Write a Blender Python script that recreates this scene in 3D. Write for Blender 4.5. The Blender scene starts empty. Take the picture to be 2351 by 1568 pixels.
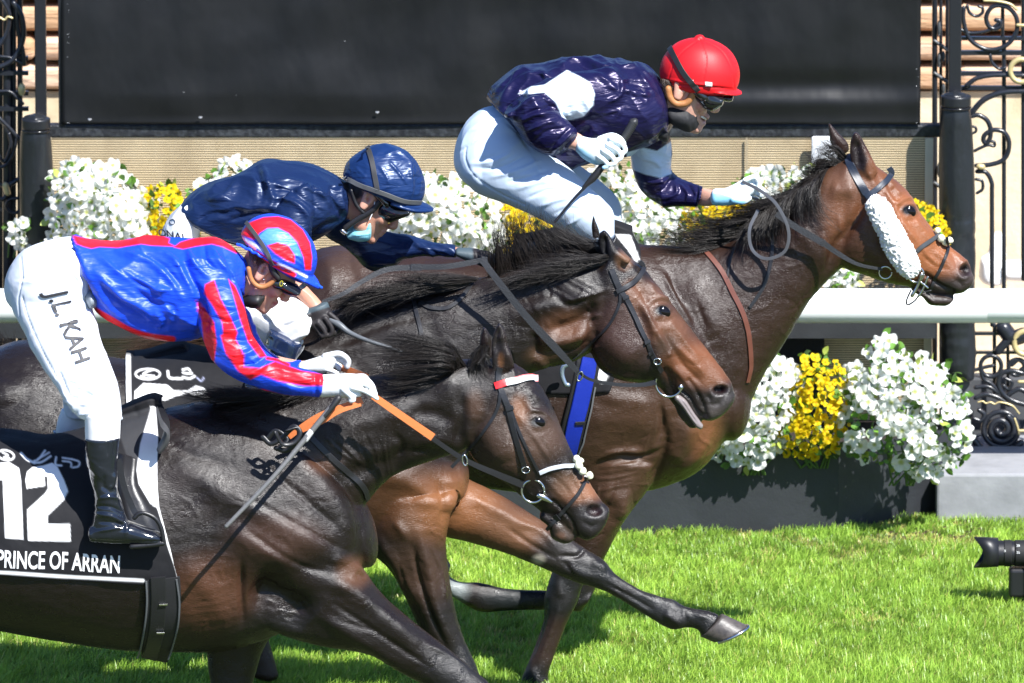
import bpy, bmesh, math, random
import numpy as np
from mathutils import Vector, Matrix
from mathutils.bvhtree import BVHTree
random.seed(7); rng = np.random.default_rng(11)
SC = bpy.context.scene
COL = SC.collection
R = math.radians
# ------------------------------------------------------------------ camera
DIST, PITCH, FRAME_W = 45.0, R(12), 3.457
PXM = 2351 / FRAME_W                       # picture pixels per metre at the middle horse
fwd = np.array([0, math.cos(PITCH), -math.sin(PITCH)])
upv = np.array([0, math.sin(PITCH), math.cos(PITCH)])
TGT = np.array([0, 1.0, 1.424])
CAMP = TGT - DIST * fwd
cam_d = bpy.data.cameras.new('camera'); cam = bpy.data.objects.new('camera', cam_d); COL.objects.link(cam)
cam.location = CAMP; cam.rotation_euler = (math.pi / 2 - PITCH, 0, 0)
cam_d.sensor_width = 36; cam_d.lens = 36 * DIST / FRAME_W; cam_d.clip_end = 500; cam_d.clip_start = 1
cam_d.dof.use_dof = True; cam_d.dof.focus_distance = DIST - .1; cam_d.dof.aperture_fstop = 7.5
SC.camera = cam
# ------------------------------------------------------------------ light
SUN = np.array([.40, -.52, .76]); SUN /= np.linalg.norm(SUN)
w = bpy.data.worlds.new('World'); SC.world = w; w.use_nodes = True
nt = w.node_tree; sky = nt.nodes.new('ShaderNodeTexSky'); sky.sky_type = 'NISHITA'; sky.sun_disc = False
sky.sun_elevation = math.asin(SUN[2]); sky.sun_rotation = math.atan2(SUN[0], SUN[1])
tn = nt.nodes.new('ShaderNodeMix'); tn.data_type = 'RGBA'; tn.blend_type = 'MULTIPLY'; tn.inputs[0].default_value = 1; tn.inputs[7].default_value = (.72, .95, 1.35, 1)
nt.links.new(sky.outputs[0], tn.inputs[6]); nt.links.new(tn.outputs[2], nt.nodes['Background'].inputs[0]); nt.nodes['Background'].inputs[1].default_value = .062
sd = bpy.data.lights.new('sun', 'SUN'); sd.energy = 5.0; sd.angle = R(.5); sd.color = (1, .98, .95)
so = bpy.data.objects.new('sun', sd); COL.objects.link(so)
so.rotation_euler = Vector(SUN).to_track_quat('Z', 'Y').to_euler()
SC.view_settings.view_transform = 'Standard'; SC.view_settings.look = 'None'
SC.view_settings.exposure = 1.08; SC.view_settings.gamma = 1
SC.cycles.max_bounces = 6; SC.cycles.transparent_max_bounces = 8

# ------------------------------------------------------------------ measuring: where a point of the photograph lies on the upright plane y = Y
K_ = 3000 / 2351
FR = {'': (1, 0, 0), 'A': (.29983, 0, 470.2), 'B': (.29983, 0, 862.0), 'C': (.29983, 470.2, 470.2), 'D': (.34985, 940.4, 705.3),
      'E': (.37478, 979.6, 39.2), 'G': (.32479, 1724.1, 235.1), 'H': (.33334, 313.5, 274.3), 'I': (.37474, 1097.1, 431.0),
      'J': (.50043, 313.5, 783.7), 'K': (.40039, 940.4, 940.4), 'L': (.39983, 1567.3, 705.3), 'M': (.44981, 1998.4, 0),
      'N': (.37477, 0, 0), 'O': (.34985, 0, 0), 'Q': (.22498, 2115.9, 0), 'S': (.39983, 2115.9, 705.3)}
def q(fr, *pts):
    s, ox, oy = FR[fr]
    return [(p[0] * s + ox, p[1] * s + oy) + tuple(p[2:]) for p in pts]
def q4(fr, *st):            # stations: x1,y1,x2,y2,depth[,dy]
    s, ox, oy = FR[fr]
    return [(p[0] * s + ox, p[1] * s + oy, p[2] * s + ox, p[3] * s + oy) + tuple(p[4:]) for p in st]
def P(u, v, Y):
    d = fwd * DIST + np.array([(u - 1175.5) / PXM, 0, 0]) + upv * ((784 - v) / PXM)
    return CAMP + d * ((Y - CAMP[1]) / d[1])
def PZ(u, v, Z=0):
    d = fwd * DIST + np.array([(u - 1175.5) / PXM, 0, 0]) + upv * ((784 - v) / PXM)
    return CAMP + d * ((Z - CAMP[2]) / d[2])
def proj(V):
    r = V - CAMP; z = r @ fwd
    return np.stack([1175.5 + r[:, 0] / z * DIST * PXM, 784 - (r @ upv) / z * DIST * PXM], 1)

# ------------------------------------------------------------------ scene graph
def link(o, parent=None):
    COL.objects.link(o)
    if parent is not None: o.parent = parent
    return o
def tag(o, label=None, cat=None, group=None, kind=None):
    if label: o['label'] = label
    if cat: o['category'] = cat
    if group: o['group'] = group
    if kind: o['kind'] = kind
    return o
def thing(name, label, cat, group=None, loc=(0, 0, 0)):
    o = bpy.data.objects.new(name, None); o.empty_display_size = .1; link(o); o.location = loc
    return tag(o, label, cat, group)
def mesh_obj(name, V, F, mat, parent=None, smooth=True, col=None, local=None):
    me = bpy.data.meshes.new(name)
    V = np.asarray(V, float)
    if local is not None: V = V - np.array(local)
    if isinstance(F, np.ndarray) and F.ndim == 2:
        n, k = F.shape
        me.vertices.add(len(V)); me.vertices.foreach_set('co', V.ravel())
        me.loops.add(n * k); me.loops.foreach_set('vertex_index', F.ravel().astype(np.int32))
        me.polygons.add(n); me.polygons.foreach_set('loop_start', np.arange(0, n * k, k, dtype=np.int32))
        me.update(calc_edges=True)
    else:
        me.from_pydata(V.tolist(), [], [tuple(f) for f in F]); me.update()
    if smooth: me.polygons.foreach_set('use_smooth', [True] * len(me.polygons))
    if col is not None: set_col(me, col)
    if mat is not None: me.materials.append(mat)
    return link(bpy.data.objects.new(name, me), parent)
def place(o, parent):      # parent keeps world coordinates of the mesh (parents are never rotated)
    o.parent = parent; o.location = -parent.location if parent.location.length else (0, 0, 0)
    return o
def set_col(me, col):
    a = me.color_attributes.get('Col') or me.color_attributes.new('Col', 'FLOAT_COLOR', 'POINT')
    c = np.ones((len(me.vertices), 4), np.float32); c[:, :3] = col
    a.data.foreach_set('color', c.ravel())
def getV(me):
    V = np.empty(len(me.vertices) * 3); me.vertices.foreach_get('co', V); return V.reshape(-1, 3)
def getN(me):
    V = np.empty(len(me.vertices) * 3); me.vertices.foreach_get('normal', V); return V.reshape(-1, 3)
def setV(me, V):
    me.vertices.foreach_set('co', V.ravel()); me.update()

# ------------------------------------------------------------------ numpy noise
_T = rng.random((64, 64, 64))
def vnoise(Pt, sc):
    p = Pt * sc + 100; i = np.floor(p).astype(int); f = p - i; f = f * f * (3 - 2 * f); o = 0
    for dx in (0, 1):
        for dy in (0, 1):
            for dz in (0, 1):
                wv = (f[:, 0] if dx else 1 - f[:, 0]) * (f[:, 1] if dy else 1 - f[:, 1]) * (f[:, 2] if dz else 1 - f[:, 2])
                o = o + wv * _T[(i[:, 0] + dx) % 64, (i[:, 1] + dy) % 64, (i[:, 2] + dz) % 64]
    return o
def fbm(Pt, sc, n=3):
    return sum(vnoise(Pt, sc * 2 ** k) * .5 ** (k + 1) for k in range(n)) * (1 / (1 - .5 ** n))

# ------------------------------------------------------------------ geometry
def catmull(A, n):
    A = np.asarray(A, float); m = len(A)
    if m == 2: t = np.linspace(0, 1, n)[:, None]; return A[0] * (1 - t) + A[1] * t
    B = np.vstack([2 * A[0] - A[1], A, 2 * A[-1] - A[-2]])
    t = np.linspace(0, m - 1 - 1e-9, n); i = t.astype(int); f = (t - i)[:, None]
    p0, p1, p2, p3 = B[i], B[i + 1], B[i + 2], B[i + 3]
    return .5 * (2 * p1 + (p2 - p0) * f + (2 * p0 - 5 * p1 + 4 * p2 - p3) * f ** 2 + (3 * p1 - p0 - 3 * p2 + p3) * f ** 3)
def tube_faces(nr, ns, closed_caps=True):
    i = np.arange(nr - 1)[:, None] * ns; j = np.arange(ns)[None]
    a = i + j; b = i + (j + 1) % ns
    return np.stack([a, b, b + ns, a + ns], -1).reshape(-1, 4)
def loft(st, Y, ns=40, sub=6, cap=.55, sq=1.0):
    """closed body from stations (u1,v1,u2,v2,half depth[,dy]); returns V,F(list)"""
    st = [tuple(s) + (0,) * (6 - len(s)) for s in st]
    rows = []
    for u1, v1, u2, v2, d, dy in st:
        a = P(u1, v1, Y + dy); b = P(u2, v2, Y + dy)
        rows.append(np.concatenate([(a + b) / 2, (a - b) / 2, [d]]))
    A = catmull(rows, (len(rows) - 1) * sub + 1)
    def capr(e, nx):
        dr = e[:3] - nx[:3]; dr /= max(np.linalg.norm(dr), 1e-6)
        ln = cap * min(np.linalg.norm(e[3:6]), abs(e[6]) * 1.3); o = []
        for k in (.35, .65, .87, .97):
            r = e.copy(); r[:3] = e[:3] + dr * ln * k; s = math.sqrt(1 - k * k); r[3:] = e[3:] * s; o.append(r)
        return o
    A = np.vstack([capr(A[0], A[1])[::-1], A, capr(A[-1], A[-2])])
    th = np.linspace(0, 2 * math.pi, ns, endpoint=False)
    c, s = np.cos(th), np.sin(th)
    if sq != 1: c = np.sign(c) * abs(c) ** sq; s = np.sign(s) * abs(s) ** sq
    V = A[:, None, :3] + A[:, None, 3:6] * c[None, :, None]
    V[:, :, 1] += A[:, 6:7] * s[None]
    nr = len(A); V = V.reshape(-1, 3); F = tube_faces(nr, ns)
    V = np.vstack([V, A[0, :3], A[-1, :3]]); j = np.arange(ns)
    c0, c1 = len(V) - 2, len(V) - 1
    T0 = np.stack([np.full(ns, c0), (j + 1) % ns, j], 1); b = (nr - 1) * ns; T1 = np.stack([np.full(ns, c1), b + j, b + (j + 1) % ns], 1)
    return V, [tuple(x) for x in F] + [tuple(x) for x in T0] + [tuple(x) for x in T1]
def frames3(C):
    T = np.gradient(C, axis=0); T /= np.maximum(np.linalg.norm(T, axis=1)[:, None], 1e-9)
    n = np.cross(T[0], [0, 1, 0]);
    if np.linalg.norm(n) < .2: n = np.cross(T[0], [1, 0, 0])
    N = [n / np.linalg.norm(n)]
    for k in range(1, len(C)):
        v = N[-1] - T[k] * (N[-1] @ T[k]); N.append(v / max(np.linalg.norm(v), 1e-9))
    N = np.array(N); return T, N, np.cross(T, N)
def tube3(pts, rad, ns=12, n=None, caps=True, flat=1.0):
    pts = np.asarray(pts, float); rad = np.broadcast_to(np.asarray(rad, float), (len(pts),)) if np.ndim(rad) == 0 else np.asarray(rad, float)
    A = catmull(np.c_[pts, rad], n or (len(pts) - 1) * 5 + 1); C, r = A[:, :3], A[:, 3]
    T, N, B = frames3(C)
    if caps:
        def cp(c, t, rr): return [(c + t * rr * k, rr * math.sqrt(1 - k * k)) for k in (.5, .85, .98)]
        a = cp(C[0], -T[0], r[0])[::-1]; b = cp(C[-1], T[-1], r[-1])
        C = np.vstack([[x[0] for x in a], C, [x[0] for x in b]]); r = np.r_[[x[1] for x in a], r, [x[1] for x in b]]
        N = np.vstack([[N[0]] * 3, N, [N[-1]] * 3]); B = np.vstack([[B[0]] * 3, B, [B[-1]] * 3])
    th = np.linspace(0, 2 * math.pi, ns, endpoint=False)
    V = C[:, None] + r[:, None, None] * (N[:, None] * np.cos(th)[None, :, None] + B[:, None] * np.sin(th)[None, :, None] * flat)
    nr = len(C); V = V.reshape(-1, 3); F = [tuple(x) for x in tube_faces(nr, ns)]
    F += [tuple(range(ns))[::-1], tuple(range((nr - 1) * ns, nr * ns))]
    return V, F
def tubeP(pts, Y=None, rad=.01, **k):        # pts (u,v[,Y])
    return tube3([P(p[0], p[1], p[2] if len(p) > 2 else Y) for p in pts], rad, **k)
def ball(u, v, Y, r, sx=1, sy=1, sz=1, n=16, rot=0):
    c = P(u, v, Y); V = []; F = []
    th = np.linspace(0, math.pi, n + 1)[1:-1]; ph = np.linspace(0, 2 * math.pi, 2 * n, endpoint=False)
    for t in th:
        for p in ph: V.append((math.sin(t) * math.cos(p) * sx * r, math.sin(t) * math.sin(p) * sy * r, math.cos(t) * sz * r))
    V = np.array(V); cr, sr = math.cos(rot), math.sin(rot)
    V = np.stack([V[:, 0] * cr + V[:, 2] * sr, V[:, 1], -V[:, 0] * sr + V[:, 2] * cr], 1)
    top = np.array([sr * sz * r, 0, cr * sz * r]); V = np.vstack([V, top, -top]) + c
    m = 2 * n; F = [tuple(x) for x in tube_faces(n - 1, m)]
    F += [(m * (n - 1), j, (j + 1) % m) for j in range(m)]; b = m * (n - 2); F += [(m * (n - 1) + 1, b + (j + 1) % m, b + j) for j in range(m)]
    return V, F
def join(parts):
    V = []; F = []; o = 0
    for v, f in parts:
        V.append(np.asarray(v)); F += [tuple(int(i) + o for i in x) for x in f]; o += len(v)
    return np.vstack(V), F
def box(x0, x1, y0, y1, z0, z1):
    V = np.array([(x, y, z) for x in (x0, x1) for y in (y0, y1) for z in (z0, z1)], float)
    return V, [(0, 1, 3, 2), (4, 6, 7, 5), (0, 4, 5, 1), (2, 3, 7, 6), (0, 2, 6, 4), (1, 5, 7, 3)]
def laplace(me, V, it, fac=.5):
    E = np.empty(len(me.edges) * 2, np.int32); me.edges.foreach_get('vertices', E); a, b = E[::2], E[1::2]; n = len(V)
    cnt = np.bincount(a, minlength=n) + np.bincount(b, minlength=n)
    for k in range(it):
        f = fac if k % 2 == 0 or fac > 0 else -fac
        S = np.stack([np.bincount(a, V[b, i], n) + np.bincount(b, V[a, i], n) for i in range(3)], 1) / np.maximum(cnt, 1)[:, None]
        V = V + (S - V) * f
    return V
def fuse(name, parts, voxel, it, mat, parent=None):
    V, F = join(parts)
    me = bpy.data.meshes.new('raw'); me.from_pydata(V.tolist(), [], F); me.update()
    o = bpy.data.objects.new('raw', me); COL.objects.link(o)
    bm = bmesh.new(); bm.from_mesh(me); bmesh.ops.recalc_face_normals(bm, faces=bm.faces); bm.to_mesh(me); bm.free()
    m = o.modifiers.new('r', 'REMESH'); m.mode = 'VOXEL'; m.voxel_size = voxel; m.use_smooth_shade = True
    dg = bpy.context.evaluated_depsgraph_get(); nm = bpy.data.meshes.new_from_object(o.evaluated_get(dg))
    bpy.data.objects.remove(o); bpy.data.meshes.remove(me)
    nm.name = name; V = laplace(nm, getV(nm), it); setV(nm, V)
    nm.polygons.foreach_set('use_smooth', [True] * len(nm.polygons))
    nm.materials.clear(); nm.materials.append(mat)
    return link(bpy.data.objects.new(name, nm), parent)
def many(name, parts, m, T, smooth=True):
    for p in parts: place(mesh_obj(name, *p, m, smooth=smooth), T)
# ---- sculpt and paint in the picture's side-on coordinates
def seg_dist(U, pts):
    pts = np.asarray(pts, float)[:, :2]; best = np.full(len(U), 1e9); tt = np.zeros(len(U)); L = 0
    ln = np.linalg.norm(np.diff(pts, axis=0), axis=1); tot = ln.sum()
    for k in range(len(pts) - 1):
        a, b = pts[k], pts[k + 1]; ab = b - a; t = np.clip(((U - a) @ ab) / max(ab @ ab, 1e-9), 0, 1)
        d = np.linalg.norm(U - a - t[:, None] * ab, axis=1); m = d < best
        best[m] = d[m]; tt[m] = (L + t[m] * ln[k]) / max(tot, 1e-9); L += ln[k]
    return best, tt
def poly_sd(U, pts):
    pts = np.asarray(pts, float); d, _ = seg_dist(U, np.vstack([pts, pts[:1]])); ins = np.zeros(len(U), bool)
    j = len(pts) - 1
    for i in range(len(pts)):
        xi, yi = pts[i]; xj, yj = pts[j]
        c = ((yi > U[:, 1]) != (yj > U[:, 1])) & (U[:, 0] < (xj - xi) * (U[:, 1] - yi) / (yj - yi + 1e-12) + xi); ins ^= c; j = i
    return np.where(ins, -d, d)
def smooth_path(pts, n=4):
    if len(pts) < 3: return np.asarray(pts, float)
    return catmull(np.asarray(pts, float)[:, :2], (len(pts) - 1) * n + 1)
def sculpt(o, strokes, side=-1, yr=None, passes=1):
    """strokes: (points, width px, height m) raised (+) or cut (-) along a line; tapers at the ends"""
    me = o.data; V = getV(me); N = getN(me); U = proj(V); D = np.zeros(len(V))
    face = np.clip(-N @ fwd, 0, 1) if side == -1 else np.ones(len(V))
    ok = face > .02
    if yr is not None: ok &= (V[:, 1] > yr[0]) & (V[:, 1] < yr[1])
    for s in strokes:
        pts, wd, h = smooth_path(s[0]), s[1], s[2]; tap = s[3] if len(s) > 3 else True
        lo, hi = pts.min(0) - 2.6 * wd, pts.max(0) + 2.6 * wd
        idx = np.where(ok & (U[:, 0] > lo[0]) & (U[:, 0] < hi[0]) & (U[:, 1] > lo[1]) & (U[:, 1] < hi[1]))[0]
        if not len(idx): continue
        d, t = seg_dist(U[idx], pts); g = np.exp(-(d / wd) ** 2 * 1.2)
        if tap and len(pts) > 1: g *= np.clip(np.minimum(t, 1 - t) * 4 + .15, 0, 1) ** .7
        D[idx] += h * g * np.minimum(face[idx] * 2, 1)
    setV(me, V + N * D[:, None])
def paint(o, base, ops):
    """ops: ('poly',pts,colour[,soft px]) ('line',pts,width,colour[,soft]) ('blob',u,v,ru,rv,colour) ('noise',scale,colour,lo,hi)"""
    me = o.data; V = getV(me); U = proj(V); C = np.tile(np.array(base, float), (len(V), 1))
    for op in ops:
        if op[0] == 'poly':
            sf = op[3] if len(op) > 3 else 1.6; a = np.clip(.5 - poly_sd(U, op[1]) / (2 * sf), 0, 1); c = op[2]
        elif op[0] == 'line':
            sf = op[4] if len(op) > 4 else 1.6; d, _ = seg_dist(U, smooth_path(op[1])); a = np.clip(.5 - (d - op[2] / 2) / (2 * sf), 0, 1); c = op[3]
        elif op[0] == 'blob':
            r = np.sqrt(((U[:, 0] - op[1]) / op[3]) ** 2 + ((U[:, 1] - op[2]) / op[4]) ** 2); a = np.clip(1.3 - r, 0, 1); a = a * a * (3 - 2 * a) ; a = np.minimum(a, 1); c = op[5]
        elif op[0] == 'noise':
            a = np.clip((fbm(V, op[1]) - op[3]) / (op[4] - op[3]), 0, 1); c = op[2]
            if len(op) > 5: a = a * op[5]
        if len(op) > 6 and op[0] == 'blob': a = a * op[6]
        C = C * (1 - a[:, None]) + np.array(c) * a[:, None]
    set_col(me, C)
# ------------------------------------------------------------------ materials
def srgb(r, g, b):
    return tuple(((x / 255) / 12.92 if x / 255 <= .04045 else ((x / 255 + .055) / 1.055) ** 2.4) for x in (r, g, b))
def mat(name, color=None, rough=.5, metal=0, coat=0, spec=.5, sheen=0, bumps=(), mottle=None, sub=0, rvar=None, sheencol=None):
    """bumps: (scale, strength, distance, detail[, stretch xyz]); mottle: (scale, other colour, amount)"""
    m = bpy.data.materials.new(name); m.use_nodes = True; n = m.node_tree; L = n.links; b = n.nodes['Principled BSDF']
    b.inputs['Roughness'].default_value = rough; b.inputs['Metallic'].default_value = metal; b.inputs['Coat Weight'].default_value = coat
    b.inputs['Specular IOR Level'].default_value = spec; b.inputs['Sheen Weight'].default_value = sheen; b.inputs['Coat Roughness'].default_value = .08
    if sub: b.inputs['Subsurface Weight'].default_value = sub; b.inputs['Subsurface Radius'].default_value = (.01, .004, .002); b.inputs['Subsurface Scale'].default_value = .5
    tc = n.nodes.new('ShaderNodeTexCoord')
    if color is None:
        a = n.nodes.new('ShaderNodeAttribute'); a.attribute_name = 'Col'; src = a.outputs['Color']
    else:
        rgb = n.nodes.new('ShaderNodeRGB'); rgb.outputs[0].default_value = (*color, 1); src = rgb.outputs[0]
    def coords(st):
        if not st: return tc.outputs['Object']
        mp = n.nodes.new('ShaderNodeMapping'); mp.inputs['Scale'].default_value = st[:3]
        if len(st) > 3: mp.inputs['Rotation'].default_value = (0, R(st[3]), 0)
        L.new(tc.outputs['Object'], mp.inputs[0]); return mp.outputs[0]
    if mottle:
        t = n.nodes.new('ShaderNodeTexNoise'); t.inputs['Scale'].default_value = mottle[0]; t.inputs['Detail'].default_value = 5; L.new(coords(mottle[3] if len(mottle) > 3 else None), t.inputs[0])
        mr = n.nodes.new('ShaderNodeMapRange'); mr.inputs[1].default_value = .42; mr.inputs[2].default_value = .68; mr.inputs[4].default_value = mottle[2]; L.new(t.outputs[0], mr.inputs[0])
        mx = n.nodes.new('ShaderNodeMix'); mx.data_type = 'RGBA'; L.new(mr.outputs[0], mx.inputs[0]); L.new(src, mx.inputs[6]); mx.inputs[7].default_value = (*mottle[1], 1); src = mx.outputs[2]
    L.new(src, b.inputs['Base Color'])
    if rvar:
        t = n.nodes.new('ShaderNodeTexNoise'); t.inputs['Scale'].default_value = rvar[0]; t.inputs['Detail'].default_value = 4; L.new(tc.outputs['Object'], t.inputs[0])
        mr = n.nodes.new('ShaderNodeMapRange'); mr.inputs[1].default_value = .35; mr.inputs[2].default_value = .65; mr.inputs[3].default_value = rvar[1]; mr.inputs[4].default_value = rvar[2]
        L.new(t.outputs[0], mr.inputs[0]); L.new(mr.outputs[0], b.inputs['Roughness'])
    prev = None
    for bp in bumps:
        t = n.nodes.new('ShaderNodeTexNoise'); t.inputs['Scale'].default_value = bp[0]; t.inputs['Detail'].default_value = bp[3]
        L.new(coords(bp[4] if len(bp) > 4 else None), t.inputs[0])
        if len(bp) > 5: t.inputs['Distortion'].default_value = bp[5]
        k = n.nodes.new('ShaderNodeBump'); k.inputs['Strength'].default_value = bp[1]; k.inputs['Distance'].default_value = bp[2]; L.new(t.outputs[0], k.inputs['Height'])
        if prev: L.new(prev, k.inputs['Normal'])
        prev = k.outputs[0]
    if prev: L.new(prev, b.inputs['Normal'])
    return m
# ================================================================== THE SETTING
M_black = mat('black paint', (.012, .013, .016), .35, bumps=((60, .2, .003, 3),))
M_iron = mat('wrought iron', (.014, .016, .022), .28, bumps=((90, .3, .002, 3),))
M_gold = mat('gilding', (.55, .45, .22), .35, metal=.3)
M_vinyl = mat('vinyl padding', (.012, .014, .017), .32, bumps=((9, .5, .03, 3, (1, 1, .4)), (60, .25, .004, 3)))
# ground
m_soil = mat('soil', (.055, .07, .03), .9, mottle=(6, (.08, .10, .03), 1), bumps=((40, .8, .02, 5),))
mesh_obj('ground', [(-60, -40, 0), (60, -40, 0), (60, 60, 0), (-60, 60, 0)], [(0, 1, 2, 3)], m_soil, smooth=False)
tag(bpy.data.objects['ground'], kind='structure')
# grass
def grass():
    zones = [(300000, -2.4, 2.5, 1.75, 4.95), (70000, -4.5, 4.5, -1.5, 1.75), (20000, 2.5, 4.5, 1.75, 4.9), (20000, -4.5, -2.4, 1.75, 4.9)]
    Ps = []
    for n, x0, x1, y0, y1 in zones:
        Ps.append(np.c_[rng.uniform(x0, x1, n), rng.uniform(y0, y1, n), np.zeros(n)])
    B = np.vstack(Ps); n = len(B)
    big = vnoise(B, 2.2); mid = vnoise(B, 9); fine = vnoise(B, 30)
    worn = np.clip((vnoise(B, 3.1) * .5 + vnoise(B, 12) * .5 - .66) * 5, 0, 1)
    bare = (B[:, 0] > 1.25) & (B[:, 0] < 1.72) & (B[:, 1] > 4.1) & (vnoise(B, 14) > .42)
    worn = np.maximum(worn, bare * .9)
    L = (.022 + .024 * rng.random(n)) * (.7 + .5 * mid + .3 * fine) * (1 - .5 * worn) * 1.05
    far = np.clip((B[:, 1] - 2.0) / 2.6, 0, 1)
    L *= 1.15 - .35 * far
    az = rng.normal(.25, 1.1, n) + (fine - .5) * 3; lean = np.clip(rng.normal(.75, .35, n), .05, 1.5)
    d = np.c_[np.cos(az), np.sin(az) * .8, np.zeros(n)]
    w_ = (.0009 + .0010 * rng.random(n))
    side = np.c_[-np.sin(az + rng.normal(0, .7, n)), np.cos(az), np.zeros(n)]; side /= np.linalg.norm(side, axis=1)[:, None]
    side[:, 0] = np.where(abs(side[:, 0]) < .5, .7, side[:, 0])
    lv = []
    for t, ws in ((0, 1), (.45, .9), (.8, .6), (1, .12)):
        c = B + d * (L * np.sin(lean) * t ** 1.7)[:, None]; c[:, 2] += L * t * np.cos(lean * .75 * t)
        lv += [c - side * (w_ * ws)[:, None], c + side * (w_ * ws)[:, None]]
    V = np.stack(lv, 1).reshape(-1, 3); o = np.arange(n)[:, None] * 8
    F = np.concatenate([o + np.array([[0, 1, 3, 2]]), o + np.array([[2, 3, 5, 4]]), o + np.array([[4, 5, 7, 6]])])
    g1, g2, g3 = np.array([.15, .31, .036]), np.array([.42, .61, .085]), np.array([.58, .52, .17])
    t = np.clip(.15 + .85 * rng.random(n) * (.5 + big) , 0, 1)[:, None]
    C = g1 * (1 - t) + g2 * t
    dry = (rng.random(n) < (.03 + .5 * worn))[:, None]
    C = np.where(dry, g3 * (.7 + .5 * rng.random((n, 1))), C) * (.8 + .4 * mid[:, None])
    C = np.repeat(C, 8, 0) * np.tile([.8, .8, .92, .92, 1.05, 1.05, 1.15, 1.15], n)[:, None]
    m = mat('grass blades', None, .38, spec=.45)
    nt = m.node_tree; b = nt.nodes['Principled BSDF']; tr = nt.nodes.new('ShaderNodeBsdfTranslucent'); mx = nt.nodes.new('ShaderNodeMixShader'); mx.inputs[0].default_value = .4
    nt.links.new(nt.nodes['Attribute'].outputs[0], tr.inputs[0]); nt.links.new(b.outputs[0], mx.inputs[1]); nt.links.new(tr.outputs[0], mx.inputs[2]); nt.links.new(mx.outputs[0], nt.nodes['Material Output'].inputs[0])
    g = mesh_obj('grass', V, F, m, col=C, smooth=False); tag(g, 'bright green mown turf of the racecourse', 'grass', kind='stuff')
grass()
# dry leaves and scraps of earth at the planter's corner
def clods():
    parts = []
    for k in range(70):
        u, v = random.gauss(2150, 55), random.gauss(1213, 14); p = PZ(u, v, .006); r = random.uniform(.006, .016)
        parts.append(ball(u, v, p[1], r, random.uniform(.8, 1.6), 1, .5, n=4))
    o = mesh_obj('earth_clods', *join(parts), mat('earth', (.12, .085, .05), .95, bumps=((200, 1, .004, 4),)))
    tag(o, 'crumbs of bare brown earth at the end of the flower planter', 'soil', kind='stuff')
clods()
# stone wall behind everything
def wall():
    W = thing('stone_wall', 'pale stone wall with brown rough courses behind the iron fence', 'wall', loc=(0, 6.9, 0))
    m = mat('cream stone', (.62, .52, .36), .85, mottle=(5, (.46, .37, .23), .8, (1, 1, .7)), bumps=((25, .5, .01, 5),))
    lo = mesh_obj('wall_face', *box(-4.5, 4.5, 6.9, 7.3, .0, P(0, 210, 6.9)[2]), m, smooth=False); place(lo, W)
    mt = mat('brown stone', (.44, .26, .14), .8, mottle=(3, (.66, .45, .30), 1, (.7, 1, 5)), bumps=((18, .6, .02, 5, (.5, 1, 3)),))
    mp = mat('pink stone', (.60, .42, .30), .8, mottle=(4, (.42, .24, .13), 1, (.5, 1, 4)), bumps=((18, .6, .02, 5, (.5, 1, 3)),))
    zt = P(0, 210, 6.9)[2]; k = 0; vs = [210, 141, 76, 2, -80, -165]
    for i in range(len(vs) - 1):
        z0, z1 = P(0, vs[i], 6.9)[2], P(0, vs[i + 1], 6.9)[2]; x = -4.5 + .4 * (i % 2)
        while x < 4.5:
            wd = random.uniform(.7, 1.2)
            V, F = box(x + .006, x + wd - .006, 6.86 - .02 * (i % 2), 7.3, z0 + .012, z1 - .012)
            o = mesh_obj('stone_block', V, F, mt if (i + k) % 2 else mp, smooth=False); place(o, W)
            bv = o.modifiers.new('b', 'BEVEL'); bv.width = .03; bv.segments = 3; x += wd; k += 1
    place(mesh_obj('coping', *box(-4.5, 4.5, 7.0, 7.3, zt, P(0, -165, 6.9)[2]), mat('mortar', (.06, .04, .03), .9), smooth=False), W)
    pv = mesh_obj('paved_path', *box(-4.5, 4.5, 5.55, 6.9, -.1, .02), mat('paving', (.5, .42, .36), .8, mottle=(4, (.36, .3, .26), .8)), smooth=False); tag(pv, kind='structure')
wall()
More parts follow.
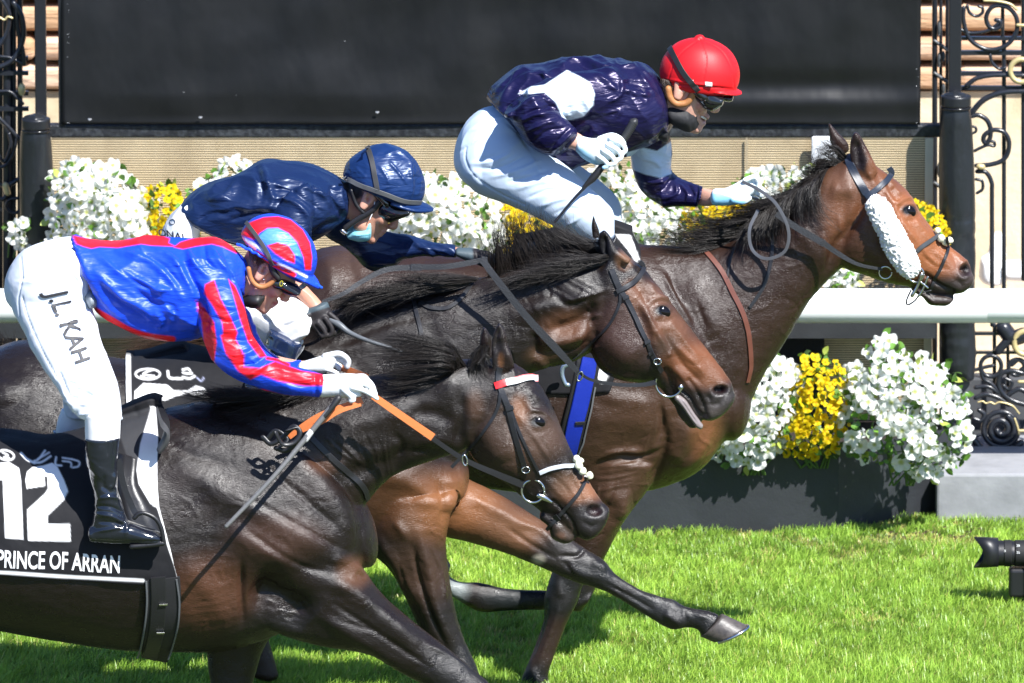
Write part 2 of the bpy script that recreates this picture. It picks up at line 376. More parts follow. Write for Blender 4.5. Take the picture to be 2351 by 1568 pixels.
# the wide screen of horizontal wires below the banner
def screen():
    Y = 4.985; S = thing('mesh_screen', 'beige screen of fine horizontal wires under the black banner', 'screen', loc=(0, Y, 0))
    x0, x1 = P(118, 400, Y)[0], P(2142, 400, Y)[0]; zt, zb = P(0, 316, Y)[2], P(0, 1010, Y)[2]
    mw = None; mb = mat('backing', (.80, .66, .42), .8, mottle=(7, (.56, .45, .28), .9, (1, 1, .45)))
    bk = mesh_obj('backing_board', *box(x0, x1, Y + .012, Y + .03, zb, zt), mb, smooth=False); place(bk, S)
    md = mat('brown wire', (.20, .145, .08), .8)
    parts = []; z = zb
    while z < zt:
        parts.append(box(x0, x1, Y + .0095, Y + .0112, z, z + .0030)); z += .0088
    place(mesh_obj('wire_mesh', *join(parts), md, smooth=False), S)
    fr = mesh_obj('edge_strip', *box(x1 - .03, x1, Y - .01, Y - .003, zb, zt), mat('pale strip', (.62, .56, .42), .6), smooth=False); place(fr, S)
    fr = mesh_obj('edge_strip', *box(P(1712, 400, Y)[0], P(1716, 400, Y)[0], Y - .008, Y - .003, zb, zt), mat('seam', (.28, .23, .15), .6), smooth=False); place(fr, S)
    # white board seen behind the far horse's ears
    o = mesh_obj('white_board', *box(P(1862, 400, Y)[0], P(1922, 400, Y)[0], Y - .05, Y - .03, P(0, 520, Y)[2], P(0, 308, Y)[2]), mat('white board', (.7, .72, .75), .5), smooth=False)
    bv = o.modifiers.new('b', 'BEVEL'); bv.width = .008; bv.segments = 2
    tag(o, 'narrow white post standing against the beige screen behind the bay horse\'s ears', 'post')
    # added black panel in place of the dark shade below the rail
    o = mesh_obj('rail_shade_panel', *box(P(1500, 800, 5.0)[0], P(1892, 800, 5.0)[0], 4.965, 4.99, P(0, 1000, 5.0)[2], P(0, 742, 4.99)[2]), mat('shade black', (.008, .009, .012), .8, bumps=((20, .5, .02, 3),)), smooth=False)
    bv = o.modifiers.new('b', 'BEVEL'); bv.width = .01; bv.segments = 2
    tag(o, 'black cloth covered panel below the white rail behind the flowers', 'panel')
screen()
# banner
def banner():
    Y = 4.98; Bn = thing('black_banner', 'large plain black banner stretched across the fence behind the riders', 'banner', loc=(0, Y, 1.2))
    x0, x1 = P(141, 100, Y)[0], P(2114, 100, Y)[0]; z0, z1 = P(0, 286, Y)[2], P(0, -260, Y)[2]
    nx, nz = 220, 70; X, Z = np.meshgrid(np.linspace(x0, x1, nx), np.linspace(z0, z1, nz)); V = np.stack([X, np.full_like(X, Y), Z], -1).reshape(-1, 3)
    h = (V[:, 2] - z0)
    U = proj(V)
    dy = .05 * (fbm(V * [.8, 1, 1.6], 1.3, 3) - .5) + .018 * (fbm(V * [2, 1, .5], 2.2, 3) - .5)
    dy += .014 * np.exp(-((U[:, 1] - 195) / 26) ** 2) * np.exp(-((U[:, 0] - 1880) / 230) ** 2) - .012 * np.exp(-((U[:, 1] - 240) / 20) ** 2) * np.exp(-((U[:, 0] - 1800) / 330) ** 2)
    dy -= .008 * np.exp(-(h / .02) ** 2) + .006 * np.sin(V[:, 0] * 9) * np.exp(-(h / .08))
    V[:, 1] += dy * np.clip(h * 9, .25, 1)
    g = np.arange(nx * nz).reshape(nz, nx); F = np.stack([g[:-1, :-1], g[:-1, 1:], g[1:, 1:], g[1:, :-1]], -1).reshape(-1, 4)
    m = mat('banner vinyl', (.0044, .0048, .0056), .5, spec=.4, mottle=(3, (.0055, .0059, .0068), .8), bumps=((5, .18, .05, 3, (1, 1, .6)), (400, .15, .001, 2)), rvar=(4, .46, .56))
    o = mesh_obj('cloth', V, F, m); sm = o.modifiers.new('s', 'SOLIDIFY'); sm.thickness = .004; place(o, Bn)
    pp = []
    for (u, v) in ((206, 349 / 1.275), (460, 343 / 1.275), (866, 328 / 1.275)): pp.append(ball(u, v, Y - .02, .006, 1.3, .4, .7, n=5))
    for k in range(26):
        pp.append(ball(random.choice([155, 158, 2108, 2104, random.uniform(150, 2100)]), random.choice([random.uniform(5, 280), 282]), Y - .024, random.uniform(.0008, .0022), random.uniform(.6, 2), .3, .6, n=4))
    many('eyelet', pp[:3], mat('metal specks', (.6, .6, .62), .3, metal=.6), Bn); many('paint_fleck', pp[3:], bpy.data.materials['metal specks'], Bn)
    pipe = box(x0 - .05, x1 + .09, Y + .01, Y + .06, P(0, 317, Y)[2], P(0, 288, Y)[2])
    o = mesh_obj('bottom_rail', *pipe, mat('grimy black rail', (.012, .013, .016), .42, mottle=(60, (.08, .09, .1), .35), bumps=((50, .6, .006, 4),)), smooth=False); bv = o.modifiers.new('b', 'BEVEL'); bv.width = .006; bv.segments = 2; place(o, Bn)
    o = mesh_obj('frame_upright', *box(x0 - .012, x0 + .012, Y + .01, Y + .05, z0 - .01, z1), M_black, smooth=False); place(o, Bn)
banner()
# fence posts with padding
def post(u0, u1, pu0, pu1, ptop, pbot, label, wrinkle):
    Y = 4.86; Pz = thing('padded_fence_post', label, 'post', loc=(P((u0 + u1) / 2, 300, Y)[0], Y, 0))
    a, b = P(u0, 100, Y + .06), P(u1, 100, Y + .06)
    o = mesh_obj('square_post', *box(a[0], b[0], Y + .04, Y + .09, 0.02, 2.9), M_black, smooth=False); bv = o.modifiers.new('b', 'BEVEL'); bv.width = .004; bv.segments = 2; place(o, Pz)
    o = mesh_obj('ground_post', *box(P(pu0 + 12, 0, Y)[0], P(pu1 - 8, 0, Y)[0], Y + .02, Y + .10, 0, 1.2), mat('grey steel', (.07, .075, .085), .5, bumps=((30, .3, .004, 4),)), smooth=False); place(o, Pz)
    st = []
    n = 14
    for k in range(n + 1):
        t = k / n; v = ptop + (pbot - ptop) * t; f = .8 if k == 0 else (1 + .03 * math.sin(t * 9 + u0))
        if k == n: f = .86
        c = (pu0 + pu1) / 2 - 8 * (1 - t) ** 2; r = (pu1 - pu0) / 2 * f * (.86 + .14 * min(1, t * 6))
        st.append((c - r, v, c + r, v, .055 * f))
    o = mesh_obj('padding', *loft(st, Y, ns=36, cap=.25), M_vinyl); V = getV(o.data); N = getN(o.data); U = proj(V)
    d = .004 * (fbm(V * [1, 1, .35], 12) - .5) + .003 * np.exp(-((U[:, 0] - (pu0 + 30)) / 5) ** 2) * np.clip(1 - (U[:, 1] - ptop) / 300, 0, 1)
    if wrinkle: d += np.where((U[:, 1] > 520), .009 * (fbm(V * [1.2, 1, 3], 16) - .5), 0) - .004 * np.exp(-((U[:, 1] - 502) / 3) ** 2)
    setV(o.data, V + N * d[:, None]); place(o, Pz)
    c = (pu0 + pu1) / 2 - 6
    rr = (pu1 - pu0) * .43
    place(mesh_obj('strap', *loft([(c - rr, ptop + 2, c + rr, ptop + 2, .052), (c - rr, ptop + 24, c + rr, ptop + 24, .052)], Y - .004, cap=.1), M_black), Pz)
    place(mesh_obj('cable_tie', *loft([(c - rr - 1, ptop + 27, c + rr + 1, ptop + 27, .053), (c - rr - 1, ptop + 31, c + rr + 1, ptop + 31, .053)], Y - .004, cap=.1), mat('tie', (.01, .01, .012), .2)), Pz)
post(80, 106, 50, 127, 270, 860, 'black padded fence post at the left end of the banner, white flowers beside it', False)
post(2178, 2207, 2160, 2241, 218, 868, 'black padded fence post at the right end of the banner behind the bay horse\'s nose', True)
# wrought iron fence
def ring(u, v, r, Y, rad, a0=0, a1=360):
    return tubeP([(u + r * math.cos(R(a)), v + r * math.sin(R(a)), Y) for a in np.linspace(a0, a1, 17)], rad=rad, ns=8)
def spiral(u, v, r0, turns, a0, Y, rad, grow=.55):
    pts = []; n = int(14 * turns)
    for k in range(n + 1):
        t = k / n; a = R(a0) + t * turns * 2 * math.pi; r = r0 * (1 - grow * t)
        pts.append((u + r * math.cos(a), v + r * math.sin(a), Y))
    return tubeP(pts, rad=rad, ns=8)
def path(fr, pts, Y, rad): return tubeP([(a, b, Y) for a, b in q(fr, *pts)], rad=rad, ns=8)
def fence_right():
    bk = mesh_obj('dark_wall_base', *box(P(2200, 0, 5.3)[0], 4.2, 5.3, 5.4, .02, P(0, 868, 5.3)[2]), mat('dark grey wall', (.045, .048, .055), .7, mottle=(6, (.07, .075, .08), .8)), smooth=False); bv = bk.modifiers.new('b', 'BEVEL'); bv.width = .008; bv.segments = 2; tag(bk, 'low dark grey wall behind the bottom scrolls of the right fence', 'wall')
    Y = 5.02; F = thing('iron_fence_panel', 'black wrought iron fence with scrolls and gilded rings right of the banner', 'fence', 'wrought iron fence panels', loc=(P(2280, 400, Y)[0], Y, 0))
    bars = []
    def bar(u, v0, v1, r=.008): bars.append(tubeP([(u, v0, Y + .01), (u, v1, Y + .01)], rad=r, ns=10))
    bar(2305, 90, 640); bar(2350, -260, 640, .009); bar(2302, -260, 84, .007); bar(2396, -260, 1040); bar(2440, -260, 1040); bar(2278, 520, 640, .008)
    bar(2283, 745, 900, .007); bar(2314, 745, 900, .006); bar(2365, 745, 1040, .008)
    bar(2278, 640, 746); bar(2305, 640, 746)
    many('upright', bars, M_iron, F)
    ho = [box(P(2205, 0, Y)[0], P(2500, 0, Y)[0], Y - .008, Y + .012, P(0, v + h, Y)[2], P(0, v, Y)[2]) for v, h in ((84, 8), (116, 10), (164, 9), (197, 9), (762, 7), (806, 6))]
    many('crossbar', ho, M_iron, F, False)
    o = mesh_obj('bottom_beam', *box(P(2208, 0, Y)[0], P(2500, 0, Y)[0], Y - .02, Y + .05, P(0, 1080, Y)[2], P(0, 1046, Y)[2]), M_black, smooth=False); place(o, F)
    y = Y - .015; sc = []
    sc.append(path('Q', [(430, 80), (425, 200), (480, 380), (600, 480), (740, 505), (880, 450), (965, 330), (970, 190), (900, 90), (800, 55), (710, 80), (660, 170), (680, 260), (740, 295), (800, 270), (800, 215), (760, 205)], y, .0085))
    sc.append(path('Q', [(465, 60), (490, 130), (560, 165), (620, 130), (620, 80), (585, 65)], y, .006))
    sc.append(path('Q', [(400, 300), (480, 335), (600, 330), (700, 300), (780, 240)], y, .006))
    sc.append(path('Q', [(460, 870), (560, 800), (700, 770), (860, 765), (1045, 770)], y, .009))
    sc.append(path('Q', [(700, 560), (720, 640), (790, 700), (850, 690)], y, .006))
    sc.append(path('Q', [(510, 1150), (620, 1030), (760, 960), (900, 935), (1100, 930)], y, .011))
    sc.append(path('Q', [(510, 1185), (580, 1175), (660, 1220), (700, 1300), (700, 1400), (660, 1460), (630, 1430), (650, 1370), (740, 1325), (840, 1350), (890, 1440), (880, 1560), (820, 1640), (700, 1680), (560, 1690)], y, .009))
    sc.append(path('Q', [(540, 1540), (620, 1500), (680, 1480), (740, 1490), (740, 1450), (700, 1440)], y, .006))
    sc.append(path('Q', [(510, 1290), (550, 1300), (555, 1340), (520, 1360)], y, .005))
    sc.append(path('M', [(545, 875), (590, 880), (618, 930), (620, 1000), (620, 1440)], y, .0085))
    sc.append(path('M', [(540, 915), (570, 925), (572, 965), (545, 985)], y, .006))
    # lower panel
    sc.append(path('S', [(290, 365), (360, 345), (410, 335)], y, .007))
    sc.append(ring(*q('S', (398, 338))[0], 24, y, .008)); sc.append(ring(*q('S', (545, 345))[0], 18, y, .008))
    sc.append(path('S', [(340, 360), (355, 410), (400, 440), (450, 490)], y, .008))
    sc.append(path('S', [(580, 380), (520, 365), (460, 380), (440, 440), (470, 500), (530, 540), (600, 560)], y, .010))
    sc.append(path('S', [(310, 520), (370, 500), (440, 520), (500, 560)], y, .009)); sc.append(path('S', [(310, 460), (380, 455), (440, 490)], y, .008))
    sc.append(spiral(*q('S', (455, 700))[0], 34, 1.6, -60, y, .0125, .72))
    sc.append(path('S', [(300, 760), (340, 810), (420, 845), (500, 830), (570, 780)], y, .014))
    sc.append(path('S', [(300, 640), (340, 650), (360, 615), (330, 590)], y, .009)); sc.append(path('S', [(300, 740), (360, 730)], y, .006))
    sc += [ring(*q('S', (455, 700))[0], 40, y, .010), path('S', [(440, 250), (500, 190), (580, 170)], y, .016), path('S', [(470, 120), (520, 175), (590, 160)], y + .01, .03), path('S', [(500, 500), (560, 470), (620, 500)], y, .010), path('S', [(480, 410), (520, 430), (500, 470), (470, 450)], y, .007), path('S', [(520, 330), (560, 300), (600, 330), (570, 360)], y, .008)]
    many('scroll', sc, M_iron, F)
    gd = [ring(*q('Q', (1020, 720))[0], 26, y - .012, .010), path('Q', [(640, 5), (760, 10), (900, 40), (970, 95)], y - .01, .005),
          path('S', [(325, 545), (350, 540), (370, 552), (395, 545), (420, 556), (450, 545), (520, 565), (560, 610)], y - .008, .0032),
          ring(*q('S', (600, 205))[0], 27, y - .01, .011), path('M', [(556, 850), (570, 852)], y - .012, .012), path('S', [(535, 640), (552, 690), (560, 730)], y - .01, .004),
          path('Q', [(980, 255), (1045, 258)], y - .01, .006), path('S', [(560, 428), (600, 428)], y - .01, .006), path('S', [(560, 710), (600, 710)], y - .01, .006)]
    many('gilded_ornament', gd, M_gold, F)
    return F
fence_right()
def fence_left():
    Y = 5.02; F = thing('iron_fence_panel', 'black wrought iron fence with curled scrolls left of the banner', 'fence', 'wrought iron fence panels', loc=(P(20, 400, Y)[0], Y, 0))
    bars = [tubeP([(u, -260, Y + .02), (u, 1200, Y + .02)], rad=r, ns=10) for u, r in ((17, .018), (32, .008), (46, .010), (-40, .012), (-90, .012))]
    many('upright', bars, M_iron, F)
    ho = [box(P(-150, 0, Y)[0], P(64, 0, Y)[0], Y - .01, Y + .012, P(0, v + 9, Y)[2], P(0, v, Y)[2]) for v in (129, 163, 209, 245)]
    many('crossbar', ho, M_iron, F, False)
    y = Y - .02; sc = [path('O', [(90, 20), (140, 100), (155, 230), (120, 340), (60, 410), (-20, 445)], y, .010),
        path('O', [(15, 0), (60, 90), (50, 200), (10, 280), (-30, 320)], y, .008),
        path('O', [(-20, 600), (60, 600), (110, 640), (150, 680)], y, .006), path('O', [(0, 370), (70, 380), (150, 420)], y, .006),
        path('O', [(-10, 770), (60, 840), (140, 930)], y, .008), path('O', [(-20, 1010), (30, 1060), (70, 960), (60, 880)], y, .007),
        path('O', [(-10, 1100), (40, 1080), (90, 1000), (110, 900)], y, .006), path('O', [(130, 1170), (60, 1220), (30, 1300), (-20, 1300)], y, .009),
        path('O', [(120, 1300), (60, 1310), (40, 1360), (90, 1400), (130, 1380)], y, .006), path('O', [(-20, 1200), (50, 1230)], y, .007),
        path('O', [(110, 60), (120, 200), (150, 330), (160, 420)], y, .008)]
    many('scroll', sc, M_iron, F)
    g = [path('O', [(0, 115), (30, 130), (50, 110), (80, 118)], y - .01, .004), ball(50, 205, y - .01, .016, .9, .7, 1.5, n=8), path('O', [(35, 1215), (50, 1265)], y - .012, .012)]
    many('gilded_ornament', g, M_gold, F)
fence_left()
# ornate post innards behind the right post and left gap
def lattice(u0, label, vs):
    Y = 5.12; F = thing('iron_lattice_column', label, 'column', 'iron lattice columns', loc=(P(u0, 0, Y)[0], Y, 0))
    b = [tubeP([(u0 + d, -260, Y), (u0 + d, 1000, Y)], rad=r, ns=10) for d, r in ((0, .010), (14, .006), (30, .009))]
    many('upright', b, M_iron, F)
    c = []
    for v in vs: c.append(tubeP([(u0, v, Y - .01), (u0 + 32, v + 22, Y - .01)], rad=.007, ns=8)); c.append(ball(u0 + 20, v + 35, Y - .02, .010, .7, .7, 2.0, n=8)); c.append(ball(u0 + 10, v - 30, Y - .02, .012, .6, .7, 2.4, n=8))
    many('brace', c, mat('worn iron', (.06, .065, .07), .4, bumps=((60, .4, .003, 3),)), F)
lattice(2146, 'open iron lattice column just left of the right padded post', (94, 168, 420, 560))
lattice(2, 'open iron lattice column behind the left iron fence panel', (90, 280, 480))
# rail
def rail():
    Y = 4.52; r = .063; z = P(0, 702, Y)[2]
    T = thing('running_rail', 'long white plastic running rail crossing behind the horses', 'rail', loc=(0, Y, z))
    V, F = tube3([(-6, 0, z * 0), (P(2266, 700, Y)[0] - .004, 0, 0)], r, ns=48, n=12); o = mesh_obj('rail_tube', V, F, mat('white rail plastic', (.80, .82, .80), .3, mottle=(9, (.66, .70, .66), .5, (.3, 1, 3)), bumps=((30, .1, .002, 3),)), T)
    V, F = tube3([(P(2266, 700, Y)[0] + .004, 0, 0), (6, 0, 0)], r, ns=48, n=12); o2 = mesh_obj('rail_tube', V, F, o.data.materials[0], T)
    for x in (-2.9, -.3, 2.4):
        mesh_obj('rail_bracket', *tube3([(x, 0, -.05), (x, .10, -.14), (x, .33, -.3), (x, .36, -z)], .018, ns=12), mat('white bracket', (.7, .72, .7), .4), T)
rail()
# planter
def planter():
    Pn = thing('flower_planter', 'long dark grey planter box standing on the grass below the flowers', 'planter', loc=(0, 4.5, 0))
    m = mat('charcoal board', (.020, .022, .026), .5, mottle=(7, (.029, .032, .037), .7), bumps=((6, .25, .02, 4), (120, .3, .002, 3)))
    p0, p1, p2 = PZ(400, 1258), PZ(1925, 1222), PZ(2156, 1178)
    p3 = PZ(2160, 1160)
    h = .31; V = []; F = []
    base = [p0 - [1.5, -.03, 0], p1, p2, p2 + [.0, .12, 0]]
    for p in base: V += [(p[0], p[1], -.02), (p[0], p[1], h)]
    V[5] = (p2[0] + .07, p2[1] + .03, h); V[7] = (p2[0] + .08, p2[1] + .14, h)
    for k in range(3): F.append((2 * k, 2 * k + 2, 2 * k + 3, 2 * k + 1))
    o = mesh_obj('front_board', V, F, m, smooth=False); so_ = o.modifiers.new('s', 'SOLIDIFY'); so_.thickness = .02; place(o, Pn)
    b = [p0 - [1.5, -.05, 0], p1 + [0, .03, 0], p2 + [.02, .1, 0], np.array([p2[0] + .0, 5.0, 0]), np.array([-5, 5.0, 0])]
    o = mesh_obj('potting_soil', [(p[0], p[1], h - .03) for p in b], [tuple(range(5))], mat('potting soil', (.02, .014, .01), .95), smooth=False); place(o, Pn)
    pp = [ball(*q('L', c)[0], 0, .004, n=5) for c in ()]
    # screw heads
    s = []
    for fr, c in (('L', (520, 893)), ('K', (2095, 300))):
        u, v = q(fr, c)[0]; Yp = p1[1] - .004; s.append(ball(u, v, Yp, .006, 1, .3, 1, n=6))
    many('screw_head', s, M_black, Pn)
    KY = PZ(2200, 1198)[1]
    kb = mesh_obj('concrete_kerb', *box(P(2158, 0, KY)[0], 6, KY, 5.2, -.05, P(0, 1088, KY)[2]), mat('grey concrete', (.26, .265, .28), .8, mottle=(9, (.19, .195, .205), .8), bumps=((12, .4, .01, 5), (3, .3, .03, 2))), smooth=False)
    bv = kb.modifiers.new('b', 'BEVEL'); bv.width = .01; bv.segments = 2
    tag(kb, 'light grey concrete kerb under the right iron fence', 'kerb')
    up = mesh_obj('raised_planter', *box(P(-200, 0, 4.9)[0], P(2150, 0, 4.9)[0], 4.72, 4.96, P(0, 760, 4.85)[2], P(0, 678, 4.85)[2]), m, smooth=False)
    tag(up, 'dark raised planter trough behind the white rail holding the upper flowers', 'planter')
planter()
# white folded things behind the fence at right, greenery left out
wc = thing('white_chair', 'white rounded plastic chairs behind the right iron fence', 'chair', loc=(P(2290, 620, 6.2)[0], 6.2, 0))
mwc = mat('white plastic', (.75, .77, .78), .4)
place(fuse('chair_back', [loft(q4('M', (560, 1320, 600, 1320, .06), (550, 1420, 690, 1425, .08)), 6.2), ball(*q('M', (650, 1290))[0], 6.25, .06, .6, .6, 1.5)], .01, 6, mwc), wc)
place(mesh_obj('chair_seat', *loft(q4('M', (700, 1335, 690, 1425, .1), (784, 1335, 790, 1430, .1)), 6.2), mwc), wc)
# ------------------------------------------------------------------ flowers
def petunia_mesh(name, petals, rad, colr, ccol, ruffle, cup, cr):
    V = []; C = []; nr, na = 6, petals * 6
    for i in range(nr):
        t = i / (nr - 1)
        for j in range(na):
            a = 2 * math.pi * j / na; lobe = abs(math.cos(a * petals / 2)) ** .5
            r = rad * t * (1 - .13 * (1 - lobe) * t ** 2)
            z = cup * t ** .6 - .25 * cup * t * t + ruffle * t * t * math.sin(a * petals + 1.3) + ruffle * .6 * t * math.sin(2 * a + .7)
            V.append((r * math.cos(a) + (0), r * math.sin(a), z)); f = min(1, max(0, (t - cr) / .15)); C.append(np.array(ccol) * (1 - f) + np.array(colr) * f)
    F = [tuple(x) for x in tube_faces(nr, na)]
    # back tube
    return np.array(V), F, np.array(C)
def mk(name, args, m):
    V, F, C = petunia_mesh(name, *args); me = bpy.data.meshes.new(name); me.from_pydata(V.tolist(), [], F); me.update()
    me.polygons.foreach_set('use_smooth', [True] * len(F)); set_col(me, C); me.materials.append(m); return me
m_pet = mat('petals', None, .55, spec=.25)
_nt = m_pet.node_tree; _b = _nt.nodes['Principled BSDF']; _tr = _nt.nodes.new('ShaderNodeBsdfTranslucent'); _mx = _nt.nodes.new('ShaderNodeMixShader'); _mx.inputs[0].default_value = .5
_nt.links.new(_nt.nodes['Attribute'].outputs[0], _tr.inputs[0]); _nt.links.new(_b.outputs[0], _mx.inputs[1]); _nt.links.new(_tr.outputs[0], _mx.inputs[2]); _nt.links.new(_mx.outputs[0], _nt.nodes['Material Output'].inputs[0])
white = [mk('blossom', (5, r, (.88, .89, .86), (.50, .55, .12), ru, cu, .16), m_pet) for r, ru, cu in ((.030, .006, .009), (.026, .008, .012), (.033, .007, .007))]
yell = [mk('blossom', (5, r, (.82, .60, .01), (.66, .36, .005), ru, cu, .2), m_pet) for r, ru, cu in ((.020, .003, .004), (.017, .004, .006))]
m_leaf = mat('leaves', None, .45)
def bush(label, kind, reg, Y, n, leaf=160, depth=.10, leafy=0.0, seed=0, hang=0, group=None):
    rr = random.Random(seed); poly = np.array(reg, float)
    c = poly.mean(0); base = P(c[0], poly[:, 1].max(), Y)
    T = thing('flowering_plant', label, 'flowers', group, loc=tuple(base))
    n = min(100, int(n * 1.5)); pts = []; tries = 0; lo, hi = poly.min(0), poly.max(0); md = 22 if kind == 'w' else 16
    while len(pts) < n and tries < 6000:
        tries += 1; p = (rr.uniform(lo[0], hi[0]), rr.uniform(lo[1], hi[1]))
        sdv = poly_sd(np.array([p]), poly)[0]
        if sdv > 4: continue
        if vnoise(np.array([[p[0] / 40 + seed, p[1] / 40, seed]]), 1)[0] < leafy: continue
        if any((p[0] - a[0]) ** 2 + (p[1] - a[1]) ** 2 < md * md * (.75 + .4 * (tries < 2500)) for a in pts): continue
        pts.append((p[0], p[1], sdv))
    first = None
    for u, v, sdv in pts:
        inn = min(1, max(0, -sdv / 60)); y = Y - depth * inn ** .6 + rr.uniform(-.015, .02)
        me = rr.choice(white if kind == 'w' else yell); o = bpy.data.objects.new('blossom', me); COL.objects.link(o); o.parent = T
        o.location = Vector(P(u, v, y)) - Vector(base)
        cx = (u - c[0]) / max(30, hi[0] - lo[0]) * 2; cz = -(v - c[1]) / max(30, hi[1] - lo[1]) * 2
        nrm = Vector((cx * .8 + rr.gauss(0, .45), -.9, cz * .45 + .30 + rr.gauss(0, .4))).normalized()
        o.rotation_mode = 'QUATERNION'; o.rotation_quaternion = nrm.to_track_quat('Z', 'Y') @ Matrix.Rotation(rr.uniform(0, 6.28), 3, 'Z').to_quaternion()
        s = rr.uniform(.8, 1.12); o.scale = (s, s, s)
    V = []; F = []; C = []
    k = 0
    while k < leaf:
        p = (rr.uniform(lo[0] - 8, hi[0] + 8), rr.uniform(lo[1] - 8, hi[1] + 8)); sdv = poly_sd(np.array([p]), poly)[0]
        if sdv > 9: continue
        k += 1; inn = min(1, max(0, -sdv / 60)); y = Y - (depth - .012) * inn ** .6 + rr.uniform(-.01, .045)
        ctr = Vector(P(p[0], p[1], y)); d = Vector((rr.gauss(0, 1), rr.gauss(-.5, .6), rr.gauss(.3, .8))).normalized(); s = d.cross(Vector((rr.gauss(0, 1), rr.gauss(-1, .5), rr.gauss(.5, .5)))).normalized()
        nn = d.cross(s); ln = rr.uniform(.022, .042); wd = ln * .36; b = len(V)
        for t, ww in ((0, .1), (.25, .8), (.55, 1), (.8, .6), (1, .05)):
            m_ = ctr + d * ln * t - nn * (ln * .25 * t * t)
            V += [tuple(m_ - s * wd * ww + nn * wd * ww * .25), tuple(m_), tuple(m_ + s * wd * ww + nn * wd * ww * .25)]
        for i in range(4):
            for j in range(2): a = b + i * 3 + j; F.append((a, a + 1, a + 4, a + 3))
        col = np.array([.075, .17, .018]) * rr.uniform(.45, 1.5) if rr.random() > .12 else np.array([.28, .34, .06]); C += [col] * 15
    V = np.array(V)
    place(mesh_obj('foliage', V, F, m_leaf, col=np.array(C)), T)
    # stems down into the box
    s = [tube3([base + [rr.uniform(-.05, .05), .05, -.05], base + [rr.uniform(-.12, .12), .03, .08], np.array(P(*pts[i][:2], Y)) + [0, .02, 0]], [.004, .003, .002], ns=5) for i in range(0, len(pts), max(1, len(pts) // 10))] if pts else []
    if s: place(mesh_obj('stems', *join(s), mat('stem', (.06, .12, .02), .6)), T)
GL, GU = 'flowers in the lower planter', 'flowers in the raised planter behind the rail'
bush('white petunias spilling over the planter right beside the bay horse\'s chest', 'w', [(1770, 818), (1830, 850), (1838, 930), (1810, 985), (1780, 1025), (1740, 1060), (1680, 1065), (1630, 1045), (1600, 1000), (1650, 900), (1700, 850)], 4.27, 62, 170, group=GL, seed=1)
bush('yellow flowers between the two clumps of white petunias in the lower planter', 'y', [(1835, 826), (1880, 815), (1925, 840), (1965, 885), (1970, 940), (1935, 985), (1915, 1040), (1860, 1050), (1780, 1030), (1770, 980), (1800, 950), (1815, 880)], 4.29, 95, 170, group=GL, seed=2)
bush('white petunias with much green foliage at the right end of the lower planter', 'w', [(2020, 775), (2070, 800), (2130, 830), (2200, 860), (2215, 940), (2222, 985), (2205, 1050), (2150, 1090), (2100, 1085), (2010, 1055), (1935, 1030), (1925, 960), (1935, 880), (1950, 850), (1985, 830)], 4.27, 100, 460, group=GL, seed=3, leafy=.38, depth=.15)
bush('white petunia clump standing beside the left padded post', 'w', [(150, 372), (220, 385), (260, 375), (300, 420), (345, 470), (352, 540), (330, 570), (230, 600), (120, 600), (118, 420)], 4.74, 88, 200, group=GU, seed=4)
bush('yellow flower clump right of the white petunias behind the left rider\'s back', 'y', [(370, 425), (405, 435), (425, 465), (450, 445), (470, 500), (430, 565), (335, 555), (305, 500), (325, 450)], 4.76, 60, 90, group=GU, seed=5)
bush('small white petunias showing above the dark blue jacket', 'w', [(485, 405), (520, 380), (575, 375), (590, 420), (560, 470), (480, 470), (430, 470)], 4.76, 12, 40, group=GU, seed=6)
bush('white petunias between the blue helmet and the leading rider\'s seat', 'w', [(950, 420), (1000, 400), (1050, 415), (1100, 440), (1160, 500), (1180, 560), (1150, 590), (1060, 590), (960, 570), (890, 540), (900, 470)], 4.76, 74, 190, group=GU, seed=7, leafy=.22)
bush('yellow flowers seen through the middle horse\'s flying mane', 'y', [(1160, 480), (1210, 470), (1255, 500), (1280, 560), (1240, 600), (1150, 600), (1140, 540)], 4.78, 48, 60, group=GU, seed=8)
bush('small yellow tuft beside the face mask of the middle rider', 'y', [(880, 520), (905, 505), (915, 560), (890, 575)], 4.77, 8, 8, group=GU, seed=28)
bush('white petunias between the leading rider\'s arm and the mane', 'w', [(1330, 395), (1380, 400), (1440, 390), (1500, 430), (1560, 450), (1570, 560), (1480, 600), (1380, 590), (1330, 500)], 4.76, 84, 260, group=GU, seed=9, leafy=.30)
bush('yellow flowers right below the leading rider\'s outstretched cuff', 'y', [(1560, 470), (1640, 465), (1720, 455), (1760, 480), (1700, 520), (1560, 540)], 4.77, 46, 50, group=GU, seed=10)
bush('leafy green plant with few white petunias behind the bay horse\'s crest', 'w', [(1720, 405), (1780, 395), (1850, 390), (1870, 430), (1850, 480), (1780, 510), (1710, 480), (1700, 430)], 4.77, 22, 160, group=GU, seed=11, leafy=.3)
bush('yellow flowers in front of the bay horse\'s forehead', 'y', [(2090, 460), (2130, 475), (2160, 505), (2175, 560), (2130, 600), (2060, 560), (2060, 470)], 4.80, 34, 50, group=GU, seed=12)
bush('white petunias below the bay horse\'s throat above the rail', 'w', [(1880, 620), (1950, 612), (1960, 650), (1920, 665), (1870, 660)], 4.66, 9, 30, group=GU, seed=13, depth=.03)
bush('few white blossoms left of the left padded post', 'w', [(28, 520), (50, 505), (55, 560), (35, 565)], 4.80, 5, 10, group=GU, seed=14, depth=.02)
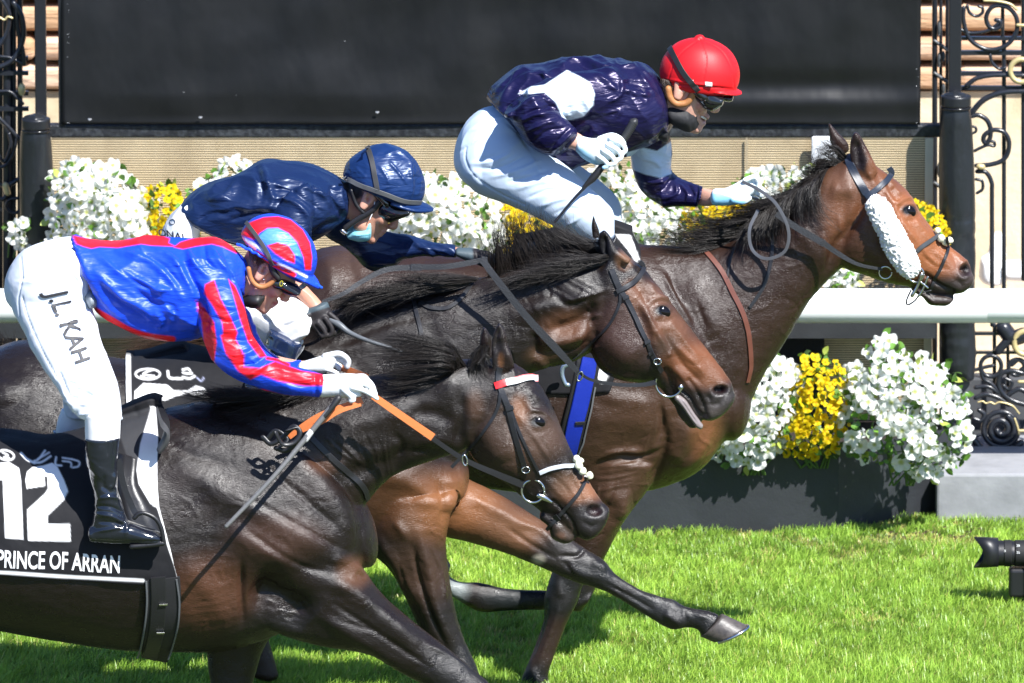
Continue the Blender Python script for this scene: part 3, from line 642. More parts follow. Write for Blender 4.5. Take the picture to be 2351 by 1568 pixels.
# ================================================================== HORSES
def coat(name, stretch):
    return mat(name, None, .40, spec=.42, rvar=(16, .25, .40),
               bumps=((14, .16, .012, 4, stretch), (95, .55, .0030, 3, (1, 1, 5) + tuple(stretch[3:])), (330, .45, .0014, 2, (1, 1, 3) + tuple(stretch[3:]))))
M_hair = mat('horse hair', (.013, .010, .0085), .40, spec=.45)
M_hairb = mat('brown horse hair', (.045, .025, .014), .38, spec=.5)
M_eye = mat('horse eye', (.004, .003, .003), .06, spec=.35)
M_hoof = mat('hoof horn', (.07, .06, .055), .45, mottle=(50, (.03, .026, .024), .8), bumps=((60, .4, .003, 3),))
M_steel = mat('polished steel', (.62, .62, .60), .18, metal=1)
def bvh_of(o):
    me = o.data; V = getV(me); F = [tuple(p.vertices) for p in me.polygons]
    return BVHTree.FromPolygons([Vector(v) for v in V], F)
CV = Vector(CAMP)
def hit(bv, u, v):
    d = (Vector(P(u, v, 0)) - CV).normalized(); r = bv.ray_cast(CV, d)
    return r[0], r[1]
def oval(cx, cy, rx, ry, rot=0, n=18, a0=0, a1=360):
    c, s = math.cos(R(rot)), math.sin(R(rot)); o = []
    for k in range(n + 1):
        a = R(a0 + (a1 - a0) * k / n); x, y = rx * math.cos(a), ry * math.sin(a); o.append((cx + x * c - y * s, cy + x * s + y * c))
    return o
def veins(fr, box_, n, ln, ang, rr, w=2.6, h=.0022, wob=.5):
    o = []; s = FR[fr][0]
    for k in range(n):
        x, y = rr.uniform(box_[0], box_[2]), rr.uniform(box_[1], box_[3]); a = R(ang + rr.gauss(0, 18)); pts = [(x, y)]
        for j in range(4): a += rr.gauss(0, wob); x += math.cos(a) * ln / 4; y += math.sin(a) * ln / 4; pts.append((x, y))
        o.append((q(fr, *pts), w * rr.uniform(.7, 1.5), h * rr.uniform(.5, 1.3) * rr.choice((1, 1, -1))))
    return o
def ripple(fr, a, b, c, d, n, w, h):
    """n parallel folds between line a-b and line c-d"""
    o = []
    for k in range(n):
        t = k / (n - 1); p0 = [a[i] * (1 - t) + c[i] * t for i in (0, 1)]; p1 = [b[i] * (1 - t) + d[i] * t for i in (0, 1)]
        m = [(p0[0] + p1[0]) / 2 + random.uniform(-12, 12), (p0[1] + p1[1]) / 2 + random.uniform(-10, 10)]
        o.append((q(fr, p0, m, p1), w * random.uniform(.8, 1.2), h * random.uniform(.6, 1.2)))
    return o
def build_horse(name, label, Y, trunk, neck, head, extra, strokes, base, paints, mt, voxel=.006, it=5, eye=None, Yhead=0, gain=1.0):
    H = thing(name, label, 'racehorse', 'racehorses galloping side by side', loc=tuple(P(700, 1000, Y)))
    parts = [loft(trunk, Y, ns=64, sub=5), loft(neck, Y, ns=48, sub=5), loft(head, Y + Yhead, ns=44, sub=5, cap=.5)] + extra
    o = fuse('body', parts, voxel, it, mt); place(o, H)
    V = getV(o.data); N = getN(o.data)
    D = .010 * (fbm(V * [.7, 1, 1.3], 6, 3) - .5) + .0026 * (fbm(V * [.8, 1, 1.5], 26, 2) - .5) + .0011 * (vnoise(V, 90) - .5)
    setV(o.data, V + N * D[:, None])
    sculpt(o, [(a[0], a[1], a[2] * (gain if a[1] < 22 else 1.1)) + tuple(a[3:]) for a in strokes])
    paint(o, base, paints)
    H['_y'] = Y
    bv = bvh_of(o)
    if eye:
        u, v, r = eye; p, n = hit(bv, u, v); c = p - n * (r * .42)
        e = mesh_obj('eye', np.array(ball(0, 0, 0, r, 1.12, .55, .78, n=14, rot=R(18))[0]) - P(0, 0, 0) + np.array(c), ball(0, 0, 0, r, n=14)[1], M_eye); place(e, H)
    del H['_y']
    return H, o, bv
def eye_strokes(u, v, s=1.0, rot=20):
    return [([(u, v)], 14 * s, -.006, False), (oval(u, v, 19 * s, 12 * s, rot, 10, 200, 340), 3.0 * s, .0045, False), (oval(u, v, 18 * s, 12 * s, rot, 8, 30, 120), 3.0 * s, .002, False),
            (oval(u - 2, v - 3, 31 * s, 24 * s, rot, 10, 190, 350), 6 * s, .007), (oval(u, v, 30 * s, 25 * s, rot, 8, 20, 160), 4 * s, -.003)]
def nostril(u, v, rx, ry, rot, d=-.030):
    return [([(u - rx * .3, v), (u + rx * .3, v)], min(rx, ry) * .85, d, False), (oval(u, v, rx, ry, rot, 16), 4.2, .006, False)]
def ear(fr, pairs, Y, d=.017):
    return loft(q4(fr, *[p + (d * (.5 if i in (0,) else 1),) for i, p in enumerate(pairs)]), Y, ns=24, sub=4, cap=.3)
rr = random.Random(5)
# ---------------- nearest horse
Y1 = 0.0
tr1 = [(-275, 1130, -275, 1260, .13), (-240, 1040, -250, 1370, .25), (-130, 985, -150, 1420, .29), (0, 1012, -20, 1440, .31), (150, 1010, 140, 1468, .32), (300, 965, 300, 1492, .31),
       (400, 935, 410, 1496, .285), (500, 925, 520, 1492, .27), (600, 935, 640, 1455, .265), (700, 980, 730, 1400, .24), (780, 1050, 800, 1350, .19), (815, 1130, 835, 1300, .12)]
ne1 = [(440, 925, 640, 1330, .19), (560, 905, 770, 1240, .165), (690, 885, 850, 1145, .135), (820, 868, 905, 1092, .11), (950, 848, 990, 1058, .10), (1050, 828, 1050, 1038, .095), (1130, 822, 1100, 1010, .09)]
hd1 = q4('D', (640, 340, 400, 600, .075), (740, 400, 370, 760, .092), (850, 500, 395, 950, .10), (925, 630, 520, 1080, .105), (990, 780, 630, 1150, .09), (1050, 910, 730, 1235, .07),
         (1105, 1030, 810, 1300, .058), (1165, 1130, 900, 1360, .052), (1230, 1230, 980, 1420, .052), (1285, 1310, 1060, 1480, .05), (1285, 1380, 1130, 1515, .042))
ex1 = [loft(q4('D', (900, 1330, 860, 1390, .03), (980, 1380, 915, 1440, .036), (1050, 1440, 930, 1510, .038), (1085, 1490, 990, 1545, .03)), Y1),
       loft(q4('D', (1150, 1250, 1200, 1450, .05), (1225, 1265, 1195, 1490, .05), (1285, 1300, 1240, 1450, .04)), Y1),
       ear('D', [(545, 440, 700, 400), (535, 330, 680, 330), (533, 250, 650, 250), (550, 160, 635, 170), (580, 105, 605, 115)], -.06),
       ear('D', [(460, 330, 560, 330), (455, 230, 545, 230), (470, 160, 520, 170), (485, 125, 495, 130)], .07),
       # near foreleg reaching forward
       loft([(640, 1180, 560, 1400, .12, -.12), (740, 1210, 640, 1455, .115, -.12), (820, 1290, 740, 1485, .10, -.11), (880, 1365, 840, 1500, .085, -.1), (965, 1440, 915, 1540, .07, -.09), (1055, 1510, 1015, 1600, .056, -.08), (1130, 1575, 1085, 1665, .05, -.08), (1190, 1640, 1160, 1700, .036, -.08),
             (1300, 1720, 1280, 1770, .03, -.08), (1345, 1750, 1318, 1805, .034, -.08), (1395, 1780, 1375, 1830, .03, -.08), (1450, 1800, 1400, 1870, .045, -.08)], Y1, cap=.2),
       loft([(460, 1330, 650, 1330, .10, .12), (466, 1430, 640, 1430, .10, .13), (475, 1500, 600, 1500, .075, .13), (485, 1600, 575, 1600, .055, .13), (490, 1680, 565, 1680, .05, .13), (495, 1720, 560, 1720, .04, .13), (500, 1790, 545, 1790, .03, .13), (495, 1830, 550, 1830, .035, .13), (510, 1868, 575, 1862, .05, .13)], Y1, cap=.1),
       # hind quarters and hind legs (left of the picture)
       loft([(-280, 1120, -80, 1130, .13, -.12), (-300, 1250, -60, 1300, .12, -.12), (-290, 1380, -110, 1420, .09, -.12), (-330, 1500, -230, 1530, .05, -.12), (-360, 1600, -300, 1610, .035, -.12), (-330, 1720, -280, 1730, .035, -.12), (-320, 1830, -230, 1840, .045, -.12)], Y1),
       loft([(-280, 1120, -80, 1130, .13, .12), (-300, 1250, -80, 1300, .12, .12), (-320, 1380, -160, 1420, .09, .12), (-400, 1500, -310, 1530, .05, .12), (-470, 1580, -410, 1600, .035, .12), (-520, 1680, -470, 1700, .035, .12), (-560, 1780, -480, 1800, .045, .12)], Y1)]
st1 = eye_strokes(*q('D', (842, 752))[0], .95, 12) + nostril(*q('D', (1215, 1335))[0], 20, 17, -10) + [
    (q('D', (545, 300), (560, 200), (590, 140)), 9, -.014), (q('D', (590, 400), (585, 300), (585, 200)), 11, -.014),
    # face: zygomatic ridge, cheek edge, temple, masseter
    (q('D', (700, 690), (780, 800), (870, 930), (930, 1020)), 7, .007), (q('D', (760, 760), (830, 900), (900, 1050)), 9, -.005), (q('D', (380, 720), (385, 850), (450, 1000), (560, 1090)), 12, .008),
    (q('D', (620, 700), (690, 900), (720, 1080)), 9, -.008), (q('D', (470, 760), (560, 900), (620, 1020)), 34, .012), (q('D', (690, 560), (740, 640), (760, 720)), 12, -.008), (q('D', (800, 560), (830, 590)), 9, .007, False),
    (q('D', (880, 850), (960, 1000), (1010, 1120)), 6, .005), (q('D', (940, 940), (960, 1040)), 5, -.004), (q('D', (1000, 900), (1060, 1050)), 8, .004),
    (q('D', (870, 1120), (960, 1200), (1020, 1260)), 4, .004), (q('D', (900, 1090), (1000, 1160), (1050, 1230)), 4, -.004), (q('D', (1060, 1120), (1120, 1240), (1130, 1330)), 6, -.005), (q('D', (960, 1260), (1040, 1330), (1090, 1420)), 4, -.005),
    (q('D', (940, 1270), (1000, 1330), (1060, 1400), (1100, 1500)), 3.6, -.012, False), (q('D', (1130, 1400), (1190, 1440), (1230, 1420)), 5, -.006), (q('D', (950, 1460), (1030, 1430)), 10, .004),
    (q('D', (760, 620), (800, 670), (880, 690)), 4, .005), (q('D', (690, 500), (740, 560)), 8, -.006), (q('D', (640, 280), (680, 420), (690, 470)), 6, .006), (q('D', (620, 440), (680, 380)), 5, -.006),
    # throat and neck
    (q('D', (330, 560), (350, 740), (300, 900)), 14, -.016), (q('D', (0, 700), (150, 700), (300, 760)), 20, -.016), (q('D', (0, 420), (180, 450), (340, 560)), 40, .018), (q('D', (60, 880), (250, 880), (370, 1000)), 16, .012), (q('D', (0, 960), (180, 940), (300, 980)), 9, -.010),
    (q('J', (900, 420), (1100, 350), (1300, 290)), 34, .014), (q('J', (950, 620), (1150, 560), (1280, 480)), 24, -.014), (q('J', (1180, 420), (1220, 480), (1200, 560)), 8, -.010),
    # shoulder and forearm
    (q('J', (640, 470), (820, 620), (950, 790), (1020, 960)), 30, .016), (q('J', (560, 540), (720, 680), (860, 800), (930, 860)), 9, -.010), (q('J', (780, 520), (930, 650), (1010, 760)), 7, -.010), (q('J', (300, 620), (520, 760), (760, 900), (900, 980)), 34, .014),
    (q('J', (480, 700), (660, 800), (840, 900), (960, 960)), 8, -.008), (q('J', (500, 860), (640, 960), (760, 1030), (880, 1060)), 8, -.009), (q('J', (420, 860), (560, 940), (720, 1010)), 30, .016),
    (q('J', (520, 1130), (660, 1190), (800, 1290)), 52, -.052), (q('J', (480, 1010), (480, 1150), (490, 1300)), 9, -.020), (q('J', (880, 1000), (960, 1020), (1040, 1080)), 22, .012),
    (q('J', (840, 1090), (960, 1130), (1120, 1250), (1300, 1400)), 22, .018), (q('J', (820, 1250), (960, 1330), (1100, 1420), (1250, 1520)), 16, .012), (q('J', (900, 1200), (1050, 1300), (1200, 1400), (1350, 1500)), 7, -.009), (q('J', (1330, 1390), (1430, 1440), (1520, 1500)), 6, .007),
    (q('J', (1000, 1060), (1060, 1090)), 9, -.012), (q('J', (960, 1290), (1080, 1330)), 5, -.006), (q('J', (560, 1270), (640, 1330), (760, 1350)), 14, .012),
    (q('J', (200, 1000), (330, 1150), (440, 1320)), 30, .008), (q('J', (150, 560), (300, 640), (420, 760)), 30, .008), (q('J', (100, 420), (250, 520), (420, 560)), 12, -.006), (q('J', (190, 700), (260, 760), (290, 830)), 3, .003),
    ] + ripple('J', (870, 440), (1010, 560), (1150, 400), (1180, 640), 13, 3.2, .006) + ripple('J', (920, 560), (1040, 700), (1120, 560), (1130, 640), 9, 3.0, .004) + ripple('J', (220, 1150), (450, 1100), (230, 1330), (450, 1300), 6, 3, .0012) + veins('J', (120, 560, 950, 1000), 30, 110, 55, rr) + veins('J', (120, 1000, 460, 1400), 16, 90, 100, rr) + veins('D', (620, 500, 1150, 1250), 26, 130, 62, rr, 2.2, .0016) \
    + veins('J', (900, 1100, 1500, 1500), 14, 150, 40, rr, 2.4, .002)
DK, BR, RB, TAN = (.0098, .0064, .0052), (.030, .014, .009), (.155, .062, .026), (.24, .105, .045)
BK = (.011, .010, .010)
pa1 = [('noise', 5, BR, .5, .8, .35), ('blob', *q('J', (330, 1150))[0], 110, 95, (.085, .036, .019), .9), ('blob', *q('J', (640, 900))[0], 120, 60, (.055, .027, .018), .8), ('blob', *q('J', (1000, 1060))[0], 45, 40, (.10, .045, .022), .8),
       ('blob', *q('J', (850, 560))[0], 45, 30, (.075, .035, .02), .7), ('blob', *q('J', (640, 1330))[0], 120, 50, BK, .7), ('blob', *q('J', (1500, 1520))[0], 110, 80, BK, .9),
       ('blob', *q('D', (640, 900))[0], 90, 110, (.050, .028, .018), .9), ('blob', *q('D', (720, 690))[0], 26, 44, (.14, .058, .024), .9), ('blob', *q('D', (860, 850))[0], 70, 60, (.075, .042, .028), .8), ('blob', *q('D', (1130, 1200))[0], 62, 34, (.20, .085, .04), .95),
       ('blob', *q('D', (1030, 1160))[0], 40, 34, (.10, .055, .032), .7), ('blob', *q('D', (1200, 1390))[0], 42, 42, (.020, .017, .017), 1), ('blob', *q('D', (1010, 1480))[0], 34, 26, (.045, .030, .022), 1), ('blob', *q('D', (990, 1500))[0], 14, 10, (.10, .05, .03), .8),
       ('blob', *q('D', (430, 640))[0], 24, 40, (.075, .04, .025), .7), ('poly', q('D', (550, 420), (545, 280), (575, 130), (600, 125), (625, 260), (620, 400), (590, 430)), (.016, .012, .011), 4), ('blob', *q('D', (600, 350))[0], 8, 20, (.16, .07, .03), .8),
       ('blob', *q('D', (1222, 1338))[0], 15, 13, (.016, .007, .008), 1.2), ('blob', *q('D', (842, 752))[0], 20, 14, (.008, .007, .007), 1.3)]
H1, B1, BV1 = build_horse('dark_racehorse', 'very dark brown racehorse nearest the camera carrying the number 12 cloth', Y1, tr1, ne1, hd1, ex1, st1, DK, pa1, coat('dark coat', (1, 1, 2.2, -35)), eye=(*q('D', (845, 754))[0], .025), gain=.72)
# ---------------- middle horse
Y2 = 1.0
tr2 = [(-70, 900, -70, 1030, .12), (-45, 825, -55, 1150, .24), (60, 785, 40, 1215, .29), (200, 815, 200, 1250, .30), (340, 830, 340, 1280, .31), (480, 805, 490, 1296, .30), (620, 770, 640, 1295, .28), (740, 750, 760, 1285, .26), (840, 790, 860, 1275, .25), (930, 880, 940, 1250, .22), (1000, 985, 1010, 1210, .17), (1045, 1040, 1050, 1150, .11)]
ne2 = [(700, 735, 850, 1230, .19), (850, 685, 1010, 1130, .165), (980, 655, 1110, 985, .135), (1110, 637, 1180, 885, .115), (1220, 618, 1240, 848, .105), (1310, 598, 1310, 832, .10), (1385, 575, 1365, 800, .09)]
hd2 = q4('I', (880, 380, 700, 560, .08), (930, 430, 690, 760, .09), (1010, 490, 690, 960, .10), (1110, 610, 740, 1100, .108), (1185, 700, 850, 1170, .108), (1260, 800, 990, 1200, .09), (1345, 915, 1090, 1215, .07),
         (1420, 1015, 1170, 1270, .06), (1490, 1110, 1230, 1350, .053), (1545, 1190, 1310, 1400, .05), (1565, 1250, 1400, 1420, .044))
ex2 = [loft(q4('I', (1200, 1200, 1130, 1250, .034), (1260, 1280, 1200, 1330, .036), (1330, 1360, 1230, 1400, .034), (1370, 1430, 1290, 1465, .028)), Y2),
       loft(q4('I', (1400, 1250, 1360, 1400, .045), (1480, 1280, 1420, 1425, .045), (1540, 1250, 1500, 1370, .035)), Y2),
       ear('I', [(800, 500, 950, 440), (760, 420, 870, 380), (735, 340, 838, 340), (740, 280, 810, 290), (765, 258, 785, 262)], Y2 - .06),
       ear('I', [(700, 320, 760, 300), (692, 240, 740, 240), (700, 180, 720, 190), (707, 162, 713, 166)], Y2 + .08, .014),
       # supporting near foreleg
       loft(q4('J', (1040, 700, 1470, 700, .13, -.1), (1045, 860, 1440, 800, .12, -.12), (1075, 960, 1420, 930, .105, -.12), (1165, 1050, 1432, 1050, .085, -.12), (1235, 1180, 1452, 1180, .07, -.12), (1295, 1310, 1485, 1310, .056, -.12), (1360, 1420, 1530, 1420, .046, -.12), (1420, 1520, 1565, 1500, .046, -.12), (1450, 1580, 1580, 1570, .04, -.12),
                (1490, 1680, 1575, 1670, .03, -.12), (1520, 1780, 1600, 1760, .032, -.12), (1540, 1860, 1640, 1840, .045, -.12)), Y2, cap=.15),
       # far foreleg reaching forward
       loft(q4('K', (180, 330, 60, 640, .10, .12), (310, 390, 170, 720, .09, .12), (480, 470, 360, 765, .08, .12), (640, 565, 560, 825, .064, .12), (800, 665, 735, 895, .052, .12), (920, 740, 860, 950, .045, .12), (1010, 800, 950, 990, .044, .12), (1110, 860, 1030, 1012, .042, .12), (1180, 940, 1110, 1040, .034, .12), (1250, 990, 1190, 1080, .028, .12),
                (1350, 1045, 1290, 1140, .025, .12), (1440, 1075, 1385, 1195, .027, .12), (1510, 1090, 1455, 1240, .034, .12), (1570, 1125, 1520, 1262, .034, .12), (1640, 1140, 1590, 1250, .028, .12), (1710, 1150, 1650, 1262, .031, .12), (1780, 1175, 1670, 1310, .04, .12)), Y2, cap=.1),
       loft([(-70, 900, 110, 900, .13, -.12), (-110, 1050, 100, 1080, .12, -.12), (-120, 1190, 30, 1230, .09, -.12), (-180, 1330, -90, 1350, .05, -.12), (-200, 1430, -150, 1440, .035, -.12), (-170, 1560, -120, 1570, .035, -.12), (-160, 1680, -80, 1690, .045, -.12)], Y2)]
st2 = eye_strokes(*q('I', (1130, 752))[0], 1.05, 10) + nostril(*q('I', (1487, 1240))[0], 21, 13, -14) + [
    (q('I', (770, 440), (775, 340), (780, 290)), 10, -.016),
    (q('I', (1000, 690), (1080, 860), (1160, 980)), 8, .008), (q('I', (960, 720), (1040, 900), (1060, 1080)), 11, -.010), (q('I', (760, 880), (860, 980), (960, 1080)), 38, .014), (q('I', (700, 900), (740, 1030), (860, 1140), (1000, 1170)), 9, .007),
    (q('I', (1080, 640), (1130, 670), (1190, 700)), 6, .007), (q('I', (1065, 600), (1075, 640)), 7, .007, False), (q('I', (940, 560), (1010, 640), (1040, 720)), 12, -.009), (q('I', (1180, 820), (1280, 960), (1380, 1100)), 9, .006), (q('I', (1130, 880), (1200, 1000), (1260, 1080)), 8, -.006),
    (q('I', (1210, 960), (1300, 1050), (1400, 1150)), 7, .006), (q('I', (1220, 1050), (1320, 1150), (1370, 1200)), 7, -.007), (q('I', (1160, 1030), (1190, 1010)), 5, .005), (q('I', (1200, 1100), (1280, 1190), (1340, 1260)), 7, .006), (q('I', (1140, 1100), (1180, 1180), (1190, 1240)), 10, -.012),
    (q('I', (1290, 1180), (1340, 1250), (1380, 1330), (1400, 1400)), 5, -.010, False), (q('I', (1240, 1240), (1300, 1290), (1340, 1360), (1380, 1400)), 4, -.012, False), (q('I', (1400, 1320), (1450, 1330), (1490, 1310)), 6, -.005), (q('I', (1400, 1270), (1430, 1310)), 5, -.008),
    (q('I', (840, 400), (900, 440), (960, 500)), 7, .008), (q('I', (860, 480), (920, 500)), 8, -.008), (q('I', (1100, 740), (1120, 800)), 4, .003),
    # neck
    (q('I', (130, 560), (400, 540), (700, 560)), 34, .012), (q('I', (440, 880), (600, 830), (700, 760)), 18, -.020), (q('I', (250, 760), (420, 720), (600, 680), (760, 640)), 24, .016), (q('I', (460, 660), (560, 720), (700, 660)), 8, -.008), (q('I', (560, 690), (680, 660), (790, 620)), 6, .007), (q('I', (640, 800), (730, 790)), 7, .006),
    (q('I', (400, 950), (560, 930), (680, 880)), 14, .014), (q('I', (340, 880), (350, 960), (380, 1050)), 12, -.014), (q('I', (380, 1060), (400, 1090)), 12, .012, False), (q('I', (420, 1000), (560, 1000), (660, 960)), 5, -.005), (q('I', (690, 700), (700, 900), (640, 1040)), 13, -.018),
    (q('C', (900, 1100), (1100, 1100), (1300, 1060)), 14, .006), (q('C', (1000, 1080), (1400, 900), (1800, 830)), 14, -.006), (q('C', (1700, 900), (1750, 1000), (1780, 1200)), 20, -.006),
    # chest and legs
    (q('J', (1100, 620), (1250, 640), (1380, 760)), 26, .014), (q('J', (1380, 640), (1400, 760), (1400, 840)), 8, -.008), (q('J', (1440, 600), (1450, 700), (1430, 790)), 28, .018), (q('J', (1100, 900), (1180, 1010), (1270, 1180)), 14, .012), (q('J', (1290, 880), (1340, 1050), (1370, 1200), (1440, 1380)), 14, .013), (q('J', (1270, 950), (1300, 1100), (1350, 1250), (1420, 1400)), 6, -.010),
    (q('J', (1350, 940), (1400, 1060), (1420, 1200)), 5, .006), (q('J', (1200, 1000), (1250, 1150), (1330, 1320)), 5, -.006), (q('J', (1180, 820), (1240, 900)), 12, .008),
    (q('K', (330, 500), (500, 580), (640, 660)), 14, .010), (q('K', (600, 640), (760, 700), (850, 800)), 9, .008), (q('K', (560, 680), (720, 790), (850, 860)), 6, -.006), (q('K', (860, 840), (960, 840), (1000, 800)), 5, -.010), (q('K', (900, 900), (960, 930), (1040, 960)), 12, .008), (q('K', (1060, 880), (1110, 900)), 9, .006, False), (q('K', (880, 870), (940, 940)), 5, -.006),
    (q('K', (1130, 1000), (1280, 1080), (1400, 1150)), 4, -.007), (q('K', (1180, 960), (1300, 1040), (1420, 1110)), 5, .004), (q('K', (1480, 1180), (1540, 1220)), 9, .008, False), (q('K', (1570, 1150), (1590, 1220)), 5, -.005), (q('K', (1630, 1170), (1720, 1200)), 5, .004)
    ] + veins('I', (100, 500, 680, 1000), 34, 130, 10, rr, 2.8, .0022) + veins('I', (930, 560, 1450, 1250), 30, 120, 50, rr, 2.2, .0018) + veins('J', (1050, 800, 1420, 1400), 20, 150, 65, rr, 2.4, .0022) + veins('K', (300, 450, 1400, 1100), 18, 170, 28, rr, 2.4, .0016) + ripple('I', (420, 600), (640, 720), (560, 540), (760, 640), 5, 4, .004)
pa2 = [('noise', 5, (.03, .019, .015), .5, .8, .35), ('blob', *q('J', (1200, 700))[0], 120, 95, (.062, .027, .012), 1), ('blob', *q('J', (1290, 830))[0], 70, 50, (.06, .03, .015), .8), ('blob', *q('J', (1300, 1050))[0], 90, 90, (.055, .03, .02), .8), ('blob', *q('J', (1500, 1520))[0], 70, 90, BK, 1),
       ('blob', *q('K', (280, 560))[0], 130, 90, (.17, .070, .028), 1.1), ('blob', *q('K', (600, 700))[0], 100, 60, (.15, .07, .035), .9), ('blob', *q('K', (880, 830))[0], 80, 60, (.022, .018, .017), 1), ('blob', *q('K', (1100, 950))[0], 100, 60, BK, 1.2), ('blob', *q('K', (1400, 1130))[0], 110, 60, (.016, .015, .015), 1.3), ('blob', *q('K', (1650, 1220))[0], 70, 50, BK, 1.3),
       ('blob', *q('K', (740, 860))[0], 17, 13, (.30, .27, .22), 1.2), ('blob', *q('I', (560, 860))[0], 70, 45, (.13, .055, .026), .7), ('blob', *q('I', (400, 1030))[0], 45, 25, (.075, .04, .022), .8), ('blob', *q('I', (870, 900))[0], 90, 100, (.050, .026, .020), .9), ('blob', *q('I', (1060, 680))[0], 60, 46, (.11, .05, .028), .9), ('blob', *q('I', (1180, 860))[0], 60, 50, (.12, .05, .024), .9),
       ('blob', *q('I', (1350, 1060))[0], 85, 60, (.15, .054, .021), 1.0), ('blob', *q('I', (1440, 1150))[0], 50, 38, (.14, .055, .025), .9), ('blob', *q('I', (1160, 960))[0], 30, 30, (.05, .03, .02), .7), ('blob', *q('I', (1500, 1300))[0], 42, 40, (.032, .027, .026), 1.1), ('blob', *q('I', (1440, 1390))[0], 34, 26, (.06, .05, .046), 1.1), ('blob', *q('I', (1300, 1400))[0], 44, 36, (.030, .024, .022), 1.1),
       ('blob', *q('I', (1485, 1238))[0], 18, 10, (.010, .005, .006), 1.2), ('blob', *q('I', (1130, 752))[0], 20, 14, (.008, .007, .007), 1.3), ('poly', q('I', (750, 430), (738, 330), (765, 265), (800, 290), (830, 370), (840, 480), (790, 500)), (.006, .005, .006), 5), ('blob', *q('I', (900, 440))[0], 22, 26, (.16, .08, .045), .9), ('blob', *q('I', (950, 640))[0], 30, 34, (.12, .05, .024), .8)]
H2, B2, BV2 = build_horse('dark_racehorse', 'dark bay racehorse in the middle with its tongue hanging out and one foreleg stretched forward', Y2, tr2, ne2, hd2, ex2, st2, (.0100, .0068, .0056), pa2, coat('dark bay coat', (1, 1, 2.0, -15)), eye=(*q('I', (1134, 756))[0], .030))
# ---------------- far horse
Y3 = 2.0
tr3 = [(625, 690, 615, 830, .13), (660, 615, 640, 1000, .24), (760, 568, 750, 1060, .29), (900, 572, 900, 1090, .30), (1060, 585, 1060, 1110, .31), (1210, 585, 1210, 1130, .30), (1340, 565, 1340, 1140, .28), (1450, 560, 1450, 1130, .26), (1540, 590, 1540, 1110, .25), (1620, 680, 1610, 1075, .21), (1680, 800, 1665, 1010, .14)]
ne3 = [(1430, 562, 1540, 1090, .20), (1550, 565, 1680, 990, .17), (1650, 560, 1755, 860, .14), (1740, 520, 1812, 775, .12), (1820, 455, 1860, 690, .11), (1880, 395, 1925, 620, .10), (1925, 360, 1965, 590, .09)]
hd3 = q4('G', (740, 380, 540, 720, .08), (830, 420, 540, 900, .09), (930, 480, 560, 1080, .10), (1040, 560, 660, 1170, .108), (1130, 660, 790, 1210, .11), (1200, 780, 930, 1260, .10), (1270, 875, 1040, 1290, .085), (1335, 955, 1120, 1300, .068), (1410, 1020, 1190, 1320, .058), (1480, 1075, 1270, 1340, .053), (1540, 1130, 1360, 1350, .05), (1560, 1200, 1440, 1350, .044))
ex3 = [loft(q4('G', (1170, 1290, 1140, 1330, .034), (1240, 1330, 1215, 1375, .038), (1330, 1360, 1260, 1430, .038), (1430, 1370, 1370, 1440, .03)), Y3),
       loft(q4('G', (1420, 1230, 1440, 1350, .045), (1490, 1220, 1500, 1345, .042), (1560, 1220, 1550, 1310, .03)), Y3),
       ear('G', [(790, 560, 905, 500), (720, 460, 890, 450), (700, 370, 860, 400), (700, 290, 815, 310), (715, 230, 775, 240), (735, 207, 745, 208)], Y3 - .06, .02),
       ear('G', [(600, 380, 700, 340), (565, 290, 690, 290), (550, 210, 630, 230), (547, 160, 575, 170), (552, 140, 558, 143)], Y3 + .08, .016),
       # near foreleg, standing leg
       loft([(1330, 1040, 1530, 1060, .12, -.1), (1320, 1120, 1490, 1120, .10, -.1), (1300, 1200, 1430, 1200, .08, -.1), (1285, 1270, 1392, 1275, .06, -.1), (1262, 1325, 1345, 1330, .048, -.1), (1250, 1375, 1325, 1385, .05, -.1), (1248, 1420, 1305, 1425, .04, -.1), (1232, 1470, 1283, 1480, .03, -.1), (1208, 1530, 1262, 1540, .032, -.1), (1195, 1560, 1262, 1565, .036, -.1), (1190, 1600, 1270, 1605, .05, -.1)], Y3, cap=.1),
       # far foreleg, folded back
       loft([(1330, 1100, 1480, 1120, .09, .12), (1330, 1220, 1420, 1220, .07, .12), (1310, 1290, 1380, 1300, .055, .12), (1300, 1330, 1368, 1350, .048, .12), (1290, 1352, 1340, 1400, .045, .12)], Y3, cap=.6),
       loft(q4('K', (1060, 1020, 1000, 1130, .045, .12), (950, 1010, 930, 1160, .045, .12), (840, 1035, 830, 1152, .032, .12), (700, 1032, 700, 1152, .03, .12), (560, 1025, 560, 1155, .03, .12), (460, 1000, 440, 1165, .034, .12), (380, 985, 370, 1150, .036, .12), (300, 985, 290, 1100, .03, .12), (240, 960, 235, 1070, .034, .12), (215, 910, 200, 1040, .04, .12)), Y3, cap=.2),
       loft([(640, 760, 840, 760, .13, -.12), (610, 900, 830, 930, .12, -.12), (600, 1060, 760, 1100, .09, -.12), (540, 1200, 640, 1220, .05, -.12), (520, 1300, 570, 1310, .035, -.12), (560, 1430, 610, 1440, .035, -.12), (570, 1540, 640, 1550, .045, -.12)], Y3)]
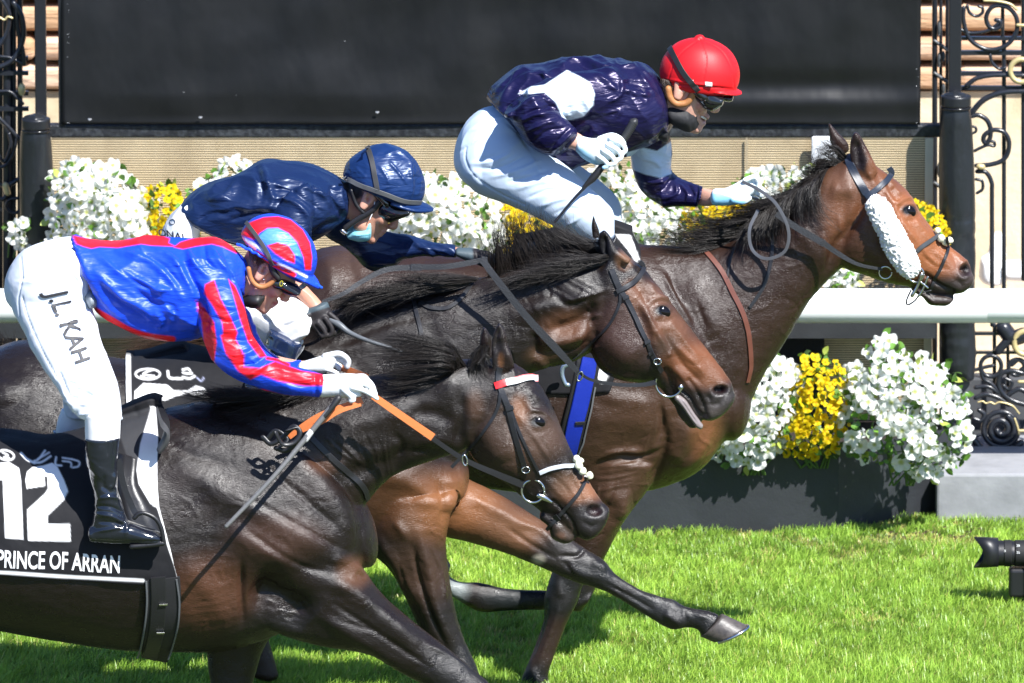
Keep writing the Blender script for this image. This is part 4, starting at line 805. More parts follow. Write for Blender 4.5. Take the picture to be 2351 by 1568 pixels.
st3 = eye_strokes(*q('G', (1118, 760))[0], 1.0, -20) + nostril(*q('G', (1518, 1180))[0], 13, 22, 22) + [
    (q('G', (760, 480), (750, 360), (745, 270)), 15, -.016),
    (q('G', (990, 700), (1080, 860), (1180, 990)), 7, .006), (q('G', (1160, 820), (1230, 920), (1290, 1000)), 8, .005), (q('G', (1010, 610), (1045, 640)), 7, .007, False), (q('G', (950, 620), (1000, 700), (1060, 720)), 6, .007), (q('G', (960, 560), (1000, 620)), 6, -.006),
    (q('G', (1200, 1010), (1260, 1100), (1340, 1170)), 6, .005), (q('G', (1220, 1080), (1300, 1150), (1400, 1180)), 5, -.005), (q('G', (1380, 1010), (1440, 1100), (1460, 1180)), 8, -.006), (q('G', (1300, 1050), (1400, 1130)), 6, .004),
    (q('G', (1230, 1215), (1330, 1290), (1430, 1340)), 5, -.014, False), (q('G', (1440, 1250), (1500, 1300)), 5, -.005), (q('G', (1300, 1370), (1400, 1400)), 5, .004),
    (q('G', (790, 640), (760, 800), (620, 1000), (540, 1180)), 13, -.020), (q('G', (560, 600), (640, 620), (740, 600)), 24, .014), (q('G', (830, 480), (860, 560), (880, 600)), 8, .007), (q('G', (620, 800), (640, 950), (600, 1100)), 8, .006), (q('G', (500, 900), (520, 1050), (500, 1200)), 10, .006),
    (q('G', (900, 950), (960, 1060), (1010, 1140)), 20, -.010), (q('G', (300, 900), (420, 1000), (480, 1130)), 20, .008),
    (q('I', (1140, 540), (1220, 700), (1300, 840)), 7, .010), (q('I', (1180, 560), (1260, 720)), 8, -.008), (q('I', (1300, 560), (1400, 740), (1460, 900)), 30, .008), (q('I', (1340, 700), (1400, 860)), 6, -.005),
    # chest
    (q('K', (1000, 60), (1200, 40), (1400, 80)), 40, .012), (q('K', (1050, 330), (1180, 260), (1330, 270), (1450, 230)), 7, -.008), (q('K', (1100, 280), (1220, 240), (1340, 240)), 8, .010), (q('K', (1460, 60), (1470, 180), (1440, 300), (1380, 420)), 10, -.012), (q('K', (1600, 60), (1570, 180), (1500, 300)), 26, .014), (q('K', (1720, 130), (1650, 260), (1540, 350)), 14, .010),
    (q('K', (1100, 480), (1200, 520), (1200, 620)), 22, .012), (q('K', (1260, 420), (1200, 600), (1120, 720)), 14, .010), (q('K', (1180, 440), (1120, 560), (1060, 680)), 7, -.008), (q('K', (850, 1000), (860, 1050)), 12, .006, False), (q('K', (790, 1100), (760, 1250), (700, 1420)), 5, -.006), (q('K', (860, 1130), (800, 1300), (740, 1450)), 6, .005), (q('K', (700, 1500), (720, 1540)), 9, .005, False),
    (q('I', (760, 1260), (900, 1300), (1050, 1310)), 20, .010), (q('I', (1120, 1330), (1130, 1450), (1100, 1560)), 8, -.012), (q('C', (900, 400), (960, 500), (960, 650)), 18, .007), (q('C', (1100, 350), (1120, 500), (1180, 600)), 14, -.006)
    ] + veins('G', (0, 900, 480, 1560), 24, 180, 100, rr, 2.6, .0018) + veins('I', (1000, 450, 1600, 1200), 26, 160, 100, rr, 2.8, .0020) + veins('G', (880, 560, 1450, 1250), 24, 110, 60, rr, 2.2, .0015) + veins('K', (1000, 50, 1700, 700), 26, 150, 120, rr, 2.6, .0022) + ripple('K', (1100, 330), (1330, 300), (1060, 470), (1280, 420), 5, 5, .004)
RB3 = (.19, .068, .027)
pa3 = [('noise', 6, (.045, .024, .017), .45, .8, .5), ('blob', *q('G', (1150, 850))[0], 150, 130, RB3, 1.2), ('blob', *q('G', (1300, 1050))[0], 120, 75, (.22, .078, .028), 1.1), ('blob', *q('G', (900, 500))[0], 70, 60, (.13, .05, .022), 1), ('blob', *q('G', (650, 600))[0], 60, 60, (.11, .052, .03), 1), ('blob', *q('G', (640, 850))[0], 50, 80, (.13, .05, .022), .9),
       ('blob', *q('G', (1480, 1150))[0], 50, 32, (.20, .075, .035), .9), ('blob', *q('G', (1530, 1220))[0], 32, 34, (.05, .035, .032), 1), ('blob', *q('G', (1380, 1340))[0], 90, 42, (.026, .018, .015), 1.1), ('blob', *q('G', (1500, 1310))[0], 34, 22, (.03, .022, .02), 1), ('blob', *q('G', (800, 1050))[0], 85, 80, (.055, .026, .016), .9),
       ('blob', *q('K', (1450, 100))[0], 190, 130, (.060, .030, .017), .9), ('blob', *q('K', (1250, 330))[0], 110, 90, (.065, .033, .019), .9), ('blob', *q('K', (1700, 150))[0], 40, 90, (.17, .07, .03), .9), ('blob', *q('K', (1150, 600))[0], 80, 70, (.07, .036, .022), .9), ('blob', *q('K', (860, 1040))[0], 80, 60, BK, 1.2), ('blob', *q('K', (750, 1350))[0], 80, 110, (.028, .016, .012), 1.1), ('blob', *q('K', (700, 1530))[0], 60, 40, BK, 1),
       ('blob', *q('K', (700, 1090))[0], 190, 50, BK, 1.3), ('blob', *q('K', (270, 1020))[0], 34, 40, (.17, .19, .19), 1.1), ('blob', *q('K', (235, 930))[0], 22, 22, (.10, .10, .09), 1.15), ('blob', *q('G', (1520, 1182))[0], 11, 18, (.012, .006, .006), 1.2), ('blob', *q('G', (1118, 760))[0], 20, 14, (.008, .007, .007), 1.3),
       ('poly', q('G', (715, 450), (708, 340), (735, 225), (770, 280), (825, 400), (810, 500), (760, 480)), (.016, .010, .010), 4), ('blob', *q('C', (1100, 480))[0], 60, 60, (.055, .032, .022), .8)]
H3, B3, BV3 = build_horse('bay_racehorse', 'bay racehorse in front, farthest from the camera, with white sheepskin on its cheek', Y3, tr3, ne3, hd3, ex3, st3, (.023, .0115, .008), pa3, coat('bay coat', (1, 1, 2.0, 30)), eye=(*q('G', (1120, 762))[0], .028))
# ---- hooves, tongue, hair
def hoof(top, toe, Y, H, shoe=True):
    """top: coronet pair (u1,v1,u2,v2); toe: ground pair"""
    o = mesh_obj('hoof', *loft([top + (.040,), tuple((a * .45 + b * .55) for a, b in zip(top, toe)) + (.047,), toe + (.052,)], Y, ns=36, sub=5, cap=.04), M_hoof); place(o, H)
    if shoe:
        (u1, v1, u2, v2) = toe; c = ((u1 + u2) / 2, (v1 + v2) / 2); pts = []
        a = P(u1, v1, Y); b = P(u2, v2, Y); m = (a + b) / 2; hx = (a - b) / 2; nrm = P(*toe[:2], Y) - P(*top[:2], Y); nrm /= np.linalg.norm(nrm)
        for k in range(19):
            t = R(-140 + 280 * k / 18); pts.append(m + hx * math.cos(t) * .98 + np.array([0, .052 * math.sin(t), 0]) + nrm * .006)
        s = mesh_obj('horseshoe', *tube3(pts, .006, ns=8, n=60), M_steel); place(s, H)
hoof(tuple(q4('K', (1795, 1172, 1668, 1300, 0))[0][:4]), tuple(q4('K', (1935, 1238, 1740, 1330, 0))[0][:4]), Y2 + .12, H2)
hoof((480, 1865, 560, 1865), (470, 1900, 590, 1900), Y1 + .13, H1, False); hoof((1395, 1790, 1385, 1870), (1450, 1800, 1415, 1880), Y1 - .08, H1, False)
hoof((1195, 1602, 1265, 1602), (1192, 1632, 1280, 1634), Y3 - .1, H3, False); hoof(tuple(q4('J', (1530, 1850, 1640, 1850, 0))[0][:4]), tuple(q4('J', (1530, 1890, 1665, 1890, 0))[0][:4]), Y2 - .12, H2, False)
hoof(tuple(q4('K', (235, 890, 190, 1010, 0))[0][:4]), tuple(q4('K', (215, 860, 160, 960, 0))[0][:4]), Y3 + .12, H3, False)
o = fuse('tongue', [loft(q4('I', (1225, 1262, 1205, 1300, .016), (1275, 1300, 1250, 1345, .018), (1320, 1370, 1295, 1410, .017), (1360, 1425, 1335, 1465, .016), (1378, 1450, 1360, 1480, .012)), Y2 - .045)], .003, 3,
         mat('tongue', (.20, .17, .165), .25, coat=.3, bumps=((60, .5, .004, 3),))); sculpt(o, [(q('I', (1240, 1290), (1300, 1380), (1350, 1450)), 3, -.004)]); place(o, H2)
def hair(name, H, guides, n, rad=.0009, jit=.012, m=None, steps=11, clump=7, wave=.010, seed=1):
    """guides: list of polylines (u,v,Y) of equal length, root to tip; strands are spread between neighbours"""
    n = int(n * .78); r = np.random.default_rng(seed); G = np.array([catmull([P(*p) for p in g], steps) for g in guides]); k = len(G)
    nc = max(3, n // clump); cl_t = r.random(nc) * (k - 1 - 1e-6); cl_off = r.normal(0, jit * 1.3, (nc, 3)); cl_ln = r.uniform(.36, 1.08, nc); cl_ph = r.random(nc) * 6.28
    ci = r.integers(0, nc, n); tt = np.clip(cl_t[ci] + r.normal(0, .07, n), 0, k - 1 - 1e-6); i = tt.astype(int); f = (tt - i)[:, None, None]
    S = G[i] * (1 - f) + G[i + 1] * f
    s = np.linspace(0, 1, steps)[None, :, None]
    S = S + cl_off[ci][:, None] * (s * 1.1 + .15) + r.normal(0, jit * .35, (n, 1, 3)) * (s + .25) + r.normal(0, jit * .9, (n, 1, 3)) * s ** 2 * np.where(r.random((n, 1, 1)) < .12, 3.0, 1.0)
    ln = cl_ln[ci] * r.uniform(.8, 1.08, n); base = S[:, :1]
    # shorten by resampling along the curve
    idx = np.clip(np.linspace(0, steps - 1, steps)[None] * np.minimum(ln, 1)[:, None], 0, steps - 1 - 1e-6); a = idx.astype(int); ff = (idx - a)[..., None]
    S = np.take_along_axis(S, a[..., None], 1) * (1 - ff) + np.take_along_axis(S, np.minimum(a + 1, steps - 1)[..., None], 1) * ff
    ph = cl_ph[ci][:, None] + s[..., 0] * 7; S[..., 2] += wave * np.sin(ph) * s[..., 0]; S[..., 0] += wave * .6 * np.cos(ph * .8) * s[..., 0]
    T = np.gradient(S, axis=1); T /= np.linalg.norm(T, axis=2, keepdims=True) + 1e-9
    A = np.cross(T, np.array([0, -1., .25])); A /= np.linalg.norm(A, axis=2, keepdims=True) + 1e-9; Bn_ = np.cross(T, A)
    w_ = rad * (1.15 - s) * r.uniform(.6, 1.3, (n, 1, 1)); w_ = np.maximum(w_, rad * .15)
    V = np.stack([S + A * w_, S - A * w_ * .5 + Bn_ * w_ * .86, S - A * w_ * .5 - Bn_ * w_ * .86], 2)
    V = V.reshape(-1, 3); o = (np.arange(n) * steps * 3)[:, None, None, None]; q_ = (np.arange(steps - 1) * 3)[None, :, None, None]; e = np.array([[0, 1], [1, 2], [2, 0]])
    e4 = np.stack([e[:, 0], e[:, 1], e[:, 1] + 3, e[:, 0] + 3], 1)[None, None]
    F = (o + q_ + e4).reshape(-1, 4)
    return place(mesh_obj(name, V, F, m or M_hair), H)
def gs(fr, Y, *lines): return [[(a, b, Y + (y[0] if y else 0)) for a, b, *y in q(fr, *l)] for l in lines]
# near horse: mane blown back in a thick lock, loose hair along the crest and withers, forelock
hair('mane', H1, gs('C', Y1 - .04, [(2000, 1240, 0), (1850, 1060, -.05), (1600, 1010, -.06), (1300, 960, -.03)], [(1960, 1260, 0), (1850, 1120, -.06), (1560, 1060, -.06), (1200, 1040, -.03)], [(1920, 1280, 0), (1880, 1160, -.07), (1500, 1130, -.06), (1150, 1150, -.03)],
    [(1900, 1300, 0), (1860, 1220, -.07), (1500, 1230, -.06), (1180, 1230, -.03)], [(1850, 1330, 0), (1800, 1290, -.06), (1500, 1330, -.06), (1330, 1330, -.05)], [(1800, 1350, 0), (1700, 1350, -.05), (1450, 1400, -.06), (1330, 1430, -.05)]), 2600, seed=1, jit=.010)
hair('mane', H1, gs('D', -.06, [(470, 250), (430, 330), (440, 450), (480, 540)], [(520, 260), (500, 340), (520, 420), (560, 430)], [(430, 300), (400, 420), (410, 500), (450, 540)], [(540, 300), (480, 330), (440, 300), (470, 230)]), 420, seed=2, jit=.012)
hair('mane', H1, gs('', -.02, [(800, 872, 0), (740, 895, -.06), (660, 925, -.1), (600, 960, -.12)], [(700, 890, 0), (640, 900, -.08), (560, 905, -.14), (480, 900, -.14)], [(600, 905, 0), (540, 902, -.08), (470, 905, -.12), (400, 905, -.12)], [(500, 925, 0), (450, 915, -.06), (410, 912, -.08), (375, 905, -.08)]), 1300, seed=3, jit=.012)
# middle horse: mane standing up in the wind and streaming along the neck
hair('mane', H2, gs('I', Y2, [(60, 600, 0), (70, 480, -.02), (60, 360, -.02), (60, 290, 0)], [(160, 580, 0), (140, 460, -.02), (120, 300, 0), (150, 190, .02)], [(240, 540, 0), (200, 400, 0), (190, 260, .02), (200, 150, .03)], [(340, 520, 0), (300, 400, 0), (230, 230, .02), (240, 125, .03)], [(440, 500, 0), (400, 360, 0), (340, 240, .02), (330, 150, .03)],
    [(520, 490, 0), (500, 370, 0), (420, 270, .02), (370, 150, .03)], [(620, 470, 0), (580, 370, 0), (480, 280, .02), (420, 190, .03)], [(720, 440, 0), (640, 360, -.01), (520, 300, .0), (430, 230, .02)], [(790, 420, 0), (700, 350, -.01), (600, 310, .0), (500, 270, .02)]), 2300, seed=4, jit=.013, rad=.0011)
hair('mane', H2, gs('I', Y2 - .06, [(820, 420, 0), (700, 430, -.03), (500, 430, -.04), (300, 440, -.03)], [(780, 460, 0), (640, 470, -.03), (450, 480, -.05), (250, 500, -.05)], [(700, 470, 0), (560, 510, -.04), (380, 540, -.06), (220, 580, -.07)], [(560, 500, 0), (420, 540, -.05), (260, 560, -.07), (140, 600, -.08)], [(300, 540, 0), (200, 570, -.05), (60, 600, -.08), (-60, 640, -.08)]), 2200, seed=5, jit=.010)
hair('mane', H2, gs('C', Y2 - .05, [(2090, 570, 0), (1800, 560, -.05), (1550, 570, -.08), (1350, 600, -.08)], [(2000, 600, 0), (1700, 620, -.06), (1400, 640, -.09), (1150, 640, -.09)], [(1800, 640, 0), (1500, 660, -.08), (1200, 700, -.1), (960, 740, -.1)], [(1500, 680, 0), (1300, 720, -.08), (1100, 780, -.1), (1000, 820, -.1)], [(1300, 700, 0), (1100, 740, -.06), (980, 780, -.1), (1020, 880, -.1)]), 2200, seed=6, jit=.014)
hair('forelock', H2, gs('I', Y2 - .02, [(830, 350), (760, 330), (700, 330), (640, 340)], [(800, 330), (740, 300), (690, 290), (640, 300)]), 120, seed=7)
# far horse
hair('mane', H3, gs('', Y3, [(1925, 372, -.01), (1890, 360, -.03), (1880, 350, -.03), (1890, 335, 0)], [(1900, 385, -.01), (1860, 400, -.04), (1850, 395, -.03), (1840, 390, 0)], [(1870, 410, -.01), (1830, 440, -.05), (1800, 450, -.04), (1760, 440, 0)], [(1830, 440, -.01), (1780, 460, -.05), (1720, 475, -.04), (1660, 480, 0)], [(1790, 480, 0), (1700, 500, -.03), (1620, 510, -.02), (1545, 505, 0)],
    [(1740, 520, 0), (1660, 530, -.03), (1590, 530, -.02), (1520, 520, 0)], [(1700, 550, 0), (1620, 550, -.03), (1560, 548, -.02), (1480, 545, 0)], [(1650, 562, 0), (1590, 575, -.05), (1520, 570, -.04), (1450, 540, 0)]), 3200, seed=8, jit=.012, wave=.01)
hair('mane', H3, gs('', Y3 - .1, [(1900, 390, .06), (1880, 430, -.01), (1890, 480, -.03), (1920, 500, -.03)], [(1860, 410, .06), (1840, 450, 0), (1840, 500, -.02), (1870, 540, -.02)], [(1800, 450, .06), (1780, 500, 0), (1770, 540, -.02), (1780, 570, -.02)], [(1740, 490, .06), (1700, 540, 0), (1680, 560, -.02), (1670, 590, -.02)]), 1300, seed=9, jit=.014, wave=.008)
hair('mane', H3, gs('', Y3 - .03, [(1935, 368), (1905, 345), (1880, 345), (1862, 358)], [(1945, 360), (1925, 335), (1900, 330), (1875, 328)], [(1925, 380), (1890, 375), (1865, 385), (1850, 400)]), 260, seed=10, jit=.010, wave=.014)
# the far horse's tail streams back above the middle horse's quarters
hair('tail', H3, gs('', Y3 - .05, [(640, 690), (500, 760), (380, 772), (255, 800)], [(640, 700), (500, 770), (370, 785), (250, 815)], [(640, 715), (520, 785), (380, 800), (262, 830)], [(640, 725), (520, 800), (400, 830), (300, 850)]), 2400, seed=11, jit=.014, m=M_hairb)
hair('tail', H3, gs('', Y3, [(80, 810), (40, 790), (20, 765), (5, 735)], [(60, 820), (20, 800), (5, 770), (-15, 740)], [(30, 820), (10, 800), (-5, 780), (-20, 760)]), 300, seed=12, jit=.012)
# ================================================================== TACK
M_lea = mat('black leather', (.013, .013, .015), .38, bumps=((90, .3, .002, 3),))
M_rein = mat('grey rubber rein', (.020, .021, .024), .45, bumps=((260, .7, .002, 2),))
M_brown = mat('brown leather', (.13, .045, .03), .4, bumps=((70, .3, .002, 3),))
M_orange = mat('orange rubber', (.62, .18, .055), .45, bumps=((300, .5, .0015, 2),))
M_fleece = mat('white fleece', (.80, .80, .77), .95, sheen=.3)
M_cream = mat('cream fleece', (.72, .70, .52), .95, bumps=((120, .6, .004, 3),))
M_clothblk = mat('matt black cloth', None, .75, spec=.25, bumps=((7, .35, .02, 3), (300, .3, .001, 2)))
def strap(name, T, bv, pts, width, m, thick=.003, off=.003, Yf=None, n=None, lift=None, smooth=3):
    """a flat strap laid on a surface; pts (u,v); width m"""
    C = catmull(np.asarray([p[:2] for p in pts], float), n or max(8, (len(pts) - 1) * 9)); Q = []; Nn = []
    last = Yf
    for u, v in C:
        p, nn = hit(bv, u, v) if bv else (None, None)
        if p is None:
            y = last if last is not None else 0; p = Vector(P(u, v, y)); nn = Vector((0, -1, .1))
        last = p.y; Q.append(p); Nn.append(nn)
    Q = np.array(Q); Nn = np.array(Nn)
    for _ in range(smooth):
        Q[1:-1] = (Q[:-2] + 2 * Q[1:-1] + Q[2:]) / 4; Nn[1:-1] = (Nn[:-2] + 2 * Nn[1:-1] + Nn[2:]) / 4
    Nn /= np.linalg.norm(Nn, axis=1)[:, None]
    T_ = np.gradient(Q, axis=0); T_ /= np.linalg.norm(T_, axis=1)[:, None]; S = np.cross(Nn, T_); S /= np.linalg.norm(S, axis=1)[:, None]; Nn = np.cross(T_, S)
    wd = np.interp(np.linspace(0, 1, len(Q)), np.linspace(0, 1, np.size(width)), np.atleast_1d(width)) / 2 if np.size(width) > 1 else np.full(len(Q), width / 2)
    prof = [(-1, 0), (-1, .8), (-.9, 1), (0, 1.03), (.9, 1), (1, .8), (1, 0), (0, -.2)]
    V = np.stack([Q + S * (wd * a)[:, None] + Nn * (off + thick * b) for a, b in prof], 1).reshape(-1, 3); k = len(prof)
    F = [tuple(x) for x in tube_faces(len(Q), k)] + [tuple(range(k))[::-1], tuple(range((len(Q) - 1) * k, len(Q) * k))]
    return place(mesh_obj(name, V, F, m, smooth=False), T)
def band(name, T, pts, width, m, thick=.0022, tilt=0):
    """free strap through (u,v,Y); its face towards the camera side"""
    C = catmull([P(*p) for p in pts], max(10, (len(pts) - 1) * 9)); T_ = np.gradient(C, axis=0); T_ /= np.linalg.norm(T_, axis=1)[:, None]
    Nn = np.tile([math.sin(tilt), -1, .15], (len(C), 1)); S = np.cross(Nn, T_); S /= np.linalg.norm(S, axis=1)[:, None]; Nn = np.cross(T_, S)
    wd = np.interp(np.linspace(0, 1, len(C)), np.linspace(0, 1, np.size(width)), np.atleast_1d(width)) / 2 if np.size(width) > 1 else np.full(len(C), width / 2)
    prof = [(-1, -.5), (-1, .5), (0, .54), (1, .5), (1, -.5), (0, -.54)]
    V = np.stack([C + S * (wd * a)[:, None] + Nn * thick * b for a, b in prof], 1).reshape(-1, 3); k = 6
    F = [tuple(x) for x in tube_faces(len(C), k)] + [tuple(range(k))[::-1], tuple(range((len(C) - 1) * k, len(C) * k))]
    return place(mesh_obj(name, V, F, m, smooth=False), T)
def metal_ring(name, T, u, v, r, rad, Y, sy=1.0, rot=0, arc=360):
    pts = oval(u, v, r, r * sy, rot, 24, 0, arc); V, F = tube3([P(a, b, Y) for a, b in pts], rad, ns=8, caps=arc < 360); return place(mesh_obj(name, V, F, M_steel), T)
def ysurf(bv, u, v, d=0, default=0):
    p, n = hit(bv, u, v); return (p.y if p is not None else default) - d
def at(H): return tuple(H.location)
def lumps(name, T, spots, m, seed=1, amp=.004):
    o = fuse(name, [ball(u, v, y, r, n=8) for u, v, y, r in spots], .003, 1, m); V = getV(o.data); N = getN(o.data); setV(o.data, V + N * (amp * (fbm(V, 120, 2) - .5))[:, None]); return place(o, T)
# ---- bridle of the nearest horse
T1 = thing('bridle', 'black bridle with red and white browband and orange rubber reins', 'bridle', loc=at(H1))
D_ = lambda *p: q('D', *p)
strap('headpiece', T1, BV1, D_((595, 395), (582, 460), (600, 540), (640, 640)), .020, M_lea, Yf=-.08)
strap('cheekpiece', T1, BV1, D_((640, 640), (665, 730), (700, 860), (735, 980), (765, 1085)), .018, M_lea, off=.004)
strap('cheekpiece', T1, BV1, D_((655, 640), (720, 820), (790, 970), (850, 1090)), .010, M_lea)
bb = strap('browband', T1, BV1, D_((562, 520), (620, 500), (680, 485), (760, 468), (845, 465)), .023, mat('browband', None, .4), off=.006, thick=.004, Yf=-.05)
paint(bb, (.78, .80, .80), [('poly', D_((540, 560), (540, 440), (625, 440), (650, 560)), (.75, .015, .02)), ('line', D_((640, 530), (760, 497), (850, 492)), 5, (.75, .015, .02)), ('line', D_((640, 480), (760, 442), (850, 440)), 4, (.75, .05, .05))])
strap('throatlatch', T1, BV1, D_((595, 560), (585, 640), (540, 740), (440, 880), (360, 960), (275, 1050)), .011, M_lea, Yf=-.12)
strap('noseband', T1, BV1, D_((850, 1085), (920, 1058), (1000, 1042), (1085, 1040)), .014, mat('pale padding', (.45, .48, .52), .35), thick=.006, Yf=-.05)
strap('noseband', T1, BV1, D_((1160, 1100), (1120, 1200), (1050, 1290), (980, 1370), (905, 1455)), .012, M_lea, thick=.005, Yf=-.05)
strap('noseband_loop', T1, BV1, D_((955, 1355), (985, 1390)), .020, M_lea, off=.009, n=5); strap('keeper', T1, BV1, D_((632, 670), (680, 655)), .014, M_lea, off=.009, n=5)
lumps('fleece_pad', T1, [(*q('D', (1095, 995))[0], -.03, .013), (*q('D', (1110, 1040))[0], -.045, .014), (*q('D', (1135, 1075))[0], -.04, .014), (*q('D', (1180, 1105))[0], -.02, .014), (*q('D', (1120, 1010))[0], -.0, .012)], M_cream)
y = ysurf(BV1, *q('D', (810, 1210))[0], .012, -.07)
metal_ring('bit_ring', T1, *q('D', (810, 1207))[0], 26, .0042, y)
place(mesh_obj('bit_cheek', *tubeP(q('D', (850, 1235), (885, 1250), (930, 1278)), y + .004, rad=[.010, .010, .005]), M_steel), T1)
metal_ring('buckle', T1, *q('D', (762, 1068))[0], 9, .0022, ysurf(BV1, *q('D', (762, 1068))[0], .01, -.08), .8)
metal_ring('martingale_ring', T1, *q('D', (362, 1005))[0], 12, .003, -.16, .45, 80)
y0 = -.26
band('rubber_grip', T1, [(*q('J', (880, 118))[0], .10), (*q('J', (950, 125))[0], .06), (*q('J', (1060, 165))[0], -.05)], .022, M_orange)
band('rubber_grip', T1, [(*q('J', (1085, 250))[0], -.25), (*q('J', (1200, 330))[0], -.23), (*q('J', (1360, 440))[0], -.19)], [.022, .024, .026], M_orange)
band('rein', T1, [(*q('D', (140, 855))[0], -.19), (*q('D', (360, 1000))[0], -.155), (*q('D', (560, 1090))[0], -.12), (*q('D', (755, 1170))[0], y)], [.015, .016, .020, .024], M_lea)
band('rubber_grip', T1, [(*q('J', (1035, 268))[0], -.27), (*q('J', (960, 300))[0], -.275), (*q('J', (850, 340))[0], -.27), (*q('J', (770, 385))[0], -.26), (*q('J', (700, 440))[0], -.25)], [.026, .026, .024, .020, .016], M_orange)
band('rubber_grip', T1, [(*q('J', (1030, 290))[0], -.29), (*q('J', (930, 320))[0], -.29), (*q('J', (850, 370))[0], -.285), (*q('J', (760, 410))[0], -.27)], [.010, .016, .014, .012], M_orange)
kn = [tubeP([(*q('J', p)[0], -.27 - .008 * i) for i, p in enumerate(l)], rad=.0085, ns=8, flat=.5) for l in ([(580, 440), (620, 470), (680, 430), (720, 390), (750, 420), (720, 465), (670, 470), (640, 420)], [(640, 490), (690, 500), (740, 450), (740, 400), (690, 410)], [(600, 450), (640, 410), (690, 450), (660, 480)])]
many('rein_knot', kn, M_lea, T1)
strap('breast_strap', T1, BV1, q('J', (740, 380), (820, 460), (900, 540), (980, 610), (1040, 670), (1060, 725)), .019, M_lea, Yf=-.22)
# ---- bridle of the middle horse
T2 = thing('bridle', 'plain black bridle with long grey reins and a large loose bit ring', 'bridle', loc=at(H2))
I_ = lambda *p: q('I', *p)
strap('headpiece', T2, BV2, I_((818, 500), (845, 570), (880, 640)), .020, M_lea, Yf=Y2 - .1)
strap('cheekpiece', T2, BV2, I_((880, 640), (915, 690), (960, 790), (1005, 890), (1050, 980), (1090, 1060), (1122, 1125)), .017, M_lea, off=.004)
strap('browband', T2, BV2, I_((848, 635), (920, 600), (985, 540), (1012, 480), (990, 450)), .017, M_lea, off=.006, thick=.006, Yf=Y2 - .04)
strap('throatlatch', T2, BV2, I_((872, 640), (866, 720), (800, 850), (700, 950), (582, 1050)), .010, M_lea, Yf=Y2 - .12)
for c in ((905, 672), (1030, 945), (1060, 1010)): strap('keeper', T2, BV2, I_((c[0] - 17, c[1] + 8), (c[0] + 17, c[1] - 8)), .012, M_lea, off=.008, n=5)
y = ysurf(BV2, *I_((1175, 1195))[0], .012, Y2 - .07)
metal_ring('bit_ring', T2, *I_((1172, 1197))[0], 31, .0042, y); place(mesh_obj('bit_mouthpiece', *ball(*I_((1243, 1222))[0], y - .004, .011, n=8), M_steel), T2)
metal_ring('buckle', T2, *I_((1100, 1065))[0], 8.5, .0024, ysurf(BV2, *I_((1100, 1065))[0], .012, Y2 - .07), .8); metal_ring('martingale_ring', T2, *I_((625, 1155))[0], 11, .003, Y2 - .17, .5, -70)
band('rein', T2, [(*I_((20, 430))[0], Y2 - .19), (*I_((100, 540))[0], Y2 - .2), (*I_((290, 780))[0], Y2 - .2), (*I_((470, 975))[0], Y2 - .19), (*I_((610, 1125))[0], Y2 - .17)], [.022, .022, .024, .026, .018], M_rein)
band('rein', T2, [(*I_((605, 1120))[0], Y2 - .17), (*I_((690, 1175))[0], Y2 - .155), (*I_((850, 1205))[0], Y2 - .13), (*I_((1000, 1208))[0], Y2 - .10), (*I_((1095, 1190))[0], y)], [.010, .010, .012, .014, .018], M_lea)
C_ = lambda *p: q('C', *p)
band('rein', T2, [(*C_((900, 745))[0], Y2 - .25), (*C_((1060, 680))[0], Y2 - .24), (*C_((1200, 590))[0], Y2 - .22), (*C_((1380, 500))[0], Y2 - .20), (*C_((1600, 478))[0], Y2 - .18), (*C_((1850, 472))[0], Y2 - .18), (*C_((2100, 430))[0], Y2 - .17), (*I_((60, 440))[0], Y2 - .17)], [.012, .016, .019, .019, .019], M_rein)
strap('rein_splice', T2, None, [], .02, M_rein) if False else band('rein_splice', T2, [(*C_((1575, 478))[0], Y2 - .185), (*C_((1660, 478))[0], Y2 - .185)], .023, M_rein)
strap('neck_strap_and_shadow', T2, BV2, C_((1590, 680), (1610, 780), (1640, 900), (1660, 1000)), .014, M_lea, Yf=Y2 - .18)
strap('neck_strap_and_shadow', T2, BV2, C_((1640, 750), (1740, 790), (1860, 790), (1960, 720), (2050, 600)), .014, M_lea, Yf=Y2 - .15)  # one dark loop for both the strap and the shadow on the neck
# ---- bridle of the far horse
T3 = thing('bridle', 'black bridle with thick white sheepskin cheekpiece and looped reins', 'bridle', loc=at(H3))
G_ = lambda *p: q('G', *p)
strap('headpiece', T3, BV3, G_((690, 405), (730, 500), (780, 590), (835, 665)), .028, mat('navy leather', (.012, .017, .03), .38), Yf=Y3 - .08)
strap('browband', T3, BV3, G_((815, 670), (880, 620), (950, 560), (995, 500), (975, 460)), .020, mat('browband leather', (.016, .022, .035), .3), off=.006, thick=.007, Yf=Y3 - .04)
strap('noseband', T3, BV3, G_((1165, 1050), (1230, 1000), (1340, 930)), .014, mat('grey padding', (.05, .055, .06), .35), thick=.006, Yf=Y3 - .05)
strap('noseband', T3, BV3, G_((1385, 950), (1385, 1050), (1340, 1170), (1290, 1260), (1270, 1330)), .011, M_lea, thick=.005, Yf=Y3 - .05)
lumps('fleece_pad', T3, [(*G_((1320, 905))[0], Y3 - .02, .012), (*G_((1345, 960))[0], Y3 - .045, .014), (*G_((1375, 985))[0], Y3 - .035, .014), (*G_((1405, 975))[0], Y3 - .01, .013)], M_cream)
yc = ysurf(BV3, *G_((1000, 950))[0], .02, Y3 - .1)
o = fuse('sheepskin', [loft(q4('G', (812, 748, 905, 655, .028), (838, 815, 960, 690, .038), (880, 900, 1020, 790, .041), (930, 1020, 1085, 910, .041), (985, 1125, 1140, 1015, .040), (1035, 1195, 1185, 1095, .036), (1090, 1238, 1195, 1160, .028)), yc, ns=40, cap=.5)], .0032, 2, M_fleece)
